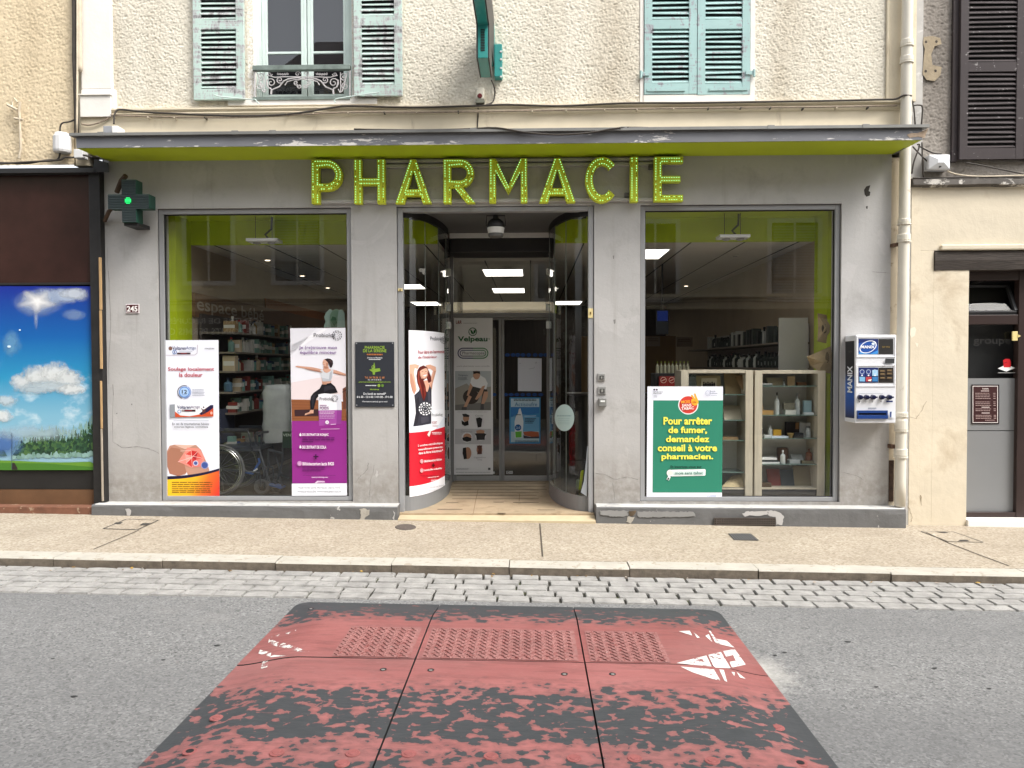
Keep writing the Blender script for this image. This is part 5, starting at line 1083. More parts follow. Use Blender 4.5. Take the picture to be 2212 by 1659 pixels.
mb = MB(); mb.box(xa + .0005 - .2 + .2, 7.4, .0, .28, zl + .001, za - .07, m_creamR); mb.box(xa + .0005, xl0 - .002, .0, .28, -.35, zl, m_creamR); mb.box(xl0 - .002, xd, .0, .28, -.35, zl0 - .002, m_creamR); mb.box(P(1966, 700).x, xa - .0, -.004, .0, -.3, za - .07, m_creamR); mb.build('lower_wall', NR, bevel=.012)
mb = MB(); nn = 30; vs = []; m_old = M('weathered ledge', (.10, .09, .08), .9, .3, 9, c2=(.55, .52, .47), s2=7, t2=.55)
x0 = P(1967, 390).x
for i in range(nn + 1): x = x0 + (7.4 - x0) * i / nn; j = mnoise.noise(Vector((x * 4, 2, 0))) * .012; vs += [(x, .0, za - .075 + j), (x, -.06, za - .06 + j), (x, -.055, za - .01 + j), (x, -.0, za + .02 + j)]
mb.add(vs, [(i * 4 + k, i * 4 + k + 1, i * 4 + k + 5, i * 4 + k + 4) for i in range(nn) for k in range(3)] + [(3, 2, 1, 0)], m_old); mb.build('ledge', NR)
mb = MB(); nn = 26; vs = []; m_beam = M('charred oak beam', (.045, .036, .03), .85, .4, 5, sc=(1.2, 1, 14), bump=.8, bsc=8)
for i in range(nn + 1):
    x = xl0 + (7.4 - xl0) * i / nn; a = mnoise.noise(Vector((x * 5, 0, 0))) * .012; b = mnoise.noise(Vector((x * 3, 9, 0))) * .014
    vs += [(x, .2, zl0 + b), (x, -.008 + a * .5, zl0 + b), (x, -.02 + b * .5, (zl + zl0) / 2), (x, -.008 + a, zl - .008 + a), (x, .2, zl - .008 + a)]
mb.add(vs, [(i * 5 + k, i * 5 + k + 1, i * 5 + k + 6, i * 5 + k + 5) for i in range(nn) for k in range(4)] + [(4, 3, 2, 1, 0)], m_beam); mb.build('lintel_beam', NR)
mb = MB(); mb.box(xl0 + .05, 7.4, -.035, .0, zl + .0005, zl + .055, m_creamR); mb.build('drip_moulding', NR, bevel=.012)
crk = MB(); mb = crk; crackline(Q(3, 2), [(1220, 285), (1280, 300), (1320, 240), (1370, 150)], .006, M('cream crack', (.33, .26, .18), .9), -.0045); crackline(Q(3, 2), [(1200, 1050), (1230, 1090), (1245, 1150), (1235, 1190)], .008, M('cream crack', (.33, .26, .18), .9), -.0055); crackline(Q(3, 2), [(1320, 960), (1330, 1050)], .012, M('cream crack', (.33, .26, .18), .9), -.0045)
S = Sheet(Q(3, 1), hitY(-.0045)); S.poly([(1230, 1180), (1265, 1165), (1280, 1185), (1270, 1240), (1240, 1260), (1225, 1230)], flat('#e0d9c8')); S.poly([(1270, 1300), (1300, 1310), (1290, 1345)], flat('#e0d9c8')); crk.add(S.mb.v, S.mb.f, flat('#e0d9c8')); crk.build('cracks', NR)
# brown black shutter
m_dsh = peel('black brown shutter paint', (.05, .040, .041), (.26, .245, .24), .60)
sd = shutter('shutter', P(2068, 150).x, P(2206, 150).x, P(2130, 347).z, 6.4, -.02, m_dsh, [P(2130, 149).z, 5.6], 0, slat=.046); sd.parent = NR; sd.location -= NR.location - B.location
mb = MB(); mb.box(P(2056, 150).x, P(2068, 150).x, -.02, .2, P(2130, 350).z, 6.45, m_dsh); mb.box(P(2206, 150).x + .004, 5.4, -.05, .05, P(2130, 347).z, 6.4, m_dsh); mb.box(P(2068, 150).x, 5.4, .03, .2, 3.56, 6.45, m_dsh); mb.build('shutter_frame', NR, bevel=.004)
# door of the neighbour
m_dfr = M('dark brown door paint', (.035, .022, .02), .35, .1, 3); YN = .14
dn_ = thing('neighbour_door', 'dark brown glazed door with open hopper transom and grey lower panels at the right edge', 'door', tuple(P(2150, 1110, YN)))
x0 = P(2090, 800, YN).x - .03; xw = P(2195, 800, YN).x; x2 = 5.6; cv = Q(3, 1)
zq = lambda b, j=1: P(*Q(3, j)(1950, b), YN).z
mb = MB(); mb.box(xw, x2, YN - .03, YN + .05, zq(1165, 2), zl0 + .05, m_dfr); mb.box(x0, xw - .0005, YN - .025, YN + .05, zq(765), zl0 + .05, m_dfr); mb.box(x0, xw - .0005, YN - .025, YN + .05, zq(1145), zq(1062), m_dfr); mb.box(x0, xw - .0005, YN - .025, YN + .05, zq(1165, 2), zq(1106, 2), m_dfr); mb.build('door_frame', dn_, bevel=.004)
mb = MB(); mb.box(x0, xw, YN + .02, YN + .03, zq(1106, 2), zq(405, 2) - .004, M('grey frosted panel', (.21, .215, .22), .35, .03, 2)); mb.box(x0, xw, YN + .02, YN + .03, zq(405, 2) + .004, zq(1610), M('grey frosted panel', (.21, .215, .22), .35, .03, 2)); mb.box(x0, xw, YN + .028, YN + .035, zq(405, 2) - .004, zq(405, 2) + .004, m_dark); mb.build('lower_panel', dn_)
mb = MB(); mb.poly([(x0, YN + .02, zq(1610)), (xw, YN + .02, zq(1610)), (xw, YN + .02, zq(1145)), (x0, YN + .02, zq(1145))], m_glass); mb.build('pane', dn_)
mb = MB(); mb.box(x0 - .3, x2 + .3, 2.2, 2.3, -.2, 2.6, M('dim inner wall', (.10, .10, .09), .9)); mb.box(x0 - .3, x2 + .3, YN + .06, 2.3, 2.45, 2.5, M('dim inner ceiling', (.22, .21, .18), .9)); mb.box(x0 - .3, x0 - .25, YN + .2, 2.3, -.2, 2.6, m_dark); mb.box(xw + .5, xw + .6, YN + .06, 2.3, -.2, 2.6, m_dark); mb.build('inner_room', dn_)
hp_ = [(1735, 815), (2065, 800), (2150, 1040), (1735, 1060)]
mb = MB(); y_in, y_out = YN + .14, YN - .0
def hbar(p, q, wd, ya_, yb_): a = P(*cv(*p), ya_); b = P(*cv(*q), yb_); mb.tube([a, b], wd, m_black, 6)
hbar((1650, 812), (2065, 812), .022, y_in, y_in); hbar((2065, 812), (2140, 1030), .024, y_in, y_out); hbar((1650, 1045), (2140, 1040), .02, y_out, y_out); hbar((1760, 795), (1880, 760), .01, y_in, YN); hbar((2100, 900), (2145, 1010), .01, y_in, y_out); mb.build('hopper_frame', dn_)
mb = MB(); mb.poly([P(*cv(1650, 815), y_in), P(*cv(2060, 815), y_in), P(*cv(2130, 1035), y_out + .005), P(*cv(1650, 1040), y_out + .005)], glassmat('door glass', (.55, .55, .5), 1.22)); mb.build('hopper_pane', dn_)
mb = MB(); a, b, c, d = rectpx(Q(3, 2), 1690, 1168, 2600, 1232, YN - .12); mb.box(xd + .001, 5.6, -.03, YN + .05, d - .075, d, flat('#e6e4df')); mb.build('white_sill', dn_, bevel=.006)
S = Sheet(cv, hitY(YN + .017)); S.poly([(1985, 1525), (2060, 1490), (2135, 1520), (2060, 1552)], '#f0f0ee'); S.poly([(2035, 1515), (2035, 1470), (2030, 1455), (2050, 1442), (2090, 1444), (2098, 1470), (2097, 1515)], '#c81f28'); S.line(2040, 1478, 2066, 1468, 6, '#7a1018'); S.line(1988, 1562, 2133, 1562, 4, '#c0c0c0'); S.text('groupe', 1775, 1270, 2095, 1330, flat('#262524'), .01); S.build('sticker', dn_)
mb = MB(); x0_, x1_, c, d = rectpx(cv, 2105, 1205, 2150, 1285, YN - .03); mb.box(x0_, x1_, YN - .045, YN - .031, c, d, flat('#d8c88a')); mb.prism([(x1_, c + .03), (x1_ + .03, (c + d) / 2), (x1_, d - .03)], YN - .05, YN - .031, flat('#d8c88a')); mb.build('latch', dn_, bevel=.002)
pq = thing('price_plaque', 'maroon framed price notice on the grey panel of the right hand door', 'notice', tuple(P(*Q(3, 2)(1878, 335), YN)))
S = Sheet(Q(3, 2), hitY(YN + .015)); S.rect(1757, 5, 1998, 347, '#221a1b'); S.rect(1768, 16, 1986, 335, '#e8e0de'); S.rect(1773, 21, 1981, 330, '#3a1d1e'); S.build('plate', pq)
S = Sheet(Q(3, 2), hitY(YN + .013)); S.text('TARIFS', 1850, 35, 1905, 48, '#e8dcd8', .02); S.lines(1840, 1910, [60], 6, '#d8c8c4', 0)
for b in (80, 95, 110, 125, 155, 170, 185, 215, 230, 270, 283, 296): S.lines(1790, 1930, [b], 4, '#b8a09c'); S.rect(1945, b - 2, 1965, b + 2, '#b8a09c')
for b in (200, 250): S.rect(1840, b - 3, 1910, b + 3, '#d8c8c4')
S.lines(1870, 1965, [312], 4, '#b8a09c'); S.build('print', pq)
# alarm box, cables
ab = thing('alarm_box', 'white square alarm box under the canopy corner on the grey wall', 'alarm box', tuple(P(2031, 348, -.1)))
x0_, x1_, c, d = rectpx(Q(3, 0), 1405, 1328, 1588, 1455, -.12); mb = MB(); mb.box(x0_, x1_, -.09, .01, c, d, flat('#d4d6da')); mb.hexa([(x0_ + .002, -.09, c + .002), (x1_ - .002, -.09, c + .002), (x1_ - .002, -.089, d - .002), (x0_ + .002, -.089, d - .002), (x0_ + .07, -.125, c + .05), (x1_ - .07, -.125, c + .05), (x1_ - .07, -.124, d - .045), (x0_ + .07, -.124, d - .045)], flat('#dfe1e4')) if False else None
mb.build('case', ab, bevel=.008)
mb = MB(); ym = -.09; xo, xi = (x0_ + .006, x1_ - .006), (x0_ + .07, x1_ - .07); zo, zi = (c + .006, d - .006), (c + .055, d - .05)
vs = [(xo[0], ym, zo[0]), (xo[1], ym, zo[0]), (xo[1], ym, zo[1]), (xo[0], ym, zo[1]), (xi[0], -.12, zi[0]), (xi[1], -.12, zi[0]), (xi[1], -.12, zi[1]), (xi[0], -.12, zi[1])]
mb.add(vs, [(0, 1, 5, 4), (1, 2, 6, 5), (2, 3, 7, 6), (3, 0, 4, 7), (4, 5, 6, 7)], flat('#d9dbde')); mb.lathe([(.012, -.004), (.012, .01)], ((x0_ + x1_) / 2, -.1, c + .025), m_dark, 10, 'y'); mb.build('cover', ab)
cv = Q(3, 0)
for pts, lab in (([(1243, 865), (1262, 950), (1272, 1080)], 'dark cable hanging behind the downpipe above the canopy'), ([(1262, 912), (1300, 908), (1335, 930), (1325, 1080)], 'dark cable hooking over beside the downpipe'), ([(1250, 1265), (1300, 1320), (1400, 1420), (1405, 1460)], 'dark cable running from canopy corner to the alarm box'), ([(1330, 1230), (1335, 1400), (1345, 1535)], 'straight dark cable dropping from the canopy corner'), ([(1290, 1250), (1310, 1260), (1260, 1400), (1243, 1500)], 'dark cable slanting left behind the downpipe'), ([(1550, 1480), (1650, 1510), (1850, 1525), (2212, 1515)], 'pale cable sagging right of the alarm box'), ([(1700, 1405), (1850, 1430), (2212, 1505)], 'dark rod sloping under the black shutter'), ([(1250, 1540), (1500, 1535), (1800, 1530), (2212, 1530)], 'dark cable lying along the weathered ledge'), ([(1300, 1260), (1420, 1320), (1500, 1330)], 'thin cable reaching the alarm box from the left')):
    cable('cable', lab, [(a, b) for a, b in pts], .0075, m_cb if 'pale' not in lab else m_cp, -.05, cv)

# downpipe
dp = thing('downpipe', 'cream painted cast downpipe with collars between the two facades', 'downpipe', (3.62, -.09, 0))
m_dp = M('cream pipe paint', (.66, .62, .53), .5, .08, 3, sc=(1, 1, .4), c2=(.40, .33, .23), s2=5, t2=.68, w2=.05)
def ppx(y): return P((1948 + 1970) / 2 - (y - 100) * .0155, y, -.09)
mb = MB(); mb.tube([ppx(y) for y in list(range(-160, 1060, 60)) + [1093]], .05, m_dp, 20, True); mb.build('pipe', dp, smooth=True)
for y, hgt, r in ((92, .05, .054), (128, .05, .056), (478, .04, .054), (513, .06, .057), (893, .03, .056), (917, .10, .056), (1072 - 95, .07, .058)):
    q = ppx(y); mb = MB(); mb.lathe([(r, -hgt / 2), (r + .003, -hgt / 2 + .006), (r + .003, hgt / 2 - .006), (r, hgt / 2)], tuple(q), m_dp, 20); mb.lathe([(r + .007, -.01), (r + .007, .004)], (q.x, q.y, q.z - hgt / 2 - .006), m_dp, 20); mb.build('collar', dp)
mb = MB(); q = ppx(520); mb.box(q.x - .09, q.x - .05, -.08, -.0, q.z - .05, q.z - .02, M('rusty clamp', (.12, .07, .045), .8, .3, 20)); q = ppx(965); mb.box(q.x - .085, q.x - .05, -.08, -.0, q.z - .02, q.z + .02, M('rusty clamp', (.12, .07, .045), .8, .3, 20)); mb.build('clamp', dp)
mb = MB(); mb.box(3.507, 3.60, .004, .2, -.3, 3.5, M('old cream edge', (.50, .43, .32), .9, .12, 3, c2=(.30, .24, .17), s2=5, t2=.6)); q = P(*Q(3, 2)(1070, 660), -.002); z2 = P(*Q(3, 2)(1070, 1015), -.002).z; mb.box(q.x - .028, q.x + .02, -.004, .003, z2, q.z, M('dark gap strip', (.05, .03, .02), .95, .4, 20)); mb.build('edge_return', B)  # narrow dark brown strip stands for the gap along the edge
# ============================================================ POSTERS AND PLATES ON THE SHOPFRONT
YP = .050
def poster(name, lab, pts, cv, hit, paper, cat='poster'):
    S = Sheet(cv, hit); S.k = 0; S.poly(pts, paper, 0); o = S.mb.build(name); return tag(o, lab, cat), Sheet(cv, hit)
# pain relief poster, left window
p, S = poster('poster', 'white pain relief poster with a red knee and yellow curved foot', [(60, 287), (517, 285), (527, 1588), (73, 1592)], Z3, hitY(YP), flat('#e6e8f2'))
S.poly([(87, 1215), (110, 1166), (150, 1157), (250, 1160), (330, 1160), (372, 1200), (400, 1265), (425, 1320), (442, 1372), (420, 1398), (300, 1416), (262, 1410), (252, 1385), (240, 1405), (180, 1420), (110, 1400), (88, 1330)], '#b98a76'); S.poly([(87, 1230), (120, 1180), (190, 1190), (240, 1250), (235, 1330), (250, 1390), (180, 1418), (110, 1398), (88, 1330)], '#a8745f'); S.poly([(240, 1340), (300, 1360), (390, 1340), (440, 1372), (400, 1400), (265, 1415), (252, 1385)], '#c0917c')
S.poly([(150, 1160), (240, 1195), (320, 1162), (250, 1160)], '#dcb7a6'); S.poly([(180, 1300), (260, 1180), (360, 1190), (405, 1270), (380, 1330), (290, 1350), (230, 1320)], '#e08d80')
for q, c in (([(240, 1240), (290, 1205), (300, 1260)], '#d8473f'), ([(290, 1205), (345, 1215), (300, 1260)], '#c62f2f'), ([(345, 1215), (385, 1270), (330, 1285)], '#dd6055'), ([(240, 1240), (300, 1260), (250, 1310)], '#e7a096'), ([(300, 1260), (345, 1215), (330, 1285)], '#a92330'), ([(250, 1310), (300, 1260), (330, 1285), (300, 1345)], '#cf3a36'), ([(330, 1285), (385, 1270), (370, 1340), (300, 1345)], '#e08078')): S.poly(q, c, 6)
for a0, b0, a1, b1 in ((240, 1240, 385, 1270), (290, 1205, 300, 1345), (345, 1215, 250, 1310), (180, 1300, 300, 1260), (200, 1210, 290, 1205)): S.line(a0, b0, a1, b1, 3, '#f3cfc6', 7)
S.ell(328, 1311, 22, 22, '#c9cbe0', 8); S.ell(328, 1311, 15, 15, '#4a5a9a', 9); S.ell(403, 1328, 31, 31, '#8f9cc8', 8); S.ell(403, 1328, 25, 25, '#3f5596', 9)
cur = [(73 + 452 * t, 1447 - 8 * t + 30 * sin(t * 1.2) * 0 - 66 * t ** 2.1) for t in [i / 14 for i in range(15)]]
def gradmat(name, stops, a, b):                 # printed colour gradient between two photo points, fixed on the sheet
    n = NT(name); o = n.xyz(); pa, pb = P(*a, YP), P(*b, YP); d = pb - pa; l2 = d.length ** 2
    t = n.math('ADD', n.math('MULTIPLY', n.math('SUBTRACT', o[0], pa.x), d.x / l2), n.math('MULTIPLY', n.math('SUBTRACT', o[2], pa.z), d.z / l2))
    return n.done(n.bsdf(n.ramp(t, [(q, L(c)) for q, c in stops]), .45, 0, .3))
S.poly(cur + [(527, 1588), (73, 1592)], gradmat('printed yellow to red', [(0, '#f2c22a'), (.45, '#eeb22a'), (.7, '#e0702c'), (1, '#d6382c')], Z3(120, 1440), Z3(500, 1600)))
S.poly([(a, b - 27 + 8 * i / 14) for i, (a, b) in enumerate(cur)] + cur[::-1], '#1c1838')
S.k = 12; S.lines(130, 480, [1470, 1488, 1506, 1524, 1540, 1553], 5, '#6a4a1a')
for q in ([(62, 412), (320, 410), (340, 395), (345, 325)],):
    for (a, b), (c, d) in zip(q, q[1:]): S.line(a, b, c, d, 3, '#a08c98', 13)
S.build('picture', p); S.mb = MB(); S.k = 3
S.ell(117, 355, 16, 17, '#7c5a50'); S.text('Voltaren', 134, 338, 245, 368, '#242b60', .018); S.text('Actigo', 247, 338, 330, 371, '#4b5a8c'); S.ring(152, 385, 13, 18, '#4a78b8'); S.text('1', 148, 378, 155, 394, '#2a4a8a'); S.rect(172, 391, 285, 403, '#3a1a24'); S.rect(205, 394, 255, 400, '#8c2630'); S.line(190, 378, 300, 378, 3, '#9aa0b0'); S.text('HALEON', 405, 351, 482, 362, '#30343c', .02)
S.text('Soulage localement', 98, 512, 482, 550, '#b01f38', .02); S.text('la douleur', 192, 558, 386, 592, '#b01f38', .02)
S.ring(233, 719, 52, 57, '#1c2440', 1.9, 5.2); S.ring(235, 719, 50, 55, '#5c84c4', -1.0, 1.6); S.ell(235, 719, 46, 46, '#5b8ad0'); S.ell(235, 719, 38, 38, '#a9c6ea'); S.text('12', 214, 701, 258, 732, '#10142a', .03); S.line(215, 742, 255, 742, 4, '#3a5a94')
S.lines(302, 408, [697, 709, 721, 733, 746], 3.4, '#70788c')
S.poly([(113, 824), (157, 820), (160, 928), (116, 930)], '#8f959c'); S.poly([(157, 820), (478, 826), (478, 922), (160, 928)], '#eef0f4'); S.poly([(157, 880), (200, 912), (280, 920), (360, 905), (430, 870), (478, 850), (478, 922), (160, 928)], '#c8502c'); S.poly([(165, 850), (176, 890), (240, 915), (330, 905), (400, 880), (400, 840)], '#eef0f4'); S.poly([(360, 900), (420, 850), (455, 826), (478, 826), (478, 850), (430, 885), (380, 910)], '#221a40')
S.poly([(388, 905), (385, 870), (372, 850), (392, 862), (402, 862), (425, 846), (412, 872), (412, 905), (402, 880)], '#5a3a3a'); S.ell(397, 845, 6, 7, '#4a3040'); S.ell(462, 893, 10, 12, '#e8b0a0'); S.text('Voltaren', 176, 829, 288, 859, '#242b60', .018); S.text('Actigo', 290, 829, 368, 862, '#6a5a80'); S.ring(195, 880, 11, 15, '#4a78b8'); S.rect(215, 865, 330, 881, '#3a1a24'); S.rect(245, 869, 300, 877, '#8c2630'); S.text('2%', 218, 867, 238, 879, '#e8e0e0', .02)
S.line(147, 957, 440, 957, 4, '#a4a8b4'); S.text('En cas de traumatismes bénins :', 137, 973, 453, 994, '#2a2c38', .01); S.text('entorses légères, contusions', 153, 1000, 436, 1020, '#2a2c38', .01)
S.build('lettering', p)

def probio(S, a0, b0, a1, b1, ra, rb, r, dark='#33303c'):
    S.text('Probiolog', a0, b0, a1, b1, dark, .0); S.dashring(ra, rb, r, dark)
# slimming poster, purple
p, S = poster('poster', 'tall poster with a stretching woman above a purple lower half', [(1114, 187), (1575, 184), (1590, 1578), (1134, 1580)], Z3, hitY(YP), flat('#e4e3ea'))
for q, c in (([(1115, 190), (1330, 190), (1117, 420)], '#dcdbe2'), ([(1120, 330), (1400, 190), (1430, 190), (1121, 400)], '#eeedf2'), ([(1123, 640), (1580, 560), (1580, 780), (1124, 782)], '#e2d4d6')): S.poly(q, c, 1)
S.poly([(1124, 780), (1360, 785), (1580, 800), (1584, 958), (1128, 962)], '#8c5636', 2)
for b in (800, 825, 850, 920, 940): S.line(1126, b, 1580, b + 6, 3, '#71412a', 3)
S.poly([(1150, 866), (1350, 862), (1352, 918), (1152, 920)], '#3a2428', 4); S.poly([(1552, 690), (1580, 675), (1582, 860), (1556, 860)], '#6a4030', 4); S.line(1550, 720, 1582, 700, 6, '#3a241c', 5)
sk = '#c99a84'; S.poly([(1157, 503), (1175, 500), (1240, 506), (1300, 512), (1385, 530), (1380, 554), (1330, 544), (1280, 531), (1190, 516), (1165, 511)], sk, 6); S.poly([(1460, 530), (1500, 538), (1578, 567), (1579, 581), (1520, 571), (1468, 562)], sk, 6)
S.poly([(1392, 500), (1432, 500), (1438, 525), (1470, 538), (1462, 590), (1454, 655), (1383, 655), (1376, 600), (1366, 540), (1392, 525)], '#cfa08a', 7); S.ell(1408, 474, 23, 31, '#d3a58f', 8)
S.poly([(1400, 448), (1425, 438), (1450, 442), (1470, 458), (1472, 485), (1462, 512), (1448, 516), (1440, 495), (1428, 470), (1412, 455)], '#2c2024', 9); S.line(1392, 470, 1400, 468, 3, '#4a3028', 9); S.line(1392, 492, 1402, 491, 3, '#a0524a', 9)
S.poly([(1367, 535), (1384, 528), (1398, 552), (1420, 560), (1445, 548), (1462, 528), (1476, 538), (1468, 590), (1454, 628), (1386, 631), (1374, 590)], '#cdd0d6', 10); S.poly([(1380, 600), (1440, 612), (1454, 628), (1386, 631)], '#b4b8c0', 11)
S.poly([(1378, 656), (1454, 642), (1488, 672), (1512, 722), (1440, 735), (1360, 745), (1335, 770), (1322, 820), (1311, 868), (1284, 868), (1281, 800), (1288, 755), (1310, 725), (1362, 690)], '#17161c', 10); S.poly([(1284, 866), (1311, 866), (1309, 896), (1265, 905), (1236, 913), (1240, 898), (1274, 886)], '#d0a28c', 10)
for q, c in (([(1240, 522), (1330, 534), (1385, 550), (1380, 556), (1310, 542), (1240, 526)], '#a87662'), ([(1468, 556), (1530, 568), (1579, 578), (1579, 583), (1520, 573)], '#a87662'), ([(1412, 478), (1431, 472), (1431, 498), (1418, 504)], '#b5836c'), ([(1395, 504), (1425, 506), (1432, 520), (1405, 524)], '#b07c66'), ([(1445, 560), (1464, 540), (1462, 600), (1450, 626), (1436, 628)], '#aeb2bb'), ([(1384, 636), (1420, 640), (1418, 656), (1382, 655)], '#b98a74'), ([(1400, 672), (1450, 664), (1490, 690), (1440, 700), (1395, 720)], '#2c2b33'), ([(1296, 770), (1312, 742), (1330, 738), (1314, 775), (1306, 850), (1298, 850)], '#2c2b33'), ([(1246, 904), (1290, 892), (1308, 896), (1262, 906)], '#a9765f'), ([(1432, 448), (1458, 452), (1464, 480), (1452, 470)], '#4a3838')): S.poly(q, c, 12)
pm = '#8e2b86'; S.poly([(1128, 960), (1584, 958), (1589, 1477), (1133, 1479)], pm, 11); S.poly([(1350, 738), (1402, 729), (1540, 741), (1545, 868), (1352, 872)], '#e8e8ee', 13); S.poly([(1500, 735), (1540, 741), (1545, 868), (1505, 868)], '#d4d4de', 14); S.poly([(1352, 872), (1545, 868), (1541, 985), (1357, 1000)], '#a04a9e', 13); S.poly([(1505, 868), (1545, 868), (1541, 985), (1500, 990)], '#8a3a8a', 14)
S.build('picture', p); S.mb = MB(); S.k = 15
probio(S, 1312, 228, 1490, 272, 1505, 248, 42); S.text('Je (re)trouve mon', 1190, 334, 1505, 368, '#6c3f86', .012); S.text('équilibre minceur', 1197, 374, 1502, 410, '#6c3f86', .012); probio(S, 1362, 762, 1478, 795, 1487, 772, 28); S.text('POIDS', 1363, 840, 1437, 864, '#7a2f78', .02); S.lines(1363, 1420, [829], 6, '#8a4a88', 0)
S.k += 1; kk = S.k
for b, c in ((884, '#e8d4e8'), (895, '#e8d4e8'), (910, '#d8b4d8'), (925, '#d8b4d8'), (938, '#c890c8')): S.lines(1362, 1495, [b], 4, c)
S.ell(1425, 970, 15, 15, '#ece4ee'); S.text('15', 1418, 963, 1433, 977, '#7a3a78', .01); S.line(1372, 1027, 1528, 1024, 3, '#e0c0de'); S.line(1455, 988, 1498, 985, 5, '#e0c8e0')
for (b, t, a1) in ((1062, "DE L'EXTRAIT DE KONJAC", 1437), (1163, 'DE L\'EXTRAIT DE COLA', 1418)): S.ell(1203, b + 14, 9, 10, '#f0e4f0'); S.poly([(1195, b + 10), (1203, b - 6), (1211, b + 10)], '#f0e4f0'); S.text(t, 1218, b, a1, b + 26, '#f4ecf4', .03)
dk = '#4e1450'; S.lines(1220, 1490, [1100, 1115], 7, dk, 0); S.lines(1220, 1310, [1131], 7, dk, 0); S.lines(1220, 1400, [1199], 6, dk, 0); S.rect(1327, 1235, 1337, 1276, '#381038'); S.rect(1311, 1250, 1354, 1260, '#381038'); S.ell(1197, 1312, 19, 20, '#dba8d4'); S.dashring(1197, 1312, 17, pm, 8); S.text('Bifidobacterium lactis B420', 1222, 1300, 1482, 1328, '#f4ecf4', .02)
S.lines(1220, 1450, [1343, 1358], 6, dk, .3); S.lines(1220, 1375, [1373], 6, dk, 0); S.lines(1225, 1500, [1411], 4, '#6a2468', 0); S.text('www.probiolog.com', 1297, 1420, 1432, 1434, '#f0e4f0', .02); S.poly([(1322, 1475), (1345, 1456), (1405, 1458), (1408, 1463), (1350, 1463), (1345, 1475)], '#e4cce4'); S.text('ARAGAN', 1345, 1462, 1405, 1474, '#e4cce4', .02)
S.poly([(1133, 1479), (1589, 1477), (1590, 1578), (1134, 1580)], '#e8eaf0'); S.text('POUR VOTRE SANTÉ, PRATIQUEZ UNE ACTIVITÉ', 1190, 1501, 1535, 1525, '#7a7c84', .0); S.text('PHYSIQUE RÉGULIÈRE. WWW.MANGERBOUGER.FR', 1182, 1534, 1543, 1556, '#7a7c84', .0)
S.build('lettering', p)
# stop smoking poster, right window
p, S = poster('poster', 'green stop smoking poster with large yellow words', [(62, 672), (692, 672), (682, 1612), (55, 1607)], Z4, hitY(YP), flat('#e6e8f2'))
gn = '#2f8068'; S.poly([(110, 788), (691, 788), (683, 1556), (104, 1556)], gn); S.ell(402, 825, 84, 80, '#eef0f0', n=36); S.ell(402, 825, 76, 72, '#cf3f36', n=36)
yl = flat('#f2b03a'); S.k += 1; S.poly([(425, 800), (428, 780), (445, 775), (462, 780), (485, 785), (487, 805), (476, 826), (455, 832), (435, 822)], yl); k = S.k + 1
S.poly([(445, 785), (424, 748), (427, 742), (436, 743), (464, 782)], yl, k); S.poly([(462, 784), (450, 736), (453, 730), (462, 731), (482, 784)], yl, k); S.poly([(430, 800), (455, 792), (470, 800), (468, 812), (440, 812)], flat('#e08a28'), k + 1); S.line(444, 800, 470, 806, 3, '#8a4a20', k + 2); S.k = k + 3
S.ring(250, 1393, 0, 28, '#eef2f2'); S.poly([(262, 1366), (538, 1360), (546, 1366), (545, 1408), (538, 1415), (262, 1421)], '#eef2f2'); S.poly([(272, 1378), (530, 1372), (534, 1378), (533, 1404), (528, 1408), (272, 1412)], '#d6e6e2'); S.ell(252, 1392, 21, 20, '#e9e4da'); S.line(246, 1420, 230, 1450, 22, '#eef2f2'); S.line(240, 1432, 231, 1448, 12, '#1c3a34')
S.build('picture', p); S.mb = MB(); S.k += 1
for t, a0, b0, a1, b1 in (('Pour arrêter', 195, 926, 600, 990), ('de fumer,', 235, 1005, 557, 1070), ('demandez', 215, 1082, 577, 1136), ('conseil à votre', 147, 1154, 640, 1212), ('pharmacien.', 178, 1230, 608, 1292)): S.text(t, a0, b0, a1, b1, '#f3ea5c', .04)
S.text('MOIS', 342, 790, 415, 814, '#f2b03a', .03, -.06); S.text('SANS', 348, 818, 427, 842, '#f4f0ea', .03, -.04); S.text('TABAC', 342, 846, 448, 870, '#f4f0ea', .03, -.08); S.text('Et inscrivez-vous sur', 253, 1330, 512, 1350, '#10201c', .03); S.text('mois sans tabac', 290, 1381, 522, 1405, '#2c6a5c', .02, -.01)
S.text('RÉPUBLIQUE', 110, 712, 188, 723, '#3a3c48', .02); S.text('FRANÇAISE', 110, 726, 178, 737, '#3a3c48', .02); S.ell(117, 699, 8, 7, '#22263a'); S.ell(138, 699, 8, 7, '#3a2a34'); S.lines(112, 142, [747, 754, 761], 3, '#9a9ca6'); S.text('Santé', 580, 705, 625, 717, '#4a5070', .01); S.text('publique', 580, 722, 642, 736, '#4a5070', .01); S.dashring(562, 727, 24, '#8a90aa', 7); S.lines(585, 640, [746], 3, '#9aa0b4', 0); S.dashring(568, 1588, 12, '#6a80b0', 7); S.lines(583, 632, [1582, 1592], 5, '#6a80b0', 0)
S.build('lettering', p)
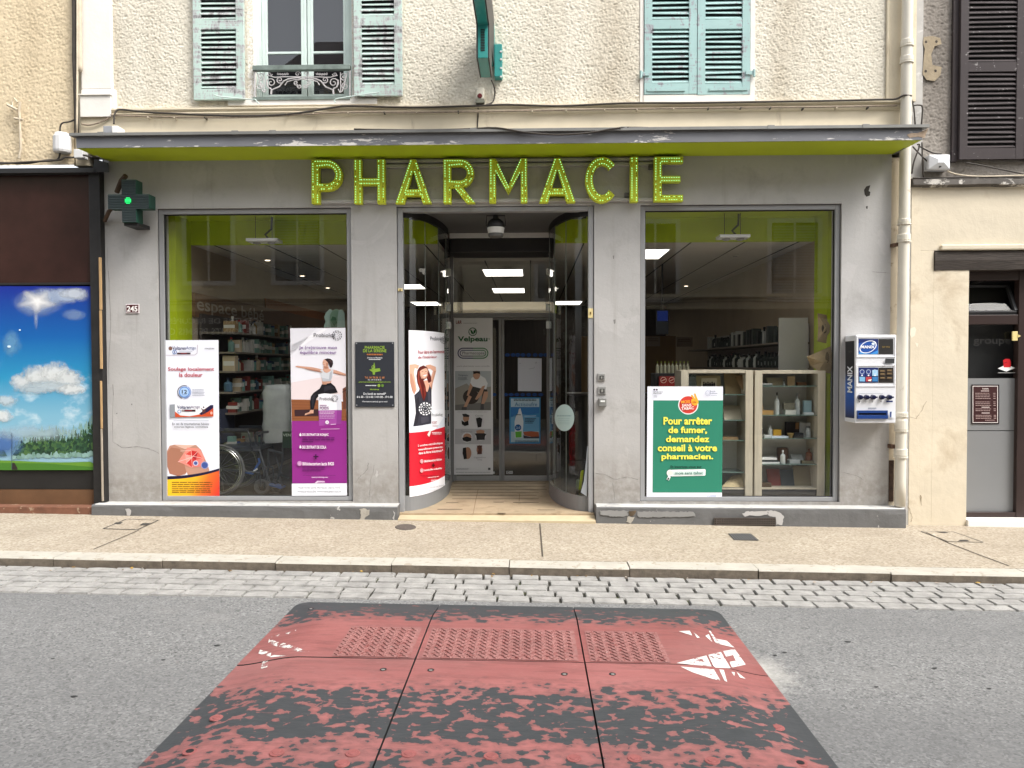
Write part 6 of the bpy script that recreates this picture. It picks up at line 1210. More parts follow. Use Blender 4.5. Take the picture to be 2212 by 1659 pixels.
# poster on the curved glass
def hitcurve(side):
    pts = curve(side, 60); o_ = off(pts, -.004 if side < 0 else .004)
    def h(px, py, k):
        v = ray(px, py); best = None
        for (ax, ay), (bx_, by) in zip(o_, o_[1:]):
            # 2-D ray / segment in x,y
            dx, dy = bx_ - ax, by - ay; den = v.x * dy - v.y * dx
            if abs(den) < 1e-9: continue
            t = ((ax - CAM.x) * dy - (ay - CAM.y) * dx) / den; u = ((ax - CAM.x) * v.y - (ay - CAM.y) * v.x) / den
            if -.02 <= u <= 1.02 and (best is None or t < best): best = t
        if best is None:
            e = o_[0] if abs(P(px, py, .05).x) > .75 or side > 0 else o_[-1]; best = (e[1] - CAM.y) / v.y
        return CAM + v * (best - STEP * k * 1.6)
    return h
HC = hitcurve(-1); cz = lambda a, b: Z2(a, b)
aL, aR = 141, 486
ztop, zbot, zred, zwh = P(*Z2(aL, -247), .06).z, P(*Z2(aL, 1374), .06).z, P(*Z2(aL, 750), .06).z, P(*Z2(aL, 1272), .06).z
def cstrip(mb, z0, z1, m, k, a0=aL, a1=aR, n=26):
    q = [HC(*Z2(a0 + (a1 - a0) * i / n, 600), k) for i in range(n + 1)]
    for a, b in zip(q, q[1:]): mb.poly([(a.x, a.y, z0), (b.x, b.y, z0), (b.x, b.y, z1), (a.x, a.y, z1)], m)
mb = MB(); cstrip(mb, zbot, ztop, flat('#e8e8ee'), 0); p = tag(mb.build('poster'), 'curved poster of a red haired woman above a red panel', 'poster')
mb = MB(); S = Sheet(Z2, HC, 22); S.mb = mb; cstrip(mb, zwh, zred, flat('#c21a2c'), 1); cstrip(mb, zred, P(*Z2(aL, 640), .06).z, flat('#d9dfea'), 1)
sk = flat('#d9a68e'); S.poly([(145, 88), (200, 82), (238, 95), (226, 132), (196, 122), (188, 165), (200, 240), (215, 330), (190, 382), (170, 340), (150, 260), (145, 170)], sk, 2); S.poly([(300, 95), (345, 88), (400, 110), (403, 150), (370, 270), (362, 330), (330, 300), (345, 230), (372, 150), (345, 128), (320, 130)], sk, 2)
S.poly([(190, 385), (235, 345), (262, 275), (330, 270), (358, 325), (360, 520), (362, 660), (260, 680), (180, 690), (205, 560), (200, 470)], flat('#33323c'), 3); S.poly([(240, 290), (250, 245), (325, 240), (338, 300), (318, 355), (280, 330)], sk, 4)
S.poly([(243, 110), (280, 95), (310, 110), (332, 150), (352, 200), (358, 250), (330, 268), (312, 220), (280, 240), (300, 300), (310, 370), (285, 445), (268, 400), (245, 330), (222, 270), (212, 200), (222, 140)], flat('#5a1f1c'), 5); S.ell(286, 168, 40, 56, flat('#e0ae96'), 6); S.poly([(248, 150), (262, 112), (300, 104), (322, 125), (300, 122), (268, 135)], flat('#5a1f1c'), 7)
for q, c in (([(150, 180), (165, 175), (190, 260), (205, 340), (192, 378), (172, 340), (156, 270)], '#bd8a72'), ([(385, 150), (402, 150), (370, 268), (362, 328), (350, 310), (366, 250)], '#bd8a72'), ([(246, 150), (262, 200), (280, 222), (262, 226), (246, 190)], '#c08d77'), ([(300, 205), (322, 190), (310, 222), (290, 224)], '#bf8a74')): S.poly(q, flat(c), 6.5)
for q, c in (([(228, 160), (240, 150), (238, 230), (262, 320), (272, 420), (255, 350), (228, 260)], '#8c3a2c'), ([(316, 150), (330, 180), (340, 235), (326, 220)], '#7a2f26'), ([(285, 290), (300, 330), (302, 380), (288, 420)], '#7a2f26')): S.poly(q, flat(c), 7)
for q, c in (([(205, 430), (235, 400), (240, 560), (222, 660), (190, 680), (210, 560)], '#25242c'), ([(320, 360), (345, 340), (350, 440), (330, 470)], '#484752'), ([(255, 600), (330, 590), (335, 640), (260, 660)], '#45444e')): S.poly(q, flat(c), 4.5)
for a in (270, 303): S.line(a - 9, 158, a + 9, 156, 4, flat('#5a3428'), 7)
S.poly([(275, 186), (315, 180), (305, 202), (285, 202)], flat('#f2e6e2'), 7); S.line(272, 186, 318, 179, 4, flat('#b04a44'), 8); S.line(290, 165, 294, 176, 4, flat('#c48a74'), 7)
S.k = 8; S.dashring(298, 518, 64, flat('#eef0f4'), 9, .2); S.poly([(357, 530), (470, 520), (470, 610), (430, 670), (395, 720), (355, 735)], flat('#eceef4'), 10); S.poly([(318, 770), (340, 728), (356, 725), (345, 770), (335, 790)], flat('#e8d8d0'), 11)
S.build('picture', p); S = Sheet(Z2, HC, 22); S.k = 11
probio(S, 346, -185, 480, -135, 478, -150, 36); S.text('Pour être en harmonie', 228, -50, 482, -16, '#b02a44', .008, -.03); S.text('de l\'intérieur', 228, 2, 412, 30, '#b02a44', .008, -.03); S.text('Probiolog', 363, 565, 466, 602, '#33303c', .0, -.08); S.text('FORT', 366, 640, 412, 668, '#a03040', .01, -.04); S.lines(366, 425, [680, 690], 3, '#a8707c')
w_ = flat('#f4e4e6'); S.lines(362, 465, [748, 762], 6, w_)
for t, a0, b0, a1, b1 in (('2 souches microbiotiques', 226, 866, 470, 893), ('naturellement présentes', 232, 905, 470, 930), ('dans la flore intestinale*', 234, 936, 470, 962), ('Bifidobacterium bifidum', 288, 1016, 458, 1040), ('Lactobacillus acidophilus', 285, 1106, 460, 1130), ('www.probiolog.com', 322, 1180, 430, 1196)): S.text(t, a0, b0, a1, b1, w_, .025, -.12)
for b in (1028, 1118): S.ell(264, b, 17, 20, flat('#e8a8ac')); S.dashring(264, b, 15, flat('#c21a2c'), 8)
S.rect(373, 1046, 381, 1086, flat('#4a0a12')); S.rect(362, 1060, 392, 1072, flat('#4a0a12')); S.lines(250, 440, [1168], 4, flat('#8a1420'), 0); S.text('ARAGAN', 355, 1208, 408, 1224, w_, .02, -.12)
S.text('POUR VOTRE SANTÉ, MANGEZ AU MOINS', 178, 1302, 480, 1322, '#8a8c92', 0, -.17); S.text('CINQ FRUITS ET LÉGUMES PAR JOUR', 196, 1330, 482, 1350, '#8a8c92', 0, -.17); S.build('lettering', p)
# support bandage banner on the left door leaf
YB = YD - .012
p, S = poster('banner', 'tall pale grey banner about joint supports hanging on the left sliding door leaf', [(576, -366), (952, -366), (957, 1156), (577, 1158)], Z2, hitY(YB), flat('#d4d5d8'), 'banner')
K = lambda c: flat(c, 1.0)
S.rect(587, 150, 937, 532, K('#a9b0b4'), 1); S.poly([(587, 320), (700, 270), (760, 330), (937, 300), (937, 532), (587, 532)], K('#8f8c84'), 2); S.poly([(587, 480), (937, 450), (937, 532), (587, 532)], K('#6d6c6a'), 3)
S.ell(742, 400, 78, 72, K('#3a3230'), 3); sk = K('#b89078'); S.poly([(775, 200), (830, 190), (880, 220), (905, 270), (890, 330), (830, 330), (760, 310), (735, 270), (745, 220)], K('#d8dadc'), 4); S.ell(796, 190, 34, 42, sk, 5); S.poly([(762, 152), (828, 152), (832, 178), (800, 172), (766, 180)], K('#2a2524'), 6)
S.poly([(735, 265), (760, 300), (720, 390), (700, 390)], sk, 6); S.poly([(850, 300), (880, 290), (850, 380), (800, 430), (780, 425)], sk, 6); S.poly([(760, 300), (840, 320), (900, 330), (905, 400), (870, 470), (840, 470), (850, 380), (800, 350), (730, 340)], K('#3a3836'), 5); S.poly([(870, 350), (908, 350), (905, 400), (870, 470), (842, 470), (856, 400)], sk, 7); S.poly([(720, 385), (750, 400), (700, 500), (670, 500)], sk, 7); S.poly([(655, 500), (700, 500), (700, 528), (650, 528)], K('#4a4a4c'), 8); S.poly([(838, 470), (866, 470), (868, 525), (832, 525)], K('#4a4a4c'), 8)
S.ring(662, 0, 0, .1, K('#c4c5c8'), 0, 1, 3); S.rect(587, 712, 937, 862, K('#b4b5b9'), 1); S.k = 8
for a, b, r, kind in ((702, 625, 52, 0), (828, 650, 46, 1), (703, 795, 52, 2), (835, 775, 54, 3), (700, 948, 62, 4), (828, 915, 48, 5)):
    S.ell(a, b, r, r, K('#d2d2d6'), 9)
    if kind == 0: S.ell(a - 8, b - 16, 30, 38, K('#b08870'), 10); S.poly([(a - 46, b - 58), (a - 10, b - 60), (a + 26, b - 44), (a + 22, b - 28), (a - 34, b - 30)], K('#2a2a2c'), 11); S.poly([(a - 52, b + 4), (a - 22, b + 22), (a + 14, b + 6), (a + 18, b + 50), (a - 20, b + 60), (a - 48, b + 44)], K('#1c1c1f'), 11)
    if kind == 1: S.poly([(a - 38, b - 40), (a, b - 50), (a + 24, b - 36), (a + 14, b + 44), (a - 20, b + 50), (a - 30, b)], K('#1c1c1f'), 10)
    if kind == 2: S.ell(a + 4, b - 6, 40, 32, K('#b08870'), 10); S.poly([(a - 46, b + 4), (a, b - 8), (a + 46, b + 8), (a + 40, b + 34), (a, b + 44), (a - 40, b + 30)], K('#1c1c1f'), 11)
    if kind == 3: S.poly([(a - 42, b - 45), (a, b - 55), (a + 40, b - 45), (a + 36, b - 12), (a - 38, b - 12)], K('#b08870'), 10); S.poly([(a - 58, b - 16), (a - 40, b - 20), (a + 40, b - 20), (a + 58, b - 12), (a + 44, b + 8), (a + 40, b + 44), (a - 36, b + 46), (a - 42, b + 6)], K('#2a2a2c'), 11)
    if kind == 4: S.ell(a + 10, b, 36, 58, K('#a98068'), 10); S.poly([(a - 36, b - 50), (a - 6, b - 56), (a + 2, b + 56), (a - 26, b + 60), (a - 40, b)], K('#1c1c1f'), 11)
    if kind == 5: S.ell(a - 4, b, 28, 44, K('#a07560'), 10); S.poly([(a - 30, b - 40), (a + 24, b - 42), (a + 16, b), (a + 22, b + 42), (a - 26, b + 44), (a - 14, b)], K('#5a3a34'), 11)
S.build('picture', p); S = Sheet(Z1, hitY(YB)); S.k = 10
S.text('L&R', 650, 1287, 712, 1322, K('#7c2a24'), .02); S.lines(728, 876, [1316], 4, K('#8a8a8e'), 0); gq = K('#1f5c38'); S.text('Velpeau', 670, 1455, 985, 1525, gq, .035); S.ring(828, 1407, 37, 45, gq); S.poly([(800, 1380), (822, 1395), (842, 1436), (812, 1425)], gq); S.poly([(835, 1430), (838, 1395), (862, 1378), (858, 1415)], gq); S.ring(1003, 1482, 6, 9, gq, n=10)
S.cv = Q(1, 1)
for r0_, r1_, sp_ in ((39, 47, 0), (22, 28, 0)):
    for side, c in ((-1, K('#22285a')), (1, K('#2c7a48'))):
        pts_o = [(1875, 1393 - side * 0 - r1_)] ; cxx = 1875 + side * 86; cy = 1393
        q = [(1875, cy - r1_), (cxx, cy - r1_)] + [(cxx + side * r1_ * sin(pi * i / 12), cy - r1_ * cos(pi * i / 12)) for i in range(1, 12)] + [(cxx, cy + r1_), (1875, cy + r1_)]
        qi = [(1875, cy - r0_), (cxx, cy - r0_)] + [(cxx + side * r0_ * sin(pi * i / 12), cy - r0_ * cos(pi * i / 12)) for i in range(1, 12)] + [(cxx, cy + r0_), (1875, cy + r0_)]
        for i in range(len(q) - 1): S.poly([q[i], q[i + 1], qi[i + 1], qi[i]], c, 12 + (side > 0))
S.text('Pharmacopée', 1783, 1378, 1975, 1412, K('#6a6e74'), .0, k=14); S.text('votre pharmacie vous conseille', 1733, 1498, 2018, 1514, K('#85878c'), .0, k=14)
S.cv = Z2; S.text('Velpeau', 617, 182, 712, 204, K('#5a6066'), k=14); S.lines(617, 715, [214, 224, 234], 4, K('#7a8086')); S.lines(610, 905, [548], 3, K('#909298'), 0); S.text('Cervix', 785, 576, 860, 592, K('#85878c'), k=14); S.text('Dorsamix', 645, 728, 757, 748, K('#85878c'), k=14); S.text('Ligaction', 772, 982, 885, 1000, K('#85878c'), k=14); S.text('City', 806, 1004, 850, 1022, K('#85878c'), k=14); S.lines(597, 725, [1096, 1108], 4, K('#9a9ca2')); S.lines(597, 935, [1134], 6, K('#a8aab0'), 0); S.rect(908, 1090, 932, 1112, K('#4a4c50'), 14); S.build('lettering', p)
# blue bottle poster, white sheet, icon rows on the right leaf
p, S = poster('poster', 'small blue poster with a white spray bottle on the right sliding door leaf', [(1117, 405), (1418, 407), (1416, 856), (1116, 855)], Z2, hitY(YB), flat('#3f8cc0', .75))
K = lambda c: flat(c, .75)
S.rect(1130, 418, 1405, 500, K('#b8d4e4'), 1); S.poly([(1130, 500), (1220, 500), (1405, 500), (1405, 560), (1130, 600)], K('#2f78b8'), 1); S.poly([(1130, 600), (1200, 560), (1405, 600), (1405, 740), (1130, 740)], K('#6aa8d0'), 1); S.poly([(1130, 740), (1405, 735), (1405, 842), (1130, 842)], K('#a9c2cc'), 1); S.poly([(1250, 742), (1330, 735), (1400, 745), (1405, 790), (1330, 790), (1260, 775)], K('#a4583a'), 2); S.poly([(1250, 775), (1320, 790), (1405, 786), (1405, 805), (1255, 805)], K('#3a3a48'), 3)
S.poly([(1170, 800), (1166, 640), (1180, 590), (1200, 560), (1206, 525), (1222, 510), (1232, 545), (1240, 580), (1252, 640), (1250, 690), (1240, 800)], K('#d8e2e8'), 4); S.poly([(1172, 740), (1235, 735), (1234, 795), (1176, 798)], K('#5cae3a'), 5); S.ell(1200, 700, 31, 31, K('#1c5c9c'), 6)
S.build('picture', p); S.mb = MB(); S.k = 7; S.text('Actisoufre', 1168, 455, 1385, 492, K('#2f6c9c'), .0); S.lines(1158, 1378, [424, 437], 7, K('#3a4650'), 0); S.text('2.0', 1182, 690, 1220, 712, K('#b8d4ec'), .02); S.line(1262, 590, 1375, 585, 8, K('#9cc4e0'))
for b in (612, 626, 641, 656): S.lines(1264, 1395, [b], 6, K('#1c2c44'), .4)
S.lines(1170, 1400, [828, 838], 5, K('#4a6c84'), .2); S.lines(1180, 1230, [575], 8, K('#3a4a5a')); S.build('lettering', p)
p, S = poster('paper_notice', 'blank looking white sheet taped on the right sliding door leaf', [(1198, 22), (1430, 28), (1428, 348), (1198, 345)], Z2, hitY(YB), flat('#c9ced8', .8), 'paper notice')
for pts in ([(1308, 130), (1355, 122), (1360, 110)], [(1362, 75), (1380, 62), (1372, 82)], [(1210, 78), (1228, 75)]):
    for (a, b), (c, d) in zip(pts, pts[1:]): S.line(a, b, c, d, 4, '#8a909c', 1)
S.build('marks', p)
for cvx, b, lab, a_s in ((Z2, 380, 'lower row of blue round safety stickers across the sliding doors', (965, 1080, 1132, 1188, 1245, 1303, 1362, 1420)), (Q(2, 1), 1408, 'upper row of blue round safety stickers across the sliding doors', (-40, 10, 50, 95, 145, 200, 250, 290))):
    S = Sheet(cvx, hitY(YD + .022)); r = 25 if cvx is Z2 else 22
    for a in a_s: S.ell(a, b, r, 16, flat('#14448c', .6), 1); S.ring(a, b, 9, 12, flat('#3a6cb0', .6), n=12)
    tag(S.mb.build('sticker_row'), lab, 'safety stickers')
S = Sheet(Z2, hitY(YD - .003)); S.rect(1085, 1122, 1148, 1150, '#b8babc'); S.rect(1090, 1126, 1115, 1146, '#2a2a2c'); S.text('DM', 1092, 1130, 1112, 1143, '#c8c8c8', .02); S.lines(1120, 1144, [1132, 1140], 4, '#6a6a6c', 0); tag(S.mb.build('maker_label'), 'tiny black and white maker label low on the right door leaf', 'label')
S = Sheet(Z2, hitY(YB)); S.k = 0; S.rect(955, 1128, 972, 1150, '#c4c6c8'); tag(S.mb.build('maker_label'), 'tiny pale label at the bottom right edge of the grey banner', 'label')
HR = hitcurve(1); S = Sheet(Z2, HR, 22); S.poly([(1651 + 95 * cos(2 * pi * i / 40), 605 + 130 * sin(2 * pi * i / 40)) for i in range(40)], flat('#b8d4d2'), 1); o = tag(S.mb.build('oval_sticker'), 'pale mint oval notice stuck on the right curved entrance glass', 'sticker')
S = Sheet(Z2, HR, 22); S.k = 2; S.lines(1578, 1722, [586], 8, '#7aa4a8'); S.lines(1590, 1710, [612, 630, 648, 664], 4, '#98bcbc'); S.build('print', o)
S = Sheet(Z2, HR, 22); S.k = 0; S.poly([(1868, 1370), (1810, 1330), (1840, 1220), (1858, 1050), (1872, 880), (1880, 880)], flat('#b8c0c8'), 1); tag(S.mb.build('leaning_sheet'), 'narrow curling white sheet behind the right edge of the right curved glass', 'paper')
q = P(*Z2(1815, 1220), .75); mb = MB(); mb.hexa([tuple(P(*Z2(a, b), y)) for a, b, y in ((1785, 1310, .6), (1812, 1310, .6), (1812, 1310, .9), (1785, 1310, .9), (1810, 1120, .6), (1840, 1110, .6), (1840, 1110, .9), (1810, 1120, .9))], flat('#a8b41c')); mb.hexa([tuple(P(*Z2(a, b), y)) for a, b, y in ((1760, 1300, .75), (1800, 1300, .75), (1800, 1300, .95), (1760, 1300, .95), (1765, 1205, .75), (1805, 1205, .75), (1805, 1205, .95), (1765, 1205, .95))], flat('#8d9a86')); tag(mb.build('lime_chair', bevel=.01), 'lime plastic seat corner low behind the right curved glass', 'chair')
# opening hours plate
p, S = poster('opening_hours_plate', 'dark slate plate with opening hours on the grey pier left of the entrance', [(857, 1297), (1194, 1297), (1197, 1857), (860, 1857)], Q(1, 1), hitY(-.012), flat('#2e3138'), 'plate')
S.k = 1; gl = flat('#8fae3c'); S.text('PHARMACIE', 940, 1330, 1112, 1356, gl, .02); S.text('DE LA SEREINE', 925, 1359, 1127, 1385, gl, .02); S.lines(957, 1095, [1404], 12, '#a8683c', 0); S.text('Docteur en Pharmacie', 963, 1426, 1092, 1438, '#d8dade', .02); S.lines(975, 1078, [1447], 7, '#c8cace', 0)
S.poly([(1010, 1545), (1012, 1500), (1022, 1470), (1030, 1500), (1030, 1545)], flat('#6f8f34')); S.rect(1000, 1520, 1030, 1536, flat('#6f8f34')); S.poly([(978, 1535), (1070, 1522), (1076, 1548), (1030, 1556), (1028, 1578), (1010, 1578), (1008, 1556)], flat('#7f9f3c')); S.ring(1012, 1512, 9, 13, flat('#9cba58'), n=14)
S.text('Tél. 04 78 06 11 68', 940, 1594, 1110, 1612, '#b8764a', .02); S.text('Fax : 04 72 25 80 33', 968, 1617, 1083, 1628, '#d0d2d6', .02); S.text('pharmaciedelasereine@gmail.com', 890, 1634, 1163, 1650, gl, .01); S.lines(948, 1042, [1672], 8, '#c8cace', 0); S.ell(1063, 1672, 12, 13, gl); S.ell(1094, 1672, 12, 13, flat('#5f7f34')); S.text('f', 1060, 1664, 1067, 1681, '#2e3138', .02); S.text('Horaires', 988, 1698, 1063, 1712, gl, .02); S.text('Du lundi au samedi*', 930, 1732, 1124, 1752, '#e0e2e6', .02); S.text('8 h 30 - 12 h 00 / 14 h 00 - 19 h 00', 874, 1761, 1181, 1780, '#e0e2e6', .02); S.text('*Fermeture samedi après-midi', 917, 1803, 1137, 1820, '#d0d2d6', .01)
for a, b in ((870, 1308), (1182, 1306), (872, 1842), (1184, 1842)): S.ell(a, b, 6, 6, '#8a8c90')
S.build('lettering', p)
mb = MB(); a, b, c, d = rectpx(Q(1, 1), 858, 1297, 1195, 1857, -.008); mb.box(a, b, -.011, -.0005, c, d, flat('#24262c')); mb.build('backing', p)
# house number
p = thing('house_number_plate', 'small dark red enamel house number plate with white digits on the left pier', 'number plate', tuple(P(285, 667)))
a, b, c, d = rectpx(Q(0, 1), 1086, 968, 1202, 1048, -.01); mb = MB(); mb.box(a, b, -.012, -.0005, c, d, flat('#d8cfd0')); mb.build('plate', p, bevel=.003); S = Sheet(Q(0, 1), hitY(-.0125)); S.rect(1092, 974, 1195, 1041, '#4a1a20'); S.text('245', 1096, 984, 1189, 1034, '#eeeae6', .04); S.build('lettering', p)

# condom dispenser on the right pier
YV = -.25
vm = thing('vending_machine', 'white wall dispenser with blue panels, five knobs and a dark blue tray', 'dispenser', tuple(P(1880, 913, -.1)))
xa_ = P(*Z5(262, 800), YV).x; xb_ = P(*Z5(918, 800), YV).x; z1 = P(*Z5(590, 124), YV).z; z0 = P(*Z5(590, 1546), YV).z; m_vw = M('white enamel', (.72, .73, .76), .3, .02, 3, spec=.5)
mb = MB(); mb.box(xa_, xb_, YV, -.001, z0, z1, m_vw); mb.build('body', vm, bevel=.008)
vz = lambda b: P(*Z5(590, b), YV).z; vx = lambda a: P(*Z5(a, 800), YV).x
mb = MB()
for b0, b1 in ((150, 490), (605, 960)):          # raised frames around two display windows
    x0, x1_, c, d = vx(270), vx(905), vz(b1), vz(b0); s = .013; mb.box(x0, x1_, YV - .006, YV - .0005, d - s, d, m_vw); mb.box(x0, x1_, YV - .006, YV - .0005, c, c + s, m_vw); mb.box(x0, x0 + s, YV - .006, YV - .0005, c + s, d - s, m_vw); mb.box(x1_ - s, x1_, YV - .006, YV - .0005, c + s, d - s, m_vw)
mb.build('display_frame', vm, bevel=.003)
S = Sheet(Z5, hitY(YV - .001)); S.rect(312, 190, 627, 436, '#1f4d9c'); S.poly([(312, 190), (627, 190), (627, 300), (480, 220), (312, 260)], '#1a2c66'); S.poly([(312, 436), (330, 400), (500, 430), (627, 370), (627, 436)], '#3a8ad0', 2)
S.k = 3
for i in range(30):
    t0, t1 = 2 * pi * i / 30, 2 * pi * (i + 1) / 30; ca, sa = cos(-.42), sin(-.42); q = []
    for r, t in ((1, t0), (1, t1), (.89, t1), (.89, t0)): x, y = 146 * r * cos(t), 92 * r * sin(t); q.append((465 + x * ca - y * sa, 318 + x * sa + y * ca))
    S.poly(q, '#eef2f8', 3)
S.ell(548, 268, 26, 20, '#d8e8f6', 4); S.rect(634, 190, 870, 436, '#2b2a29'); S.rect(312, 650, 627, 895, '#16265c'); S.rect(634, 650, 870, 895, '#2b2724')
for i, (c1, c2) in enumerate((('#2a3c7c', '#7ab0d4'), ('#2a3c7c', '#b04048'), ('#9cc8e4', '#3a78b0'))):
    a = 325 + i * 102; S.rect(a, 690, a + 90, 785, c1); S.rect(a, 800, a + 90, 875, c2); S.ring(a + 42, 718, 30, 36, '#c8d4ea', n=16); S.ell(a + 42, 776, 14, 12, '#e8ecf2')
S.poly([(455, 850), (520, 835), (505, 870), (470, 868)], '#f0e8d8')
for a, b in ((650, 690), (650, 740), (650, 800), (760, 680), (760, 730), (760, 800)): S.rect(a, b, a + 85, b + 34, '#5a4a38'); S.rect(a + 10, b + 8, a + 70, b + 18, '#8a7450')
S.rect(730, 508, 880, 585, '#46484a'); S.rect(738, 514, 872, 578, '#383a3c'); S.line(310, 1067, 695, 1067, 6, '#9aa0a8'); S.rect(748, 1182, 853, 1207, '#1c2c68'); S.rect(805, 1356, 895, 1452, '#dfe4ee'); S.poly([(805, 1362), (835, 1358), (828, 1452), (808, 1448)], '#1c3a78'); S.build('display', vm)
S = Sheet(Z5, hitY(YV - .004)); S.text('MANIX', 358, 295, 572, 342, '#f4f6fa', .04); S.text('SKYN', 692, 305, 810, 334, '#8a7440', .01); S.text('SORRY', 748, 530, 850, 560, flat('#2c2e30'), .01) if False else None
for i, a in enumerate((325, 430, 535, 672)): S.text('1234'[i], a - 8, 1184, a + 8, 1212, '#4a5060', .01)
S.lines(465, 595, [1297], 7, '#8a909c', 0); S.lines(462, 597, [1312], 9, '#5a6474', 0); S.lines(845, 888, [1375, 1390, 1405, 1420, 1435], 4, '#6a7a98'); S.lines(755, 846, [1195], 6, '#b8c4dc', 0); S.build('lettering', vm)
m_knob = M('dark blue knob', (.012, .015, .055), .3, 0)
for a in (330, 435, 540, 680, 800):
    q = P(*Z5(a, 1128), YV); mb = MB(); mb.lathe([(.017, -.034), (.021, -.03), (.021, -.001), (.024, 0)], (q.x, YV, q.z), m_knob, 14, 'y'); mb.box(q.x - .004, q.x + .028, YV - .042, YV - .0345, q.z - .006, q.z + .008, m_knob); mb.build('knob', vm)
x0, x1_, c, d = vx(290), vx(780), vz(1475), vz(1340); mb = MB(); m_tr = M('blue tray', (.012, .045, .19), .35, .05); s = .012
mb.box(x0, x1_, YV - .014, YV - .0005, d - s * 2, d, m_tr); mb.box(x0, x1_, YV - .02, YV - .0005, c, c + .036, m_tr); mb.box(x0, x0 + s, YV - .014, YV - .0005, c + .036, d - 2 * s, m_tr); mb.box(x1_ - s, x1_, YV - .014, YV - .0005, c + .036, d - 2 * s, m_tr); mb.box(x0 + s, x1_ - s, YV - .003, YV - .0006, c + .036, d - 2 * s, flat('#0c1026')); mb.build('tray', vm, bevel=.005)
hs_ = hitX(xa_, -1); S = Sheet(Z5, hs_)
def sidemat():
    n = NT('blue side print'); o = n.xyz(); t = n.math('DIVIDE', n.math('SUBTRACT', o[2], z0), z1 - z0)
    return n.done(n.bsdf(n.ramp(t, [(.06, L('#16204c')), (.2, L('#1b4c9c')), (.42, L('#1a5fb8')), (.56, L('#12131c')), (1, L('#0e0e10'))]), .35))
S.poly([(100, 232), (245, 220), (245, 1470), (100, 1452)], sidemat()); S.build('side_panel', vm)
mb = MB(); vs, fs = glyphs('MANIX', .03); ya0, ya1 = -.175, -.075; zt_, zb_ = P(*Z5(190, 625), YV).z, P(*Z5(190, 1060), YV).z
mb.add([(xa_ - .004, -.068 - (1 - u * 0) * 0 - .125 * (v) + 0 if False else -.19 + .115 * v, zb_ + u * (zt_ - zb_)) for u, v in vs], fs, flat('#eef2f8'))
vs, fs = glyphs('SKYN', .01); mb.add([(xa_ - .004, -.10 - .08 * u, P(*Z5(170, 408), YV).z + v * .018) for u, v in vs], fs, flat('#6a6a66'))
mb.build('side_lettering', vm)

# door bell plate set on the right pier
for cvx, r, lab in ((Q(2, 1), (742, 1568, 806, 1630), 'top one of three small metal key switches on the right pier'), (Q(2, 2), (745, 20, 813, 88), 'middle one of three small metal key switches, with round lock'), (Q(2, 2), (746, 122, 816, 196), 'bottom one of three wall switches, a rounded grey box with pale slot')):
    a, b, c, d = rectpx(cvx, *r, -.02); t = thing('key_switch', lab, 'key switch', ((a + b) / 2, 0, c), 'key switches on the right pier'); bot = 'bottom' in lab
    mb = MB(); mb.box(a, b, -.05 if bot else -.016, -.0005, c, d, M('steel switch plate', (.34, .34, .33), .4, .1, metal=.3) if not bot else M('grey switch box', (.20, .20, .19), .4, .05)); mb.build('plate', t, bevel=.008 if bot else .003)
    mb = MB(); yy = -.052 if bot else -.018
    if bot: mb.box(a + .018, b - .018, yy - .002, yy + .001, (c + d) / 2 + .004, (c + d) / 2 + .022, flat('#d8dad8'))
    else: mb.box(a + .018, b - .014, yy - .004, yy + .001, c + .014, d - .022, flat('#4a4a48')); mb.box(a + .03, b - .03, yy - .007, yy - .0045, c + .02, d - .03, flat('#8a8a86'))
    mb.build('lock', t)
for cvx, r, lab in ((Q(2, 1), (658, 1005, 700, 1088), 'pale yellow lock plate on the right upright of the entrance frame'), (Q(1, 1), (1225, 832, 1266, 856), 'small pale yellow stub on the left upright of the entrance frame')):
    a, b, c, d = rectpx(cvx, *r, .0); mb = MB(); mb.box(a, b, .004, .0115, c, d, flat('#d8c690')); o = tag(mb.build('lock_plate', bevel=.002), lab, 'lock plate'); mb = MB(); mb.box((a + b) / 2 - .006, (a + b) / 2 + .006, -.002, .0035, (c + d) / 2 - .012, (c + d) / 2 + .012 if d - c > .05 else (c + d) / 2 + .004, flat('#6a5428')); mb.build('keyhole', o)
# ceiling lamp in the lobby
t = thing('lobby_lamp', 'black and white bell shaped lamp hanging under the entrance ceiling', 'lamp', (P(1071, 480, .2).x, .2, 3.01)); cx_ = t.location.x
mb = MB(); mb.lathe([(.088, 2.885), (.09, 2.90), (.088, 2.915), (.075, 2.945), (.05, 2.968), (.03, 2.975), (.028, 3.01)], (cx_, .2, 0), M('matte black lamp', (.012, .012, .013), .5, 0), 24); mb.build('dome', t, smooth=False)
mb = MB(); mb.lathe([(.078, 2.826), (.086, 2.87), (.087, 2.884)], (cx_, .2, 0), flat('#c8c8c4'), 24); mb.build('shade', t); mb = MB(); mb.lathe([(.066, 2.788), (.076, 2.80), (.077, 2.825)], (cx_, .2, 0), flat('#5a5a58'), 24); mb.build('lens', t)
mb = MB(); mb.tube([(cx_ - .098, .2, 2.9), (cx_ - .092, .2, 3.005), (cx_ + .092, .2, 3.005), (cx_ + .098, .2, 2.9)], .006, m_black, 6); mb.build('yoke', t)
for Xp, px, lab in ((XD0, 964, 'left'), (XD1, 1190, 'right')):
    mb = MB(); pts = curve(-1 if lab == 'left' else 1); y0 = pts[-1][1] - .02
    for b0, b1 in ((1030 - 290, 1050 - 290 + 30), (0, 0)): pass
    for z in (2.55, 2.15, 1.95): mb.box(Xp - .03, Xp + .03, y0 - .006, y0 + .04, z - .04, z + .04, flat('#a8aaa6'))
    tag(mb.build('glass_clamp', bevel=.003), 'pale metal clamps on the edge of the %s curved entrance glass' % lab, 'glass clamp')

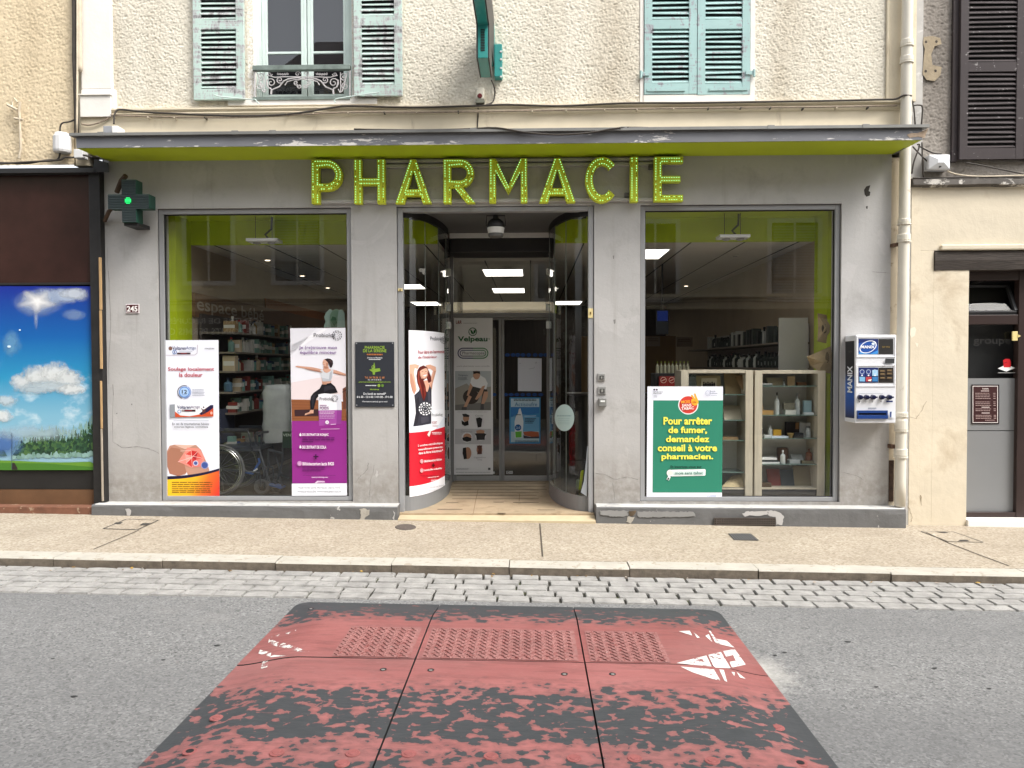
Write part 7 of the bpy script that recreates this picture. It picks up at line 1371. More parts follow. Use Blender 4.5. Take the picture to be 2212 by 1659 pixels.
# ============================================================ LIT LETTERS, CROSSES
m_let = M('lime sign enamel', (.60, .66, .03), .4, .04, 4); m_letd = M('sign letter side', (.30, .36, .02), .5, .05)
e_led = emit('green led', (.4, 1.0, .42), .85); m_off = flat('#26300c')
YLF, YLB = -.105, -.035; s_ = .075
def strip2(o, i): return [[o[k], o[k + 1], i[k + 1], i[k]] for k in range(len(o) - 1)]
def arcpts(cx, cz, rx, rz_, a0, a1, n): return [(cx + rx * cos(radians(a0 + (a1 - a0) * k / n)), cz + rz_ * sin(radians(a0 + (a1 - a0) * k / n))) for k in range(n + 1)]
def letter(ch, w_, H):
    s = s_; pc = []; led = []
    bar = lambda x0, z0, x1, z1: pc.append([(x0, z0), (x1, z0), (x1, z1), (x0, z1)])
    e = .016
    if ch in 'PR':
        bar(0, 0, s, H); R = .15 if ch == 'P' else .138; xr_ = w_ - R if ch == 'P' else w_ - R - .01
        o = [(s, H)] + arcpts(xr_, H - R, R, R, 90, -90, 14) + [(s, H - 2 * R)]; i = [(s, H - s * .92)] + arcpts(xr_, H - R, R - s * .92, R - s * .92, 90, -90, 14) + [(s, H - 2 * R + s * .92)]
        pc += strip2(o, i); led += [[(e, e), (e, H - e)], [(s - e, e), (s - e, H - 2 * R - .0)], [(e, H - e)] + arcpts(xr_, H - R, R - e, R - e, 90, -90, 14) + [(s, H - 2 * R + e)], [(s - e, H - s + e)] + arcpts(xr_, H - R, R - s + 1.6 * e, R - s + 1.6 * e, 90, -90, 14) + [(s - e, H - 2 * R + s - e)]]
        led.append([(s - e, H - s - .02), (s - e, H - 2 * R + s)])
        if ch == 'R': zb_ = H - 2 * R; pc.append([(w_ - s * 1.12, 0), (w_, 0), (xr_ + .03, zb_), (xr_ - .055, zb_)]); led += [[(w_ - s * 1.12 + e * 1.2, e), (xr_ - .055 + e * 1.2, zb_ - e)], [(w_ - e * 1.2, e), (xr_ + .03 - e * 1.2, zb_ - e)]]
    elif ch == 'H':
        bar(0, 0, s, H); bar(w_ - s, 0, w_, H); bar(s, H * .42, w_ - s, H * .42 + s * .9); m0, m1 = H * .42 + e, H * .42 + s * .9 - e
        for x in (e, w_ - e): led.append([(x, e), (x, H - e)])
        for x in (s - e, w_ - s + e): led += [[(x, e), (x, m0)], [(x, m1), (x, H - e)]]
        led += [[(s, m0), (w_ - s, m0)], [(s, m1), (w_ - s, m1)]]
    elif ch == 'A':
        c = w_ / 2; wi = s * 1.12; hi = H * .74; t = .5 * s * .75
        pc.append([(0, 0), (wi, 0), (c, hi), (c, H), (c - t, H)]); pc.append([(w_ - wi, 0), (w_, 0), (c + t, H), (c, H), (c, hi)])
        f = lambda z: wi + (c - wi) * z / hi
        z0, z1_ = H * .17, H * .17 + s * .85; pc.append([(f(z0), z0), (w_ - f(z0), z0), (w_ - f(z1_), z1_), (f(z1_), z1_)])
        for g in (lambda x: x, lambda x: w_ - x): led += [[(g(e * 1.1), e), (g(c - t + e * .4), H - e)], [(g(wi - e), e), (g(c - e), hi - .01)]]
        led += [[(f(z0), z0 + e), (w_ - f(z0), z0 + e)], [(f(z1_), z1_ - e), (w_ - f(z1_), z1_ - e)]]
    elif ch == 'M':
        c = w_ / 2; sd_ = s * .86; zv = H * .30
        bar(0, 0, sd_, H); bar(w_ - sd_, 0, w_, H)
        pc.append([(sd_, H), (sd_, H * .70), (c, zv - s * .6), (c, zv + s * .55)]); pc.append([(w_ - sd_, H), (c, zv + s * .55), (c, zv - s * .6), (w_ - sd_, H * .70)])
        for g in (lambda x: x, lambda x: w_ - x): led += [[(g(e), e), (g(e), H - e)], [(g(sd_ - e), e), (g(sd_ - e), H * .68)], [(g(sd_), H * .96), (g(c), zv + s * .3)], [(g(sd_ - .0), H * .72), (g(c), zv - s * .35)]]
    elif ch == 'C':
        a, b = w_ / 2 + .012, H / 2; o = arcpts(a, b, a, b + .004, 42, 318, 26); i = arcpts(a, b, a - s, b - s + .004, 42, 318, 26); pc += strip2(o, i); led += [arcpts(a, b, a - e, b - e, 44, 316, 30), arcpts(a, b, a - s + e, b - s + e, 44, 316, 30)]
    elif ch == 'I': bar(0, 0, s, H); led += [[(e, e), (e, H - e)], [(s - e, e), (s - e, H - e)]]
    elif ch == 'E':
        bar(0, 0, s, H); sd_ = s * .82
        for z0 in (0, H * .5 - sd_ / 2 + .0, H - sd_): bar(s, z0, w_ - (.025 if 0 < z0 < H * .6 else 0), z0 + sd_); led += [[(s, z0 + e), (w_ - e - (.025 if 0 < z0 < H * .6 else 0), z0 + e)], [(s, z0 + sd_ - e), (w_ - e - (.025 if 0 < z0 < H * .6 else 0), z0 + sd_ - e)]]
        led += [[(e, e), (e, H - e)]] + [[(s - e, a_), (s - e, b_)] for a_, b_ in ((sd_, H * .5 - sd_ / 2), (H * .5 + sd_ / 2, H - sd_))]
    return pc, led
LT = [('P', 673, 738.5, 344.5, 440, 'first letter of the lit green sign'), ('H', 765, 831, 344, 440, 'second letter of the lit green sign, between P and A'), ('A', 854, 931, 344, 439.5, 'letter A between H and R in the lit green sign'), ('R', 958, 1026, 343, 439, 'letter R of the lit green sign, left of the M'), ('M', 1057, 1139, 342, 438, 'letter M in the middle of the lit green sign'), ('A', 1165, 1243, 341, 437.5, 'letter A between M and C in the lit green sign'), ('C', 1264, 1332, 339.5, 437, 'round letter C of the lit green sign'), ('I', 1361.5, 1379, 338.5, 436, 'single stroke letter I of the lit green sign'), ('E', 1413, 1476, 338, 435, 'last letter of the lit green sign, the E above the right window')]
for ch, a0, a1, b0, b1, lab in LT:
    p0, p1 = P(a0, b1, YLF), P(a1, b0, YLF); w_, H = p1.x - p0.x, p1.z - p0.z
    t = thing('sign_letter', lab, 'sign letter', (p0.x, YLB, p0.z), 'letters of the pharmacy sign'); pc, led = letter(ch, w_, H); mb = MB(); q = MB()
    for pts in pc:
        A_ = sum(pts[i][0] * pts[(i + 1) % len(pts)][1] - pts[(i + 1) % len(pts)][0] * pts[i][1] for i in range(len(pts)))
        if A_ < 0: pts = pts[::-1]
        mb.prism([(p0.x + x, p0.z + z) for x, z in pts], YLF, YLB, m_let)
    mb.build('letter_body', t); seen = set()
    for path in led:
        ln = [sqrt((b[0] - a[0]) ** 2 + (b[1] - a[1]) ** 2) for a, b in zip(path, path[1:])]; tot = sum(ln); n = max(2, round(tot / .024)); d = 0
        for k in range(n + 1):
            d = tot * k / n; i = 0
            while i < len(ln) - 1 and d > ln[i]: d -= ln[i]; i += 1
            u = d / ln[i] if ln[i] else 0; x = path[i][0] + (path[i + 1][0] - path[i][0]) * u; z = path[i][1] + (path[i + 1][1] - path[i][1]) * u; key = (round(x / .012), round(z / .012))
            if key in seen: continue
            seen.add(key); m = m_off if rnd.random() < (.10 if z > H * .45 else .26) else e_led; r = .0050; X, Z = p0.x + x, p0.z + z
            q.add([(X - r, YLF - .0005, Z), (X, YLF - .0005, Z - r), (X + r, YLF - .0005, Z), (X, YLF - .0005, Z + r), (X, YLF - .009, Z)], [(0, 1, 4), (1, 2, 4), (2, 3, 4), (3, 0, 4)], m)
    q.build('led_lights', t)
t = thing('mounting_rail', 'grey horizontal rails carrying the lit green letters', 'mounting rail', tuple(P(1100, 390))); mb = MB()
xl_, xr2 = P(690, 400).x, P(1470, 400).x
for y0, y1 in ((345, 351), (355, 362), (431, 438)): z1_, z0_ = P(1080, y0).z, P(1080, y1).z; mb.box(xl_ if y0 > 400 else P(830, 400).x, xr2, -.033, -.0005, z0_, z1_, m_grey)
mb.build('rail', t, bevel=.004); mb = MB(); a, b, c, d = rectpx(Q(2, 1), 975, 8, 1010, 42, -.03); mb.box(a, b, -.045, -.0005, c, d, flat('#5a5a58')); a, b, c, d = rectpx(Q(2, 0), 1180, 1420, 1222, 1460, -.03); mb.box(a, b, -.045, -.0005, c, d, flat('#5a5a58')); mb.build('connector_box', t)
# small cross on the left pier
m_cr = M('dark green cross front', (.02, .032, .032), .5, .1, 20); m_crs = M('cross edge green', (.01, .05, .035), .45, .05); YX = -.27
gc = thing('pharmacy_cross', 'dark green ridged cross sign with a lit green centre dot', 'cross sign', tuple(P(277, 479, -.2)))
cvx = Q(0, 1); X = lambda a: P(*cvx(a, 75), YX).x; Zc = lambda b: P(*cvx(1110, b), YX).z
xs4 = [X(930), X(1050), X(1176), X(1288)]; zs4 = [Zc(262), Zc(140), Zc(18), Zc(-110)]
def crossprism(mb, xs4, zs4, y0, y1, m): mb.prism([(xs4[1], zs4[0]), (xs4[2], zs4[0]), (xs4[2], zs4[1]), (xs4[3], zs4[1]), (xs4[3], zs4[2]), (xs4[2], zs4[2]), (xs4[2], zs4[3]), (xs4[1], zs4[3]), (xs4[1], zs4[2]), (xs4[0], zs4[2]), (xs4[0], zs4[1]), (xs4[1], zs4[1])], y0, y1, m)
mb = MB(); crossprism(mb, xs4, zs4, YX + .004, YX + .13, m_crs); mb.build('housing', gc, bevel=.004)
mb = MB(); n = 26; z = zs4[0] + .004; stp = (zs4[3] - zs4[0] - .008) / n
for i in range(n):
    zz = z + i * stp; w0, w1 = (xs4[0], xs4[3]) if zs4[1] <= zz + stp / 2 <= zs4[2] else (xs4[1], xs4[2]); mb.hexa([(w0 + .004, YX - .007, zz), (w1 - .004, YX - .007, zz), (w1 - .004, YX + .0035, zz), (w0 + .004, YX + .0035, zz), (w0 + .004, YX - .001, zz + stp * .9), (w1 - .004, YX - .001, zz + stp * .9), (w1 - .004, YX + .0035, zz + stp * .9), (w0 + .004, YX + .0035, zz + stp * .9)], m_cr)
mb.build('louvred_front', gc)
mb = MB(); q0 = P(*cvx(1110, 76), YX); e_l2 = emit('green cross led', (.03, 1, .22), .8)
for i in range(-2, 3):
    for j in range(-2, 3):
        if abs(i) + abs(j) < 4: mb.lathe([(.0042, -.002), (.004, .004)], (q0.x + i * .0125, YX - .011, q0.z + j * .0125), e_l2, 8, 'y')
mb.build('led_lights', gc)
mb = MB(); a, b, c, d = rectpx(cvx, 1090, 266, 1207, 297, -.2); mb.box(a, b, -.24, -.0005, c, d, m_black); mb.tube([P(*Q(0, 0)(a_, b_), y) for a_, b_, y in ((1010, 1660, -.1), (1050, 1560, -.16), (1085, 1520, -.2))], .025, M('rust brown arm', (.06, .035, .02), .8, .3, 15), 8); mb.tube([P(*cvx(a_, b_), y) for a_, b_, y in ((905, 250, -.03), (940, 170, -.1), (1000, 100, -.15))], .02, M('rust brown arm', (.06, .035, .02), .8), 8); mb.build('bracket', gc)
# big cross projecting over the street
m_tl = M('teal sign metal', (.03, .26, .24), .35, .06, 3, spec=.5); bc = thing('projecting_cross', 'large teal pharmacy cross projecting edge-on from the upper wall', 'cross sign', (-.4, -.75, 4.11))
x0, x1_ = -.457, -.347; ys = [-1.44, -1.0, -.55, -.11]; zz = [4.11, 4.39, 4.84, 5.12]
out = [(ys[1], zz[0]), (ys[2], zz[0]), (ys[2], zz[1]), (ys[3], zz[1]), (ys[3], zz[2]), (ys[2], zz[2]), (ys[2], zz[3]), (ys[1], zz[3]), (ys[1], zz[2]), (ys[0], zz[2]), (ys[0], zz[1]), (ys[1], zz[1])]
def yzprism(mb, o, x0, x1, m): n = len(o); vs = [(x0, y, z) for y, z in o] + [(x1, y, z) for y, z in o]; mb.add(vs, [list(range(n - 1, -1, -1)), list(range(n, 2 * n))] + [(i, (i + 1) % n, (i + 1) % n + n, i + n) for i in range(n)], m)
mb = MB(); yzprism(mb, out, x0 + .012, x1_ - .012, m_tl); mb.build('housing', bc, bevel=.004)
mb = MB(); oi = [(y, z) for y, z in out]; yzprism(mb, [(y * 1, z) for y, z in oi], x1_ - .0118, x1_, m_black); yzprism(mb, oi, x0, x0 + .0118, m_black); mb.build('led_face', bc, bevel=.002)
mb = MB()
for i in range(14): z_ = 4.17 + i * .0135; mb.box(-.42, -.385, ys[1] - .004, ys[1] + .002, z_, z_ + .006, m_dark)
mb.build('vent', bc)
mb = MB(); mb.box(-.345, -.27, -.11, -.0005, P(1083, 174).z, P(1083, 105).z, m_tl); mb.box(-.41, -.346, -.11, -.0005, 4.42, 4.8, m_tl); mb.build('wall_bracket', bc, bevel=.004); mb = MB()
for b in (445, 512, 588, 662): q = P(*Q(1, 0)(2117, b), -.112); mb.lathe([(.009, -.006), (.011, 0)], (q.x, -.111, q.z), m_pvc, 10, 'y')
mb.build('bolt', bc)
cb = thing('bell_box', 'small cream wall box with a dark red round button below the teal cross', 'bell box', tuple(P(1037, 222, -.05))); a, b, c, d = rectpx(Q(1, 0), 1900, 760, 1972, 855, -.06); mb = MB(); mb.box(a, b, -.07, -.0, c, d, M('cream box paint', (.56, .53, .44), .6, .08)); mb.build('case', cb, bevel=.006); a, b, c2_, d = rectpx(Q(1, 0), 1898, 856, 1974, 892, -.07); mb = MB(); mb.box(a, b, -.085, -.0, c2_, d, M('olive grey base', (.17, .17, .13), .6, .1)); mb.build('base', cb, bevel=.004); q = P(*Q(1, 0)(1934, 828), -.07); mb = MB(); mb.lathe([(.02, -.008), (.024, -.002), (.024, .0)], (q.x, -.0705, q.z), flat('#5a1c20'), 16, 'y'); mb.build('button', cb)
cable('cable', 'dark cable dropping from the teal cross down to the moulded band', [(2035, 695, -.3), (2055, 740, -.1), (2065, 790, -.03), (2055, 860, -.03), (2035, 890, -.04), (1985, 905, -.06)], .007, m_cb, -.03, Q(1, 0)); cable('cable', 'thin cable running straight down across the cream band under the bell box', [(1920, 895, -.05), (1918, 1000, -.02), (1912, 1110, -.02)], .006, m_cb, -.03, Q(1, 0))

# ============================================================ STREET FITTINGS
def flush(name, lab, pts, cvx, fill, edge, cat, wd=.014):
    q = [G(*cvx(a, b), -.03) + Vector((0, 0, .002)) for a, b in pts]; mb = MB(); mb.poly(q, fill); t = tag(mb.build(name), lab, cat); mb = MB(); strip(mb, q + [q[0]], wd, edge, .002); mb.build('rim', t); return t, q
m_rim = M('dark iron rim', (.05, .045, .04), .7, .2, 30)
t, q = flush('inspection_cover', 'square pavement-filled inspection cover in front of the left pier', [(893, 1252), (1188, 1262), (1368, 1180), (1095, 1170)], Q(0, 2), m_pave, m_rim, 'inspection cover')
mb = MB()
for pts in ([(980, 1212), (1040, 1215), (1062, 1198), (1005, 1198)], [(1205, 1225), (1265, 1225), (1300, 1205), (1235, 1205)]): mb.poly([G(*Q(0, 2)(a, b), -.03) + Vector((0, 0, .005)) for a, b in pts], m_rim)
mb.build('lifting_slot', t)
t, q = flush('inspection_cover', 'square pavement-filled inspection cover at the right near the neighbour door', [(1320, 1275), (1560, 1365), (1860, 1370), (1600, 1280)], Q(3, 2), m_pave, m_rim, 'inspection cover', .010)
mb = MB()
for pts in ([(1450, 1283), (1520, 1292), (1560, 1290), (1530, 1280)], [(1640, 1362), (1740, 1362), (1720, 1350), (1660, 1350)]): mb.poly([G(*Q(3, 2)(a, b), -.03) + Vector((0, 0, .005)) for a, b in pts], m_rim)
mb.build('lifting_slot', t)
m_ir = M('rusty brown iron', (.10, .082, .07), .75, .3, 40, bump=.5, bsc=80)
q = [G(*Q(1, 2)(1292 + 92 * cos(2 * pi * i / 24), 1238 + 26 * sin(2 * pi * i / 24)), -.03) for i in range(24)]; mb = MB(); c = sum(q, Vector()) / 24; mb.add([v + Vector((0, 0, .001)) for v in q] + [v * .93 + c * .07 + Vector((0, 0, .006)) for v in q], [(i, (i + 1) % 24, 24 + (i + 1) % 24, 24 + i) for i in range(24)] + [list(range(24, 48))], m_ir); tag(mb.build('valve_cover'), 'round rusty iron valve cover by the entrance step', 'valve cover')
t, q = flush('drain_grate', 'small dark grey slotted drain grate in the right pavement', [(1870, 1295), (2060, 1295), (2130, 1355), (1920, 1350)], Q(2, 2), M('drain iron', (.06, .06, .06), .6, .2, 30), m_rim, 'drain grate', .008)
mb = MB()
for i in range(9): f = (i + .5) / 9; a = q[0] + (q[1] - q[0]) * f; b = q[3] + (q[2] - q[3]) * f; strip(mb, [a, b], .007, M('drain bar', (.15, .15, .15), .5, .2), .004)
mb.build('bars', t)
vg = thing('vent_grille', 'dark rusty perforated vent grille in the front of the right plinth', 'vent grille', tuple(P(1608, 1138, -.17))); a, b, c, d = rectpx(D, 1543, 1119, 1674, 1137.5, -.172); mb = MB(); mb.box(a, b, -.171, -.158, c, d, M('grille dark', (.012, .010, .009), .9)); mb.build('recess', vg); mb = MB(); nx = 26
for i in range(nx + 1): x = a + (b - a) * i / nx; mb.box(x - .004, x + .004, -.178, -.1715, c, d, m_ir)
for j in range(5): z = c + (d - c) * j / 4; mb.box(a, b, -.181, -.1785, z - .004, z + .004, m_ir)
mb.build('lattice', vg)

# ============================================================ SPEED CUSHION
hr = ROADH
cl_, cr_ = G(630, 1312, hr), G(1556, 1324, hr); bl_, br_ = G(312, 1659, hr), G(1803, 1659, hr)
X0, X1 = (cl_.x + bl_.x) / 2, (cr_.x + br_.x) / 2; YF = (G(800, 1307, hr).y + G(1400, 1317, hr).y) / 2; YN_ = -5.35; HC_ = .062
sm = lambda t: (lambda u: u * u * (3 - 2 * u))(max(0, min(1, t)))
def ch(x, y): return .010 + (HC_ - .01) * min(sm((x - X0) / .34), sm((X1 - x) / .34), sm((YF - y) / .45), sm((y - YN_) / .55)) ** .85
def hitcush(px, py, k):
    h = hr + .05; p = G(px, py, h)
    for _ in range(7): h = hr + ch(p.x, p.y); p = G(px, py, h)
    return p + Vector((0, 0, .0016 + .0004 * k))
def wornpaint():
    n = NT('worn red rubber paint'); o = n.xyz()
    yk = [hitcush(1106, b, 0).y for b in (1309, 1320, 1332, 1345, 1352, 1450, 1474, 1500, 1560, 1597, 1615, 1640, 1662)]; bi = [.26, .20, .10, .0, -.25, -.25, -.08, .07, .14, .115, .0, .035, .085]
    y0, y1 = yk[0], yk[-1] - .9; t = n.math('DIVIDE', n.math('SUBTRACT', y0, o[1]), y0 - y1)
    bias = n.ramp(t, [(max(0, min(1, (y0 - a) / (y0 - y1))), .5 + b) for a, b in zip(yk, bi)])
    ed = n.math('MINIMUM', n.math('SUBTRACT', o[0], X0), n.math('SUBTRACT', X1, o[0])); eb = n.ramp(ed, [(0, .14), (.05, .05), (.13, 0.)])
    far = n.ramp(t, [(.0, .5), (.10, .1), (.30, .2), (.45, 1.)])
    nz = n.noise(6.0, 6, .64, (1, 1.3, 1), .5); nz2 = n.noise(15, 3, .55, (1, 1.25, 1), .7); stud = n.math('SUBTRACT', .42, n.voro(17, (1, 1.25, 1), 'Distance'))
    v = n.math('ADD', n.math('ADD', n.math('ADD', n.math('MULTIPLY', nz, .52), n.math('MULTIPLY', nz2, .48)), n.math('MULTIPLY', stud, .30)), n.math('ADD', bias, n.math('MULTIPLY', eb, far)))
    msk = n.ramp(n.math('SUBTRACT', v, .5), [(.532, 0.), (.556, 1.)])
    streak = n.noise(5, 5, .6, (.35, 6, 1)); red = n.mix(streak, (.165, .046, .043), (.31, .108, .10)); red = n.mix(n.ramp(n.noise(2.0, 4), [(.4, 0.), (.75, .55)]), red, (.36, .14, .13))
    red = n.mix(n.ramp(t, [(.0, 0.), (.30, 0.), (.5, .35)]), red, (.40, .155, .15))
    red = n.mix(n.ramp(n.noise(9, 7, .7, (.5, 2.2, 1), .4), [(.48, 0.), (.72, .6)]), red, (.115, .045, .042)); red = n.mix(n.ramp(n.noise(60, 4, .7, (.25, 3, 1)), [(.58, 0.), (.72, .55)]), red, (.40, .21, .20)); red = n.mix(n.ramp(n.noise(1.6, 4, .6, (.5, 1.4, 1)), [(.45, 0.), (.75, .35)]), red, (.17, .10, .095))
    red = n.mix(n.ramp(n.math('SUBTRACT', v, .5), [(.40, 0.), (.525, .55), (.535, .2)]), red, (.13, .062, .06))
    blk = n.mix(n.noise(30, 5, .6, (.5, 2, 1)), (.026, .029, .032), (.062, .066, .070)); edge = n.ramp(n.math('SUBTRACT', v, .5), [(.50, 1.), (.538, .80), (.541, .55), (.548, 1.)])
    col = n.mix(msk, red, blk)
    return n.done(n.bsdf(col, .62, 0, .4, n.math('ADD', n.math('MULTIPLY', msk, -.5), n.math('MULTIPLY', n.noise(90, 4), .5)), .35, .004))
m_cu = wornpaint(); m_rub = M('black rubber edge', (.025, .026, .028), .8, .2, 20)
sc = thing('speed_cushion', 'worn red and black rubber speed cushion bolted to the road', 'speed cushion', ((X0 + X1) / 2, (YF + YN_) / 2, hr))
jx = [X0, hitcush(930, 1350, 0).x, hitcush(1247, 1350, 0).x, X1]; jx[1] = (hitcush(925, 1340, 0).x + hitcush(820, 1640, 0).x) / 2; jx[2] = (hitcush(1243, 1330, 0).x + hitcush(1303, 1640, 0).x) / 2
jy = [YF, hitcush(1060, 1427, 0).y, YN_]; RC = .10; panels = {}
for r in range(2):
    for c in range(3):
        g = .004; xa2, xb2 = jx[c] + (g if c else 0), jx[c + 1] - (g if c < 2 else 0); ya2, yb2 = jy[r] - (g if r else 0), jy[r + 1] + (g if r < 1 else 0); nx, ny = 26, 34; vs = []; fs = []
        for j in range(ny + 1):
            for i in range(nx + 1):
                x = xa2 + (xb2 - xa2) * i / nx; y = ya2 + (yb2 - ya2) * j / ny
                for cx3, sgx in ((X0 + RC, -1), (X1 - RC, 1)):
                    if (x - cx3) * sgx > 0 and y > YF - RC:
                        dx, dy = x - cx3, y - (YF - RC); mx = max(abs(dx), abs(dy)); l = sqrt(dx * dx + dy * dy)
                        if l > 1e-6: x, y = cx3 + dx * mx / l, YF - RC + dy * mx / l
                tilt = .006 * ((c - 1) * .4 + (.6 if r == 0 and c == 0 else 0)) * ((xb2 - x) / (xb2 - xa2) if c == 0 else .3)
                vs.append((x, y, rz(x) + ch(x, y) + tilt))
        N = len(vs)
        for j in range(ny):
            for i in range(nx): k = j * (nx + 1) + i; fs.append((k, k + nx + 1, k + nx + 2, k + 1))
        mb = MB().add(vs, fs, m_cu)
        bd = [i for i in range(nx + 1)] + [(nx + 1) * (j + 1) - 1 for j in range(1, ny + 1)] + [ny * (nx + 1) + i for i in range(nx - 1, -1, -1)] + [j * (nx + 1) for j in range(ny - 1, 0, -1)]
        vv = [vs[i] for i in bd]; lo = [(x, y, rz(x) + .001) for x, y, z in vv]; m_ = len(bd); mb.add(vv + lo, [(i, (i + 1) % m_, m_ + (i + 1) % m_, m_ + i) for i in range(m_)], m_rub)
        panels[(r, c)] = mb.build('rubber_panel', sc, smooth=False)
def pan(p): return panels[(0 if p.y > jy[1] else 1, 0 if p.x < jx[1] else 1 if p.x < jx[2] else 2)]
m_dust = M('dusty tread rubber', (.27, .125, .115), .75, .16, 6, c2=(.20, .06, .055), s2=30, t2=.58, sc2=(1, 1, 1), w2=.1)
ytA, ytB = hitcush(1060, 1360, 0).y, jy[1] + .012
for c, (xa3, xb3) in enumerate(((hitcush(735, 1390, 0).x, jx[1] - .03), (jx[1] + .03, jx[2] - .03), (jx[2] + .03, hitcush(1434, 1400, 0).x))):
    mb = MB(); n = 14
    for i in range(n):
        for j in range(8):
            q = []
            for u, v in ((i, j), (i + 1, j), (i + 1, j + 1), (i, j + 1)): x = xa3 + (xb3 - xa3) * u / n; y = ytB + (ytA - ytB) * v / 8; q.append((x, y, rz(x) + ch(x, y) + .0035))
            mb.poly(q, m_dust)
    gs = .030; yy = ytB + .02; rw = 0
    while yy < ytA - .01:
        xx = xa3 + .02 + (gs / 2 if rw % 2 else 0); cl3 = 0
        while xx < xb3 - .02:
            a = pi / 4 + .35 if (cl3 + rw) % 2 else -pi / 4 - .0; h = rz(xx) + ch(xx, yy) + .0034; L2, W2_ = .017, .0048
            ux, uy = cos(a), sin(a); q = [(xx + sx * L2 * ux - sy * W2_ * uy, yy + sx * L2 * uy + sy * W2_ * ux) for sx, sy in ((-1, -1), (1, -1), (1, 1), (-1, 1))]; mb.add([(x, y, h) for x, y in q] + [(xx + (x - xx) * .8, yy + (y - yy) * .7, h + .006) for x, y in q], [(0, 1, 5, 4), (1, 2, 6, 5), (2, 3, 7, 6), (3, 0, 4, 7), (4, 5, 6, 7)], m_dust); xx += gs; cl3 += 1
        yy += gs * .8; rw += 1
    mb.build('tread_pattern', panels[(0, c)])
def markmat(lo=.40):
    n = NT('worn white marking'); t = n.n('ShaderNodeBsdfTransparent'); b = n.bsdf((.62, .61, .58), .6); mx = n.n('ShaderNodeMixShader'); n.l(n.ramp(n.noise(22, 6, .7), [(lo, 0.), (lo + .04, 1.)]), mx.inputs[0]); n.l(t.outputs[0], mx.inputs[1]); n.l(b.outputs[0], mx.inputs[2]); return n.done(mx)
m_mk = markmat(); m_mkf = markmat(.47)
for cvx, polys, key in ((Q(2, 3), ([(1422, 755), (1550, 722), (1680, 690), (1725, 785), (1560, 770)], [(1695, 685), (1805, 660), (1890, 800), (1760, 795), (1740, 780)], [(1825, 652), (1925, 635), (2020, 768), (1900, 795), (1880, 745), (1935, 735), (1910, 685), (1850, 700)], [(1440, 480), (1535, 475), (1558, 517)], [(1570, 490), (1625, 535), (1600, 538)], [(1670, 520), (1700, 505), (1730, 572)], [(1700, 475), (1715, 478), (1762, 545), (1855, 562), (1922, 622), (1760, 582)]), (0, 2)), (Q(2, 3), ([(1455, 785), (1745, 810), (1800, 905), (1740, 895), (1560, 835)], [(1790, 810), (1830, 815), (1860, 920), (1835, 905)], [(1895, 830), (1925, 835), (1922, 868)], [(1940, 830), (2020, 892), (1970, 880)]), (1, 2)), (Q(1, 3), ([(115, 545), (205, 580), (180, 612), (105, 580)], [(225, 575), (322, 610), (297, 637), (200, 612)], [(335, 615), (462, 655), (370, 658), (318, 642)], [(35, 640), (132, 665), (125, 700), (20, 672)], [(140, 685), (262, 692), (120, 706)], [(130, 532), (205, 505), (190, 522)], [(245, 502), (300, 484), (282, 503)], [(310, 487), (347, 466), (340, 487)]), (0, 0)), (Q(1, 3), ([(60, 742), (102, 735), (97, 790), (40, 806)],), (1, 0))):
    S = Sheet(cvx, hitcush); S.k = 0
    for pts in polys: S.poly(pts, m_mk if key[1] == 2 else m_mkf, 1, sub=3)
    S.build('white_marking', panels[key])
for cvx, pts in ((Q(1, 3), ((1175, 614), (1555, 622), (1100, 810), (1510, 815), (476, 285))), (Q(2, 3), ((420, 645), (810, 657), (453, 850), (868, 850)))):
    for a, b in pts:
        p = hitcush(*cvx(a, b), 2); mb = MB(); mb.lathe([(.0175, 0), (.0165, .0008)], tuple(p), m_dark, 14); mb.lathe([(.010, .001), (.009, .0016)], (p.x, p.y - .005, p.z), M('bolt steel', (.32, .30, .28), .4, .1, metal=.5), 10); mb.build('bolt_hole', pan(p))
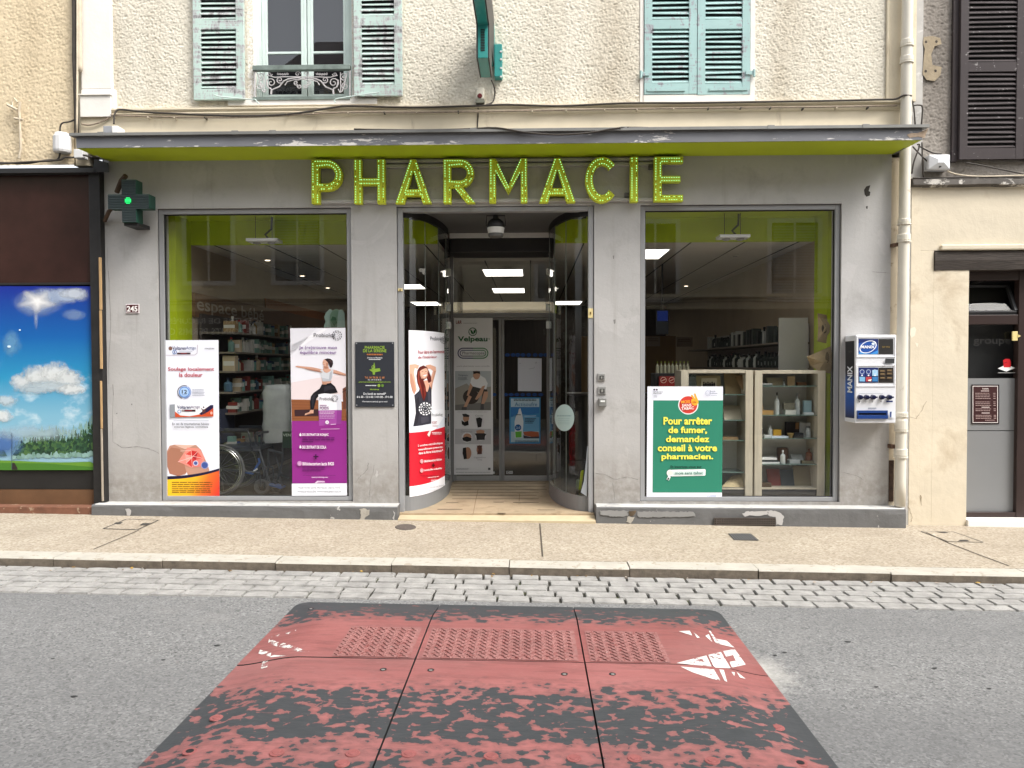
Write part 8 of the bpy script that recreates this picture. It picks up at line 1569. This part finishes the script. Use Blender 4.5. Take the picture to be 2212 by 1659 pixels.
for cvx, pts in ((Q(1, 3), ((180, 1530), (835, 1535), (1320, 1540), (2030, 1560), (745, 1625))), (Q(2, 3), ((535, 1578), (1060, 1580), (1730, 1600))), (Q(0, 3), ((1640, 1520), (1870, 1230))), (Q(3, 3), ((85, 1315), (280, 1620)))):
    for a, b in pts:
        p = hitcush(*cvx(a, b), 1); mb = MB(); big = cvx(a, b)[0] < 500 and b > 1500 or cvx(a, b)[0] > 1700
        mb.lathe([(.030, -.001), (.028, .0022)], tuple(p), M('red bolt cap', (.27, .085, .08), .6, .15, 30), 18); (mb.lathe([(.016, .0022), (.016, .003)], tuple(p), m_dark, 12) if b > 1500 and (cvx(a, b)[0] < 480 or cvx(a, b)[0] > 1720) else mb.lathe([(.018, .0023), (.016, .0045)], tuple(p), M('red bolt cap', (.27, .085, .08), .6, .15, 30), 14)); mb.build('bolt', pan(p))
# little dark spots and leaves on the road
mb = MB(); m_sp = M('dark road spot', (.03, .03, .03), .9, .2)
for cvx, pts in ((Q(0, 3), ((1405, 540), (1585, 514), (1875, 603), (1520, 665), (660, 487), (1410, 728), (640, 1045), (455, 718))), (Q(3, 3), ((935, 962), (1910, 977), (690, 572), (145, 665), (1440, 800), (60, 690)))):
    for a, b in pts:
        p = G(*cvx(a, b), hr); l_ = rnd.uniform(.008, .022); mb.poly([(p.x + l_ * cos(t) * (1 + .3 * sin(3 * t)), p.y + l_ * .6 * sin(t), p.z + .003) for t in [2 * pi * i / 9 for i in range(9)]], m_sp)
tag(mb.build('road_debris'), 'scattered dark specks and gum spots on the asphalt', 'debris', kind='stuff')

mb = MB(); lc = [flat(h) for h in ('#8a6a34', '#a5843c', '#6a5230', '#9a8f84')]
for i in range(26):
    x = rnd.uniform(-3.8, 3.6); y = -1.83 - abs(rnd.gauss(0, .05)); r = rnd.uniform(.010, .024); a0 = rnd.uniform(0, 6.3); z = rz(x) + .011; m = rnd.choice(lc)
    mb.poly([(x + r * k * cos(a0 + t), y + r * k * .8 * sin(a0 + t), z + rnd.uniform(0, .012)) for t, k in ((0, 1.3), (.9, .6), (1.8, .7), (3.1, 1.1), (4.3, .6), (5.3, .7))], m)
tag(mb.build('leaf_litter'), 'small dry leaves and grit along the foot of the kerb', 'litter', kind='stuff')
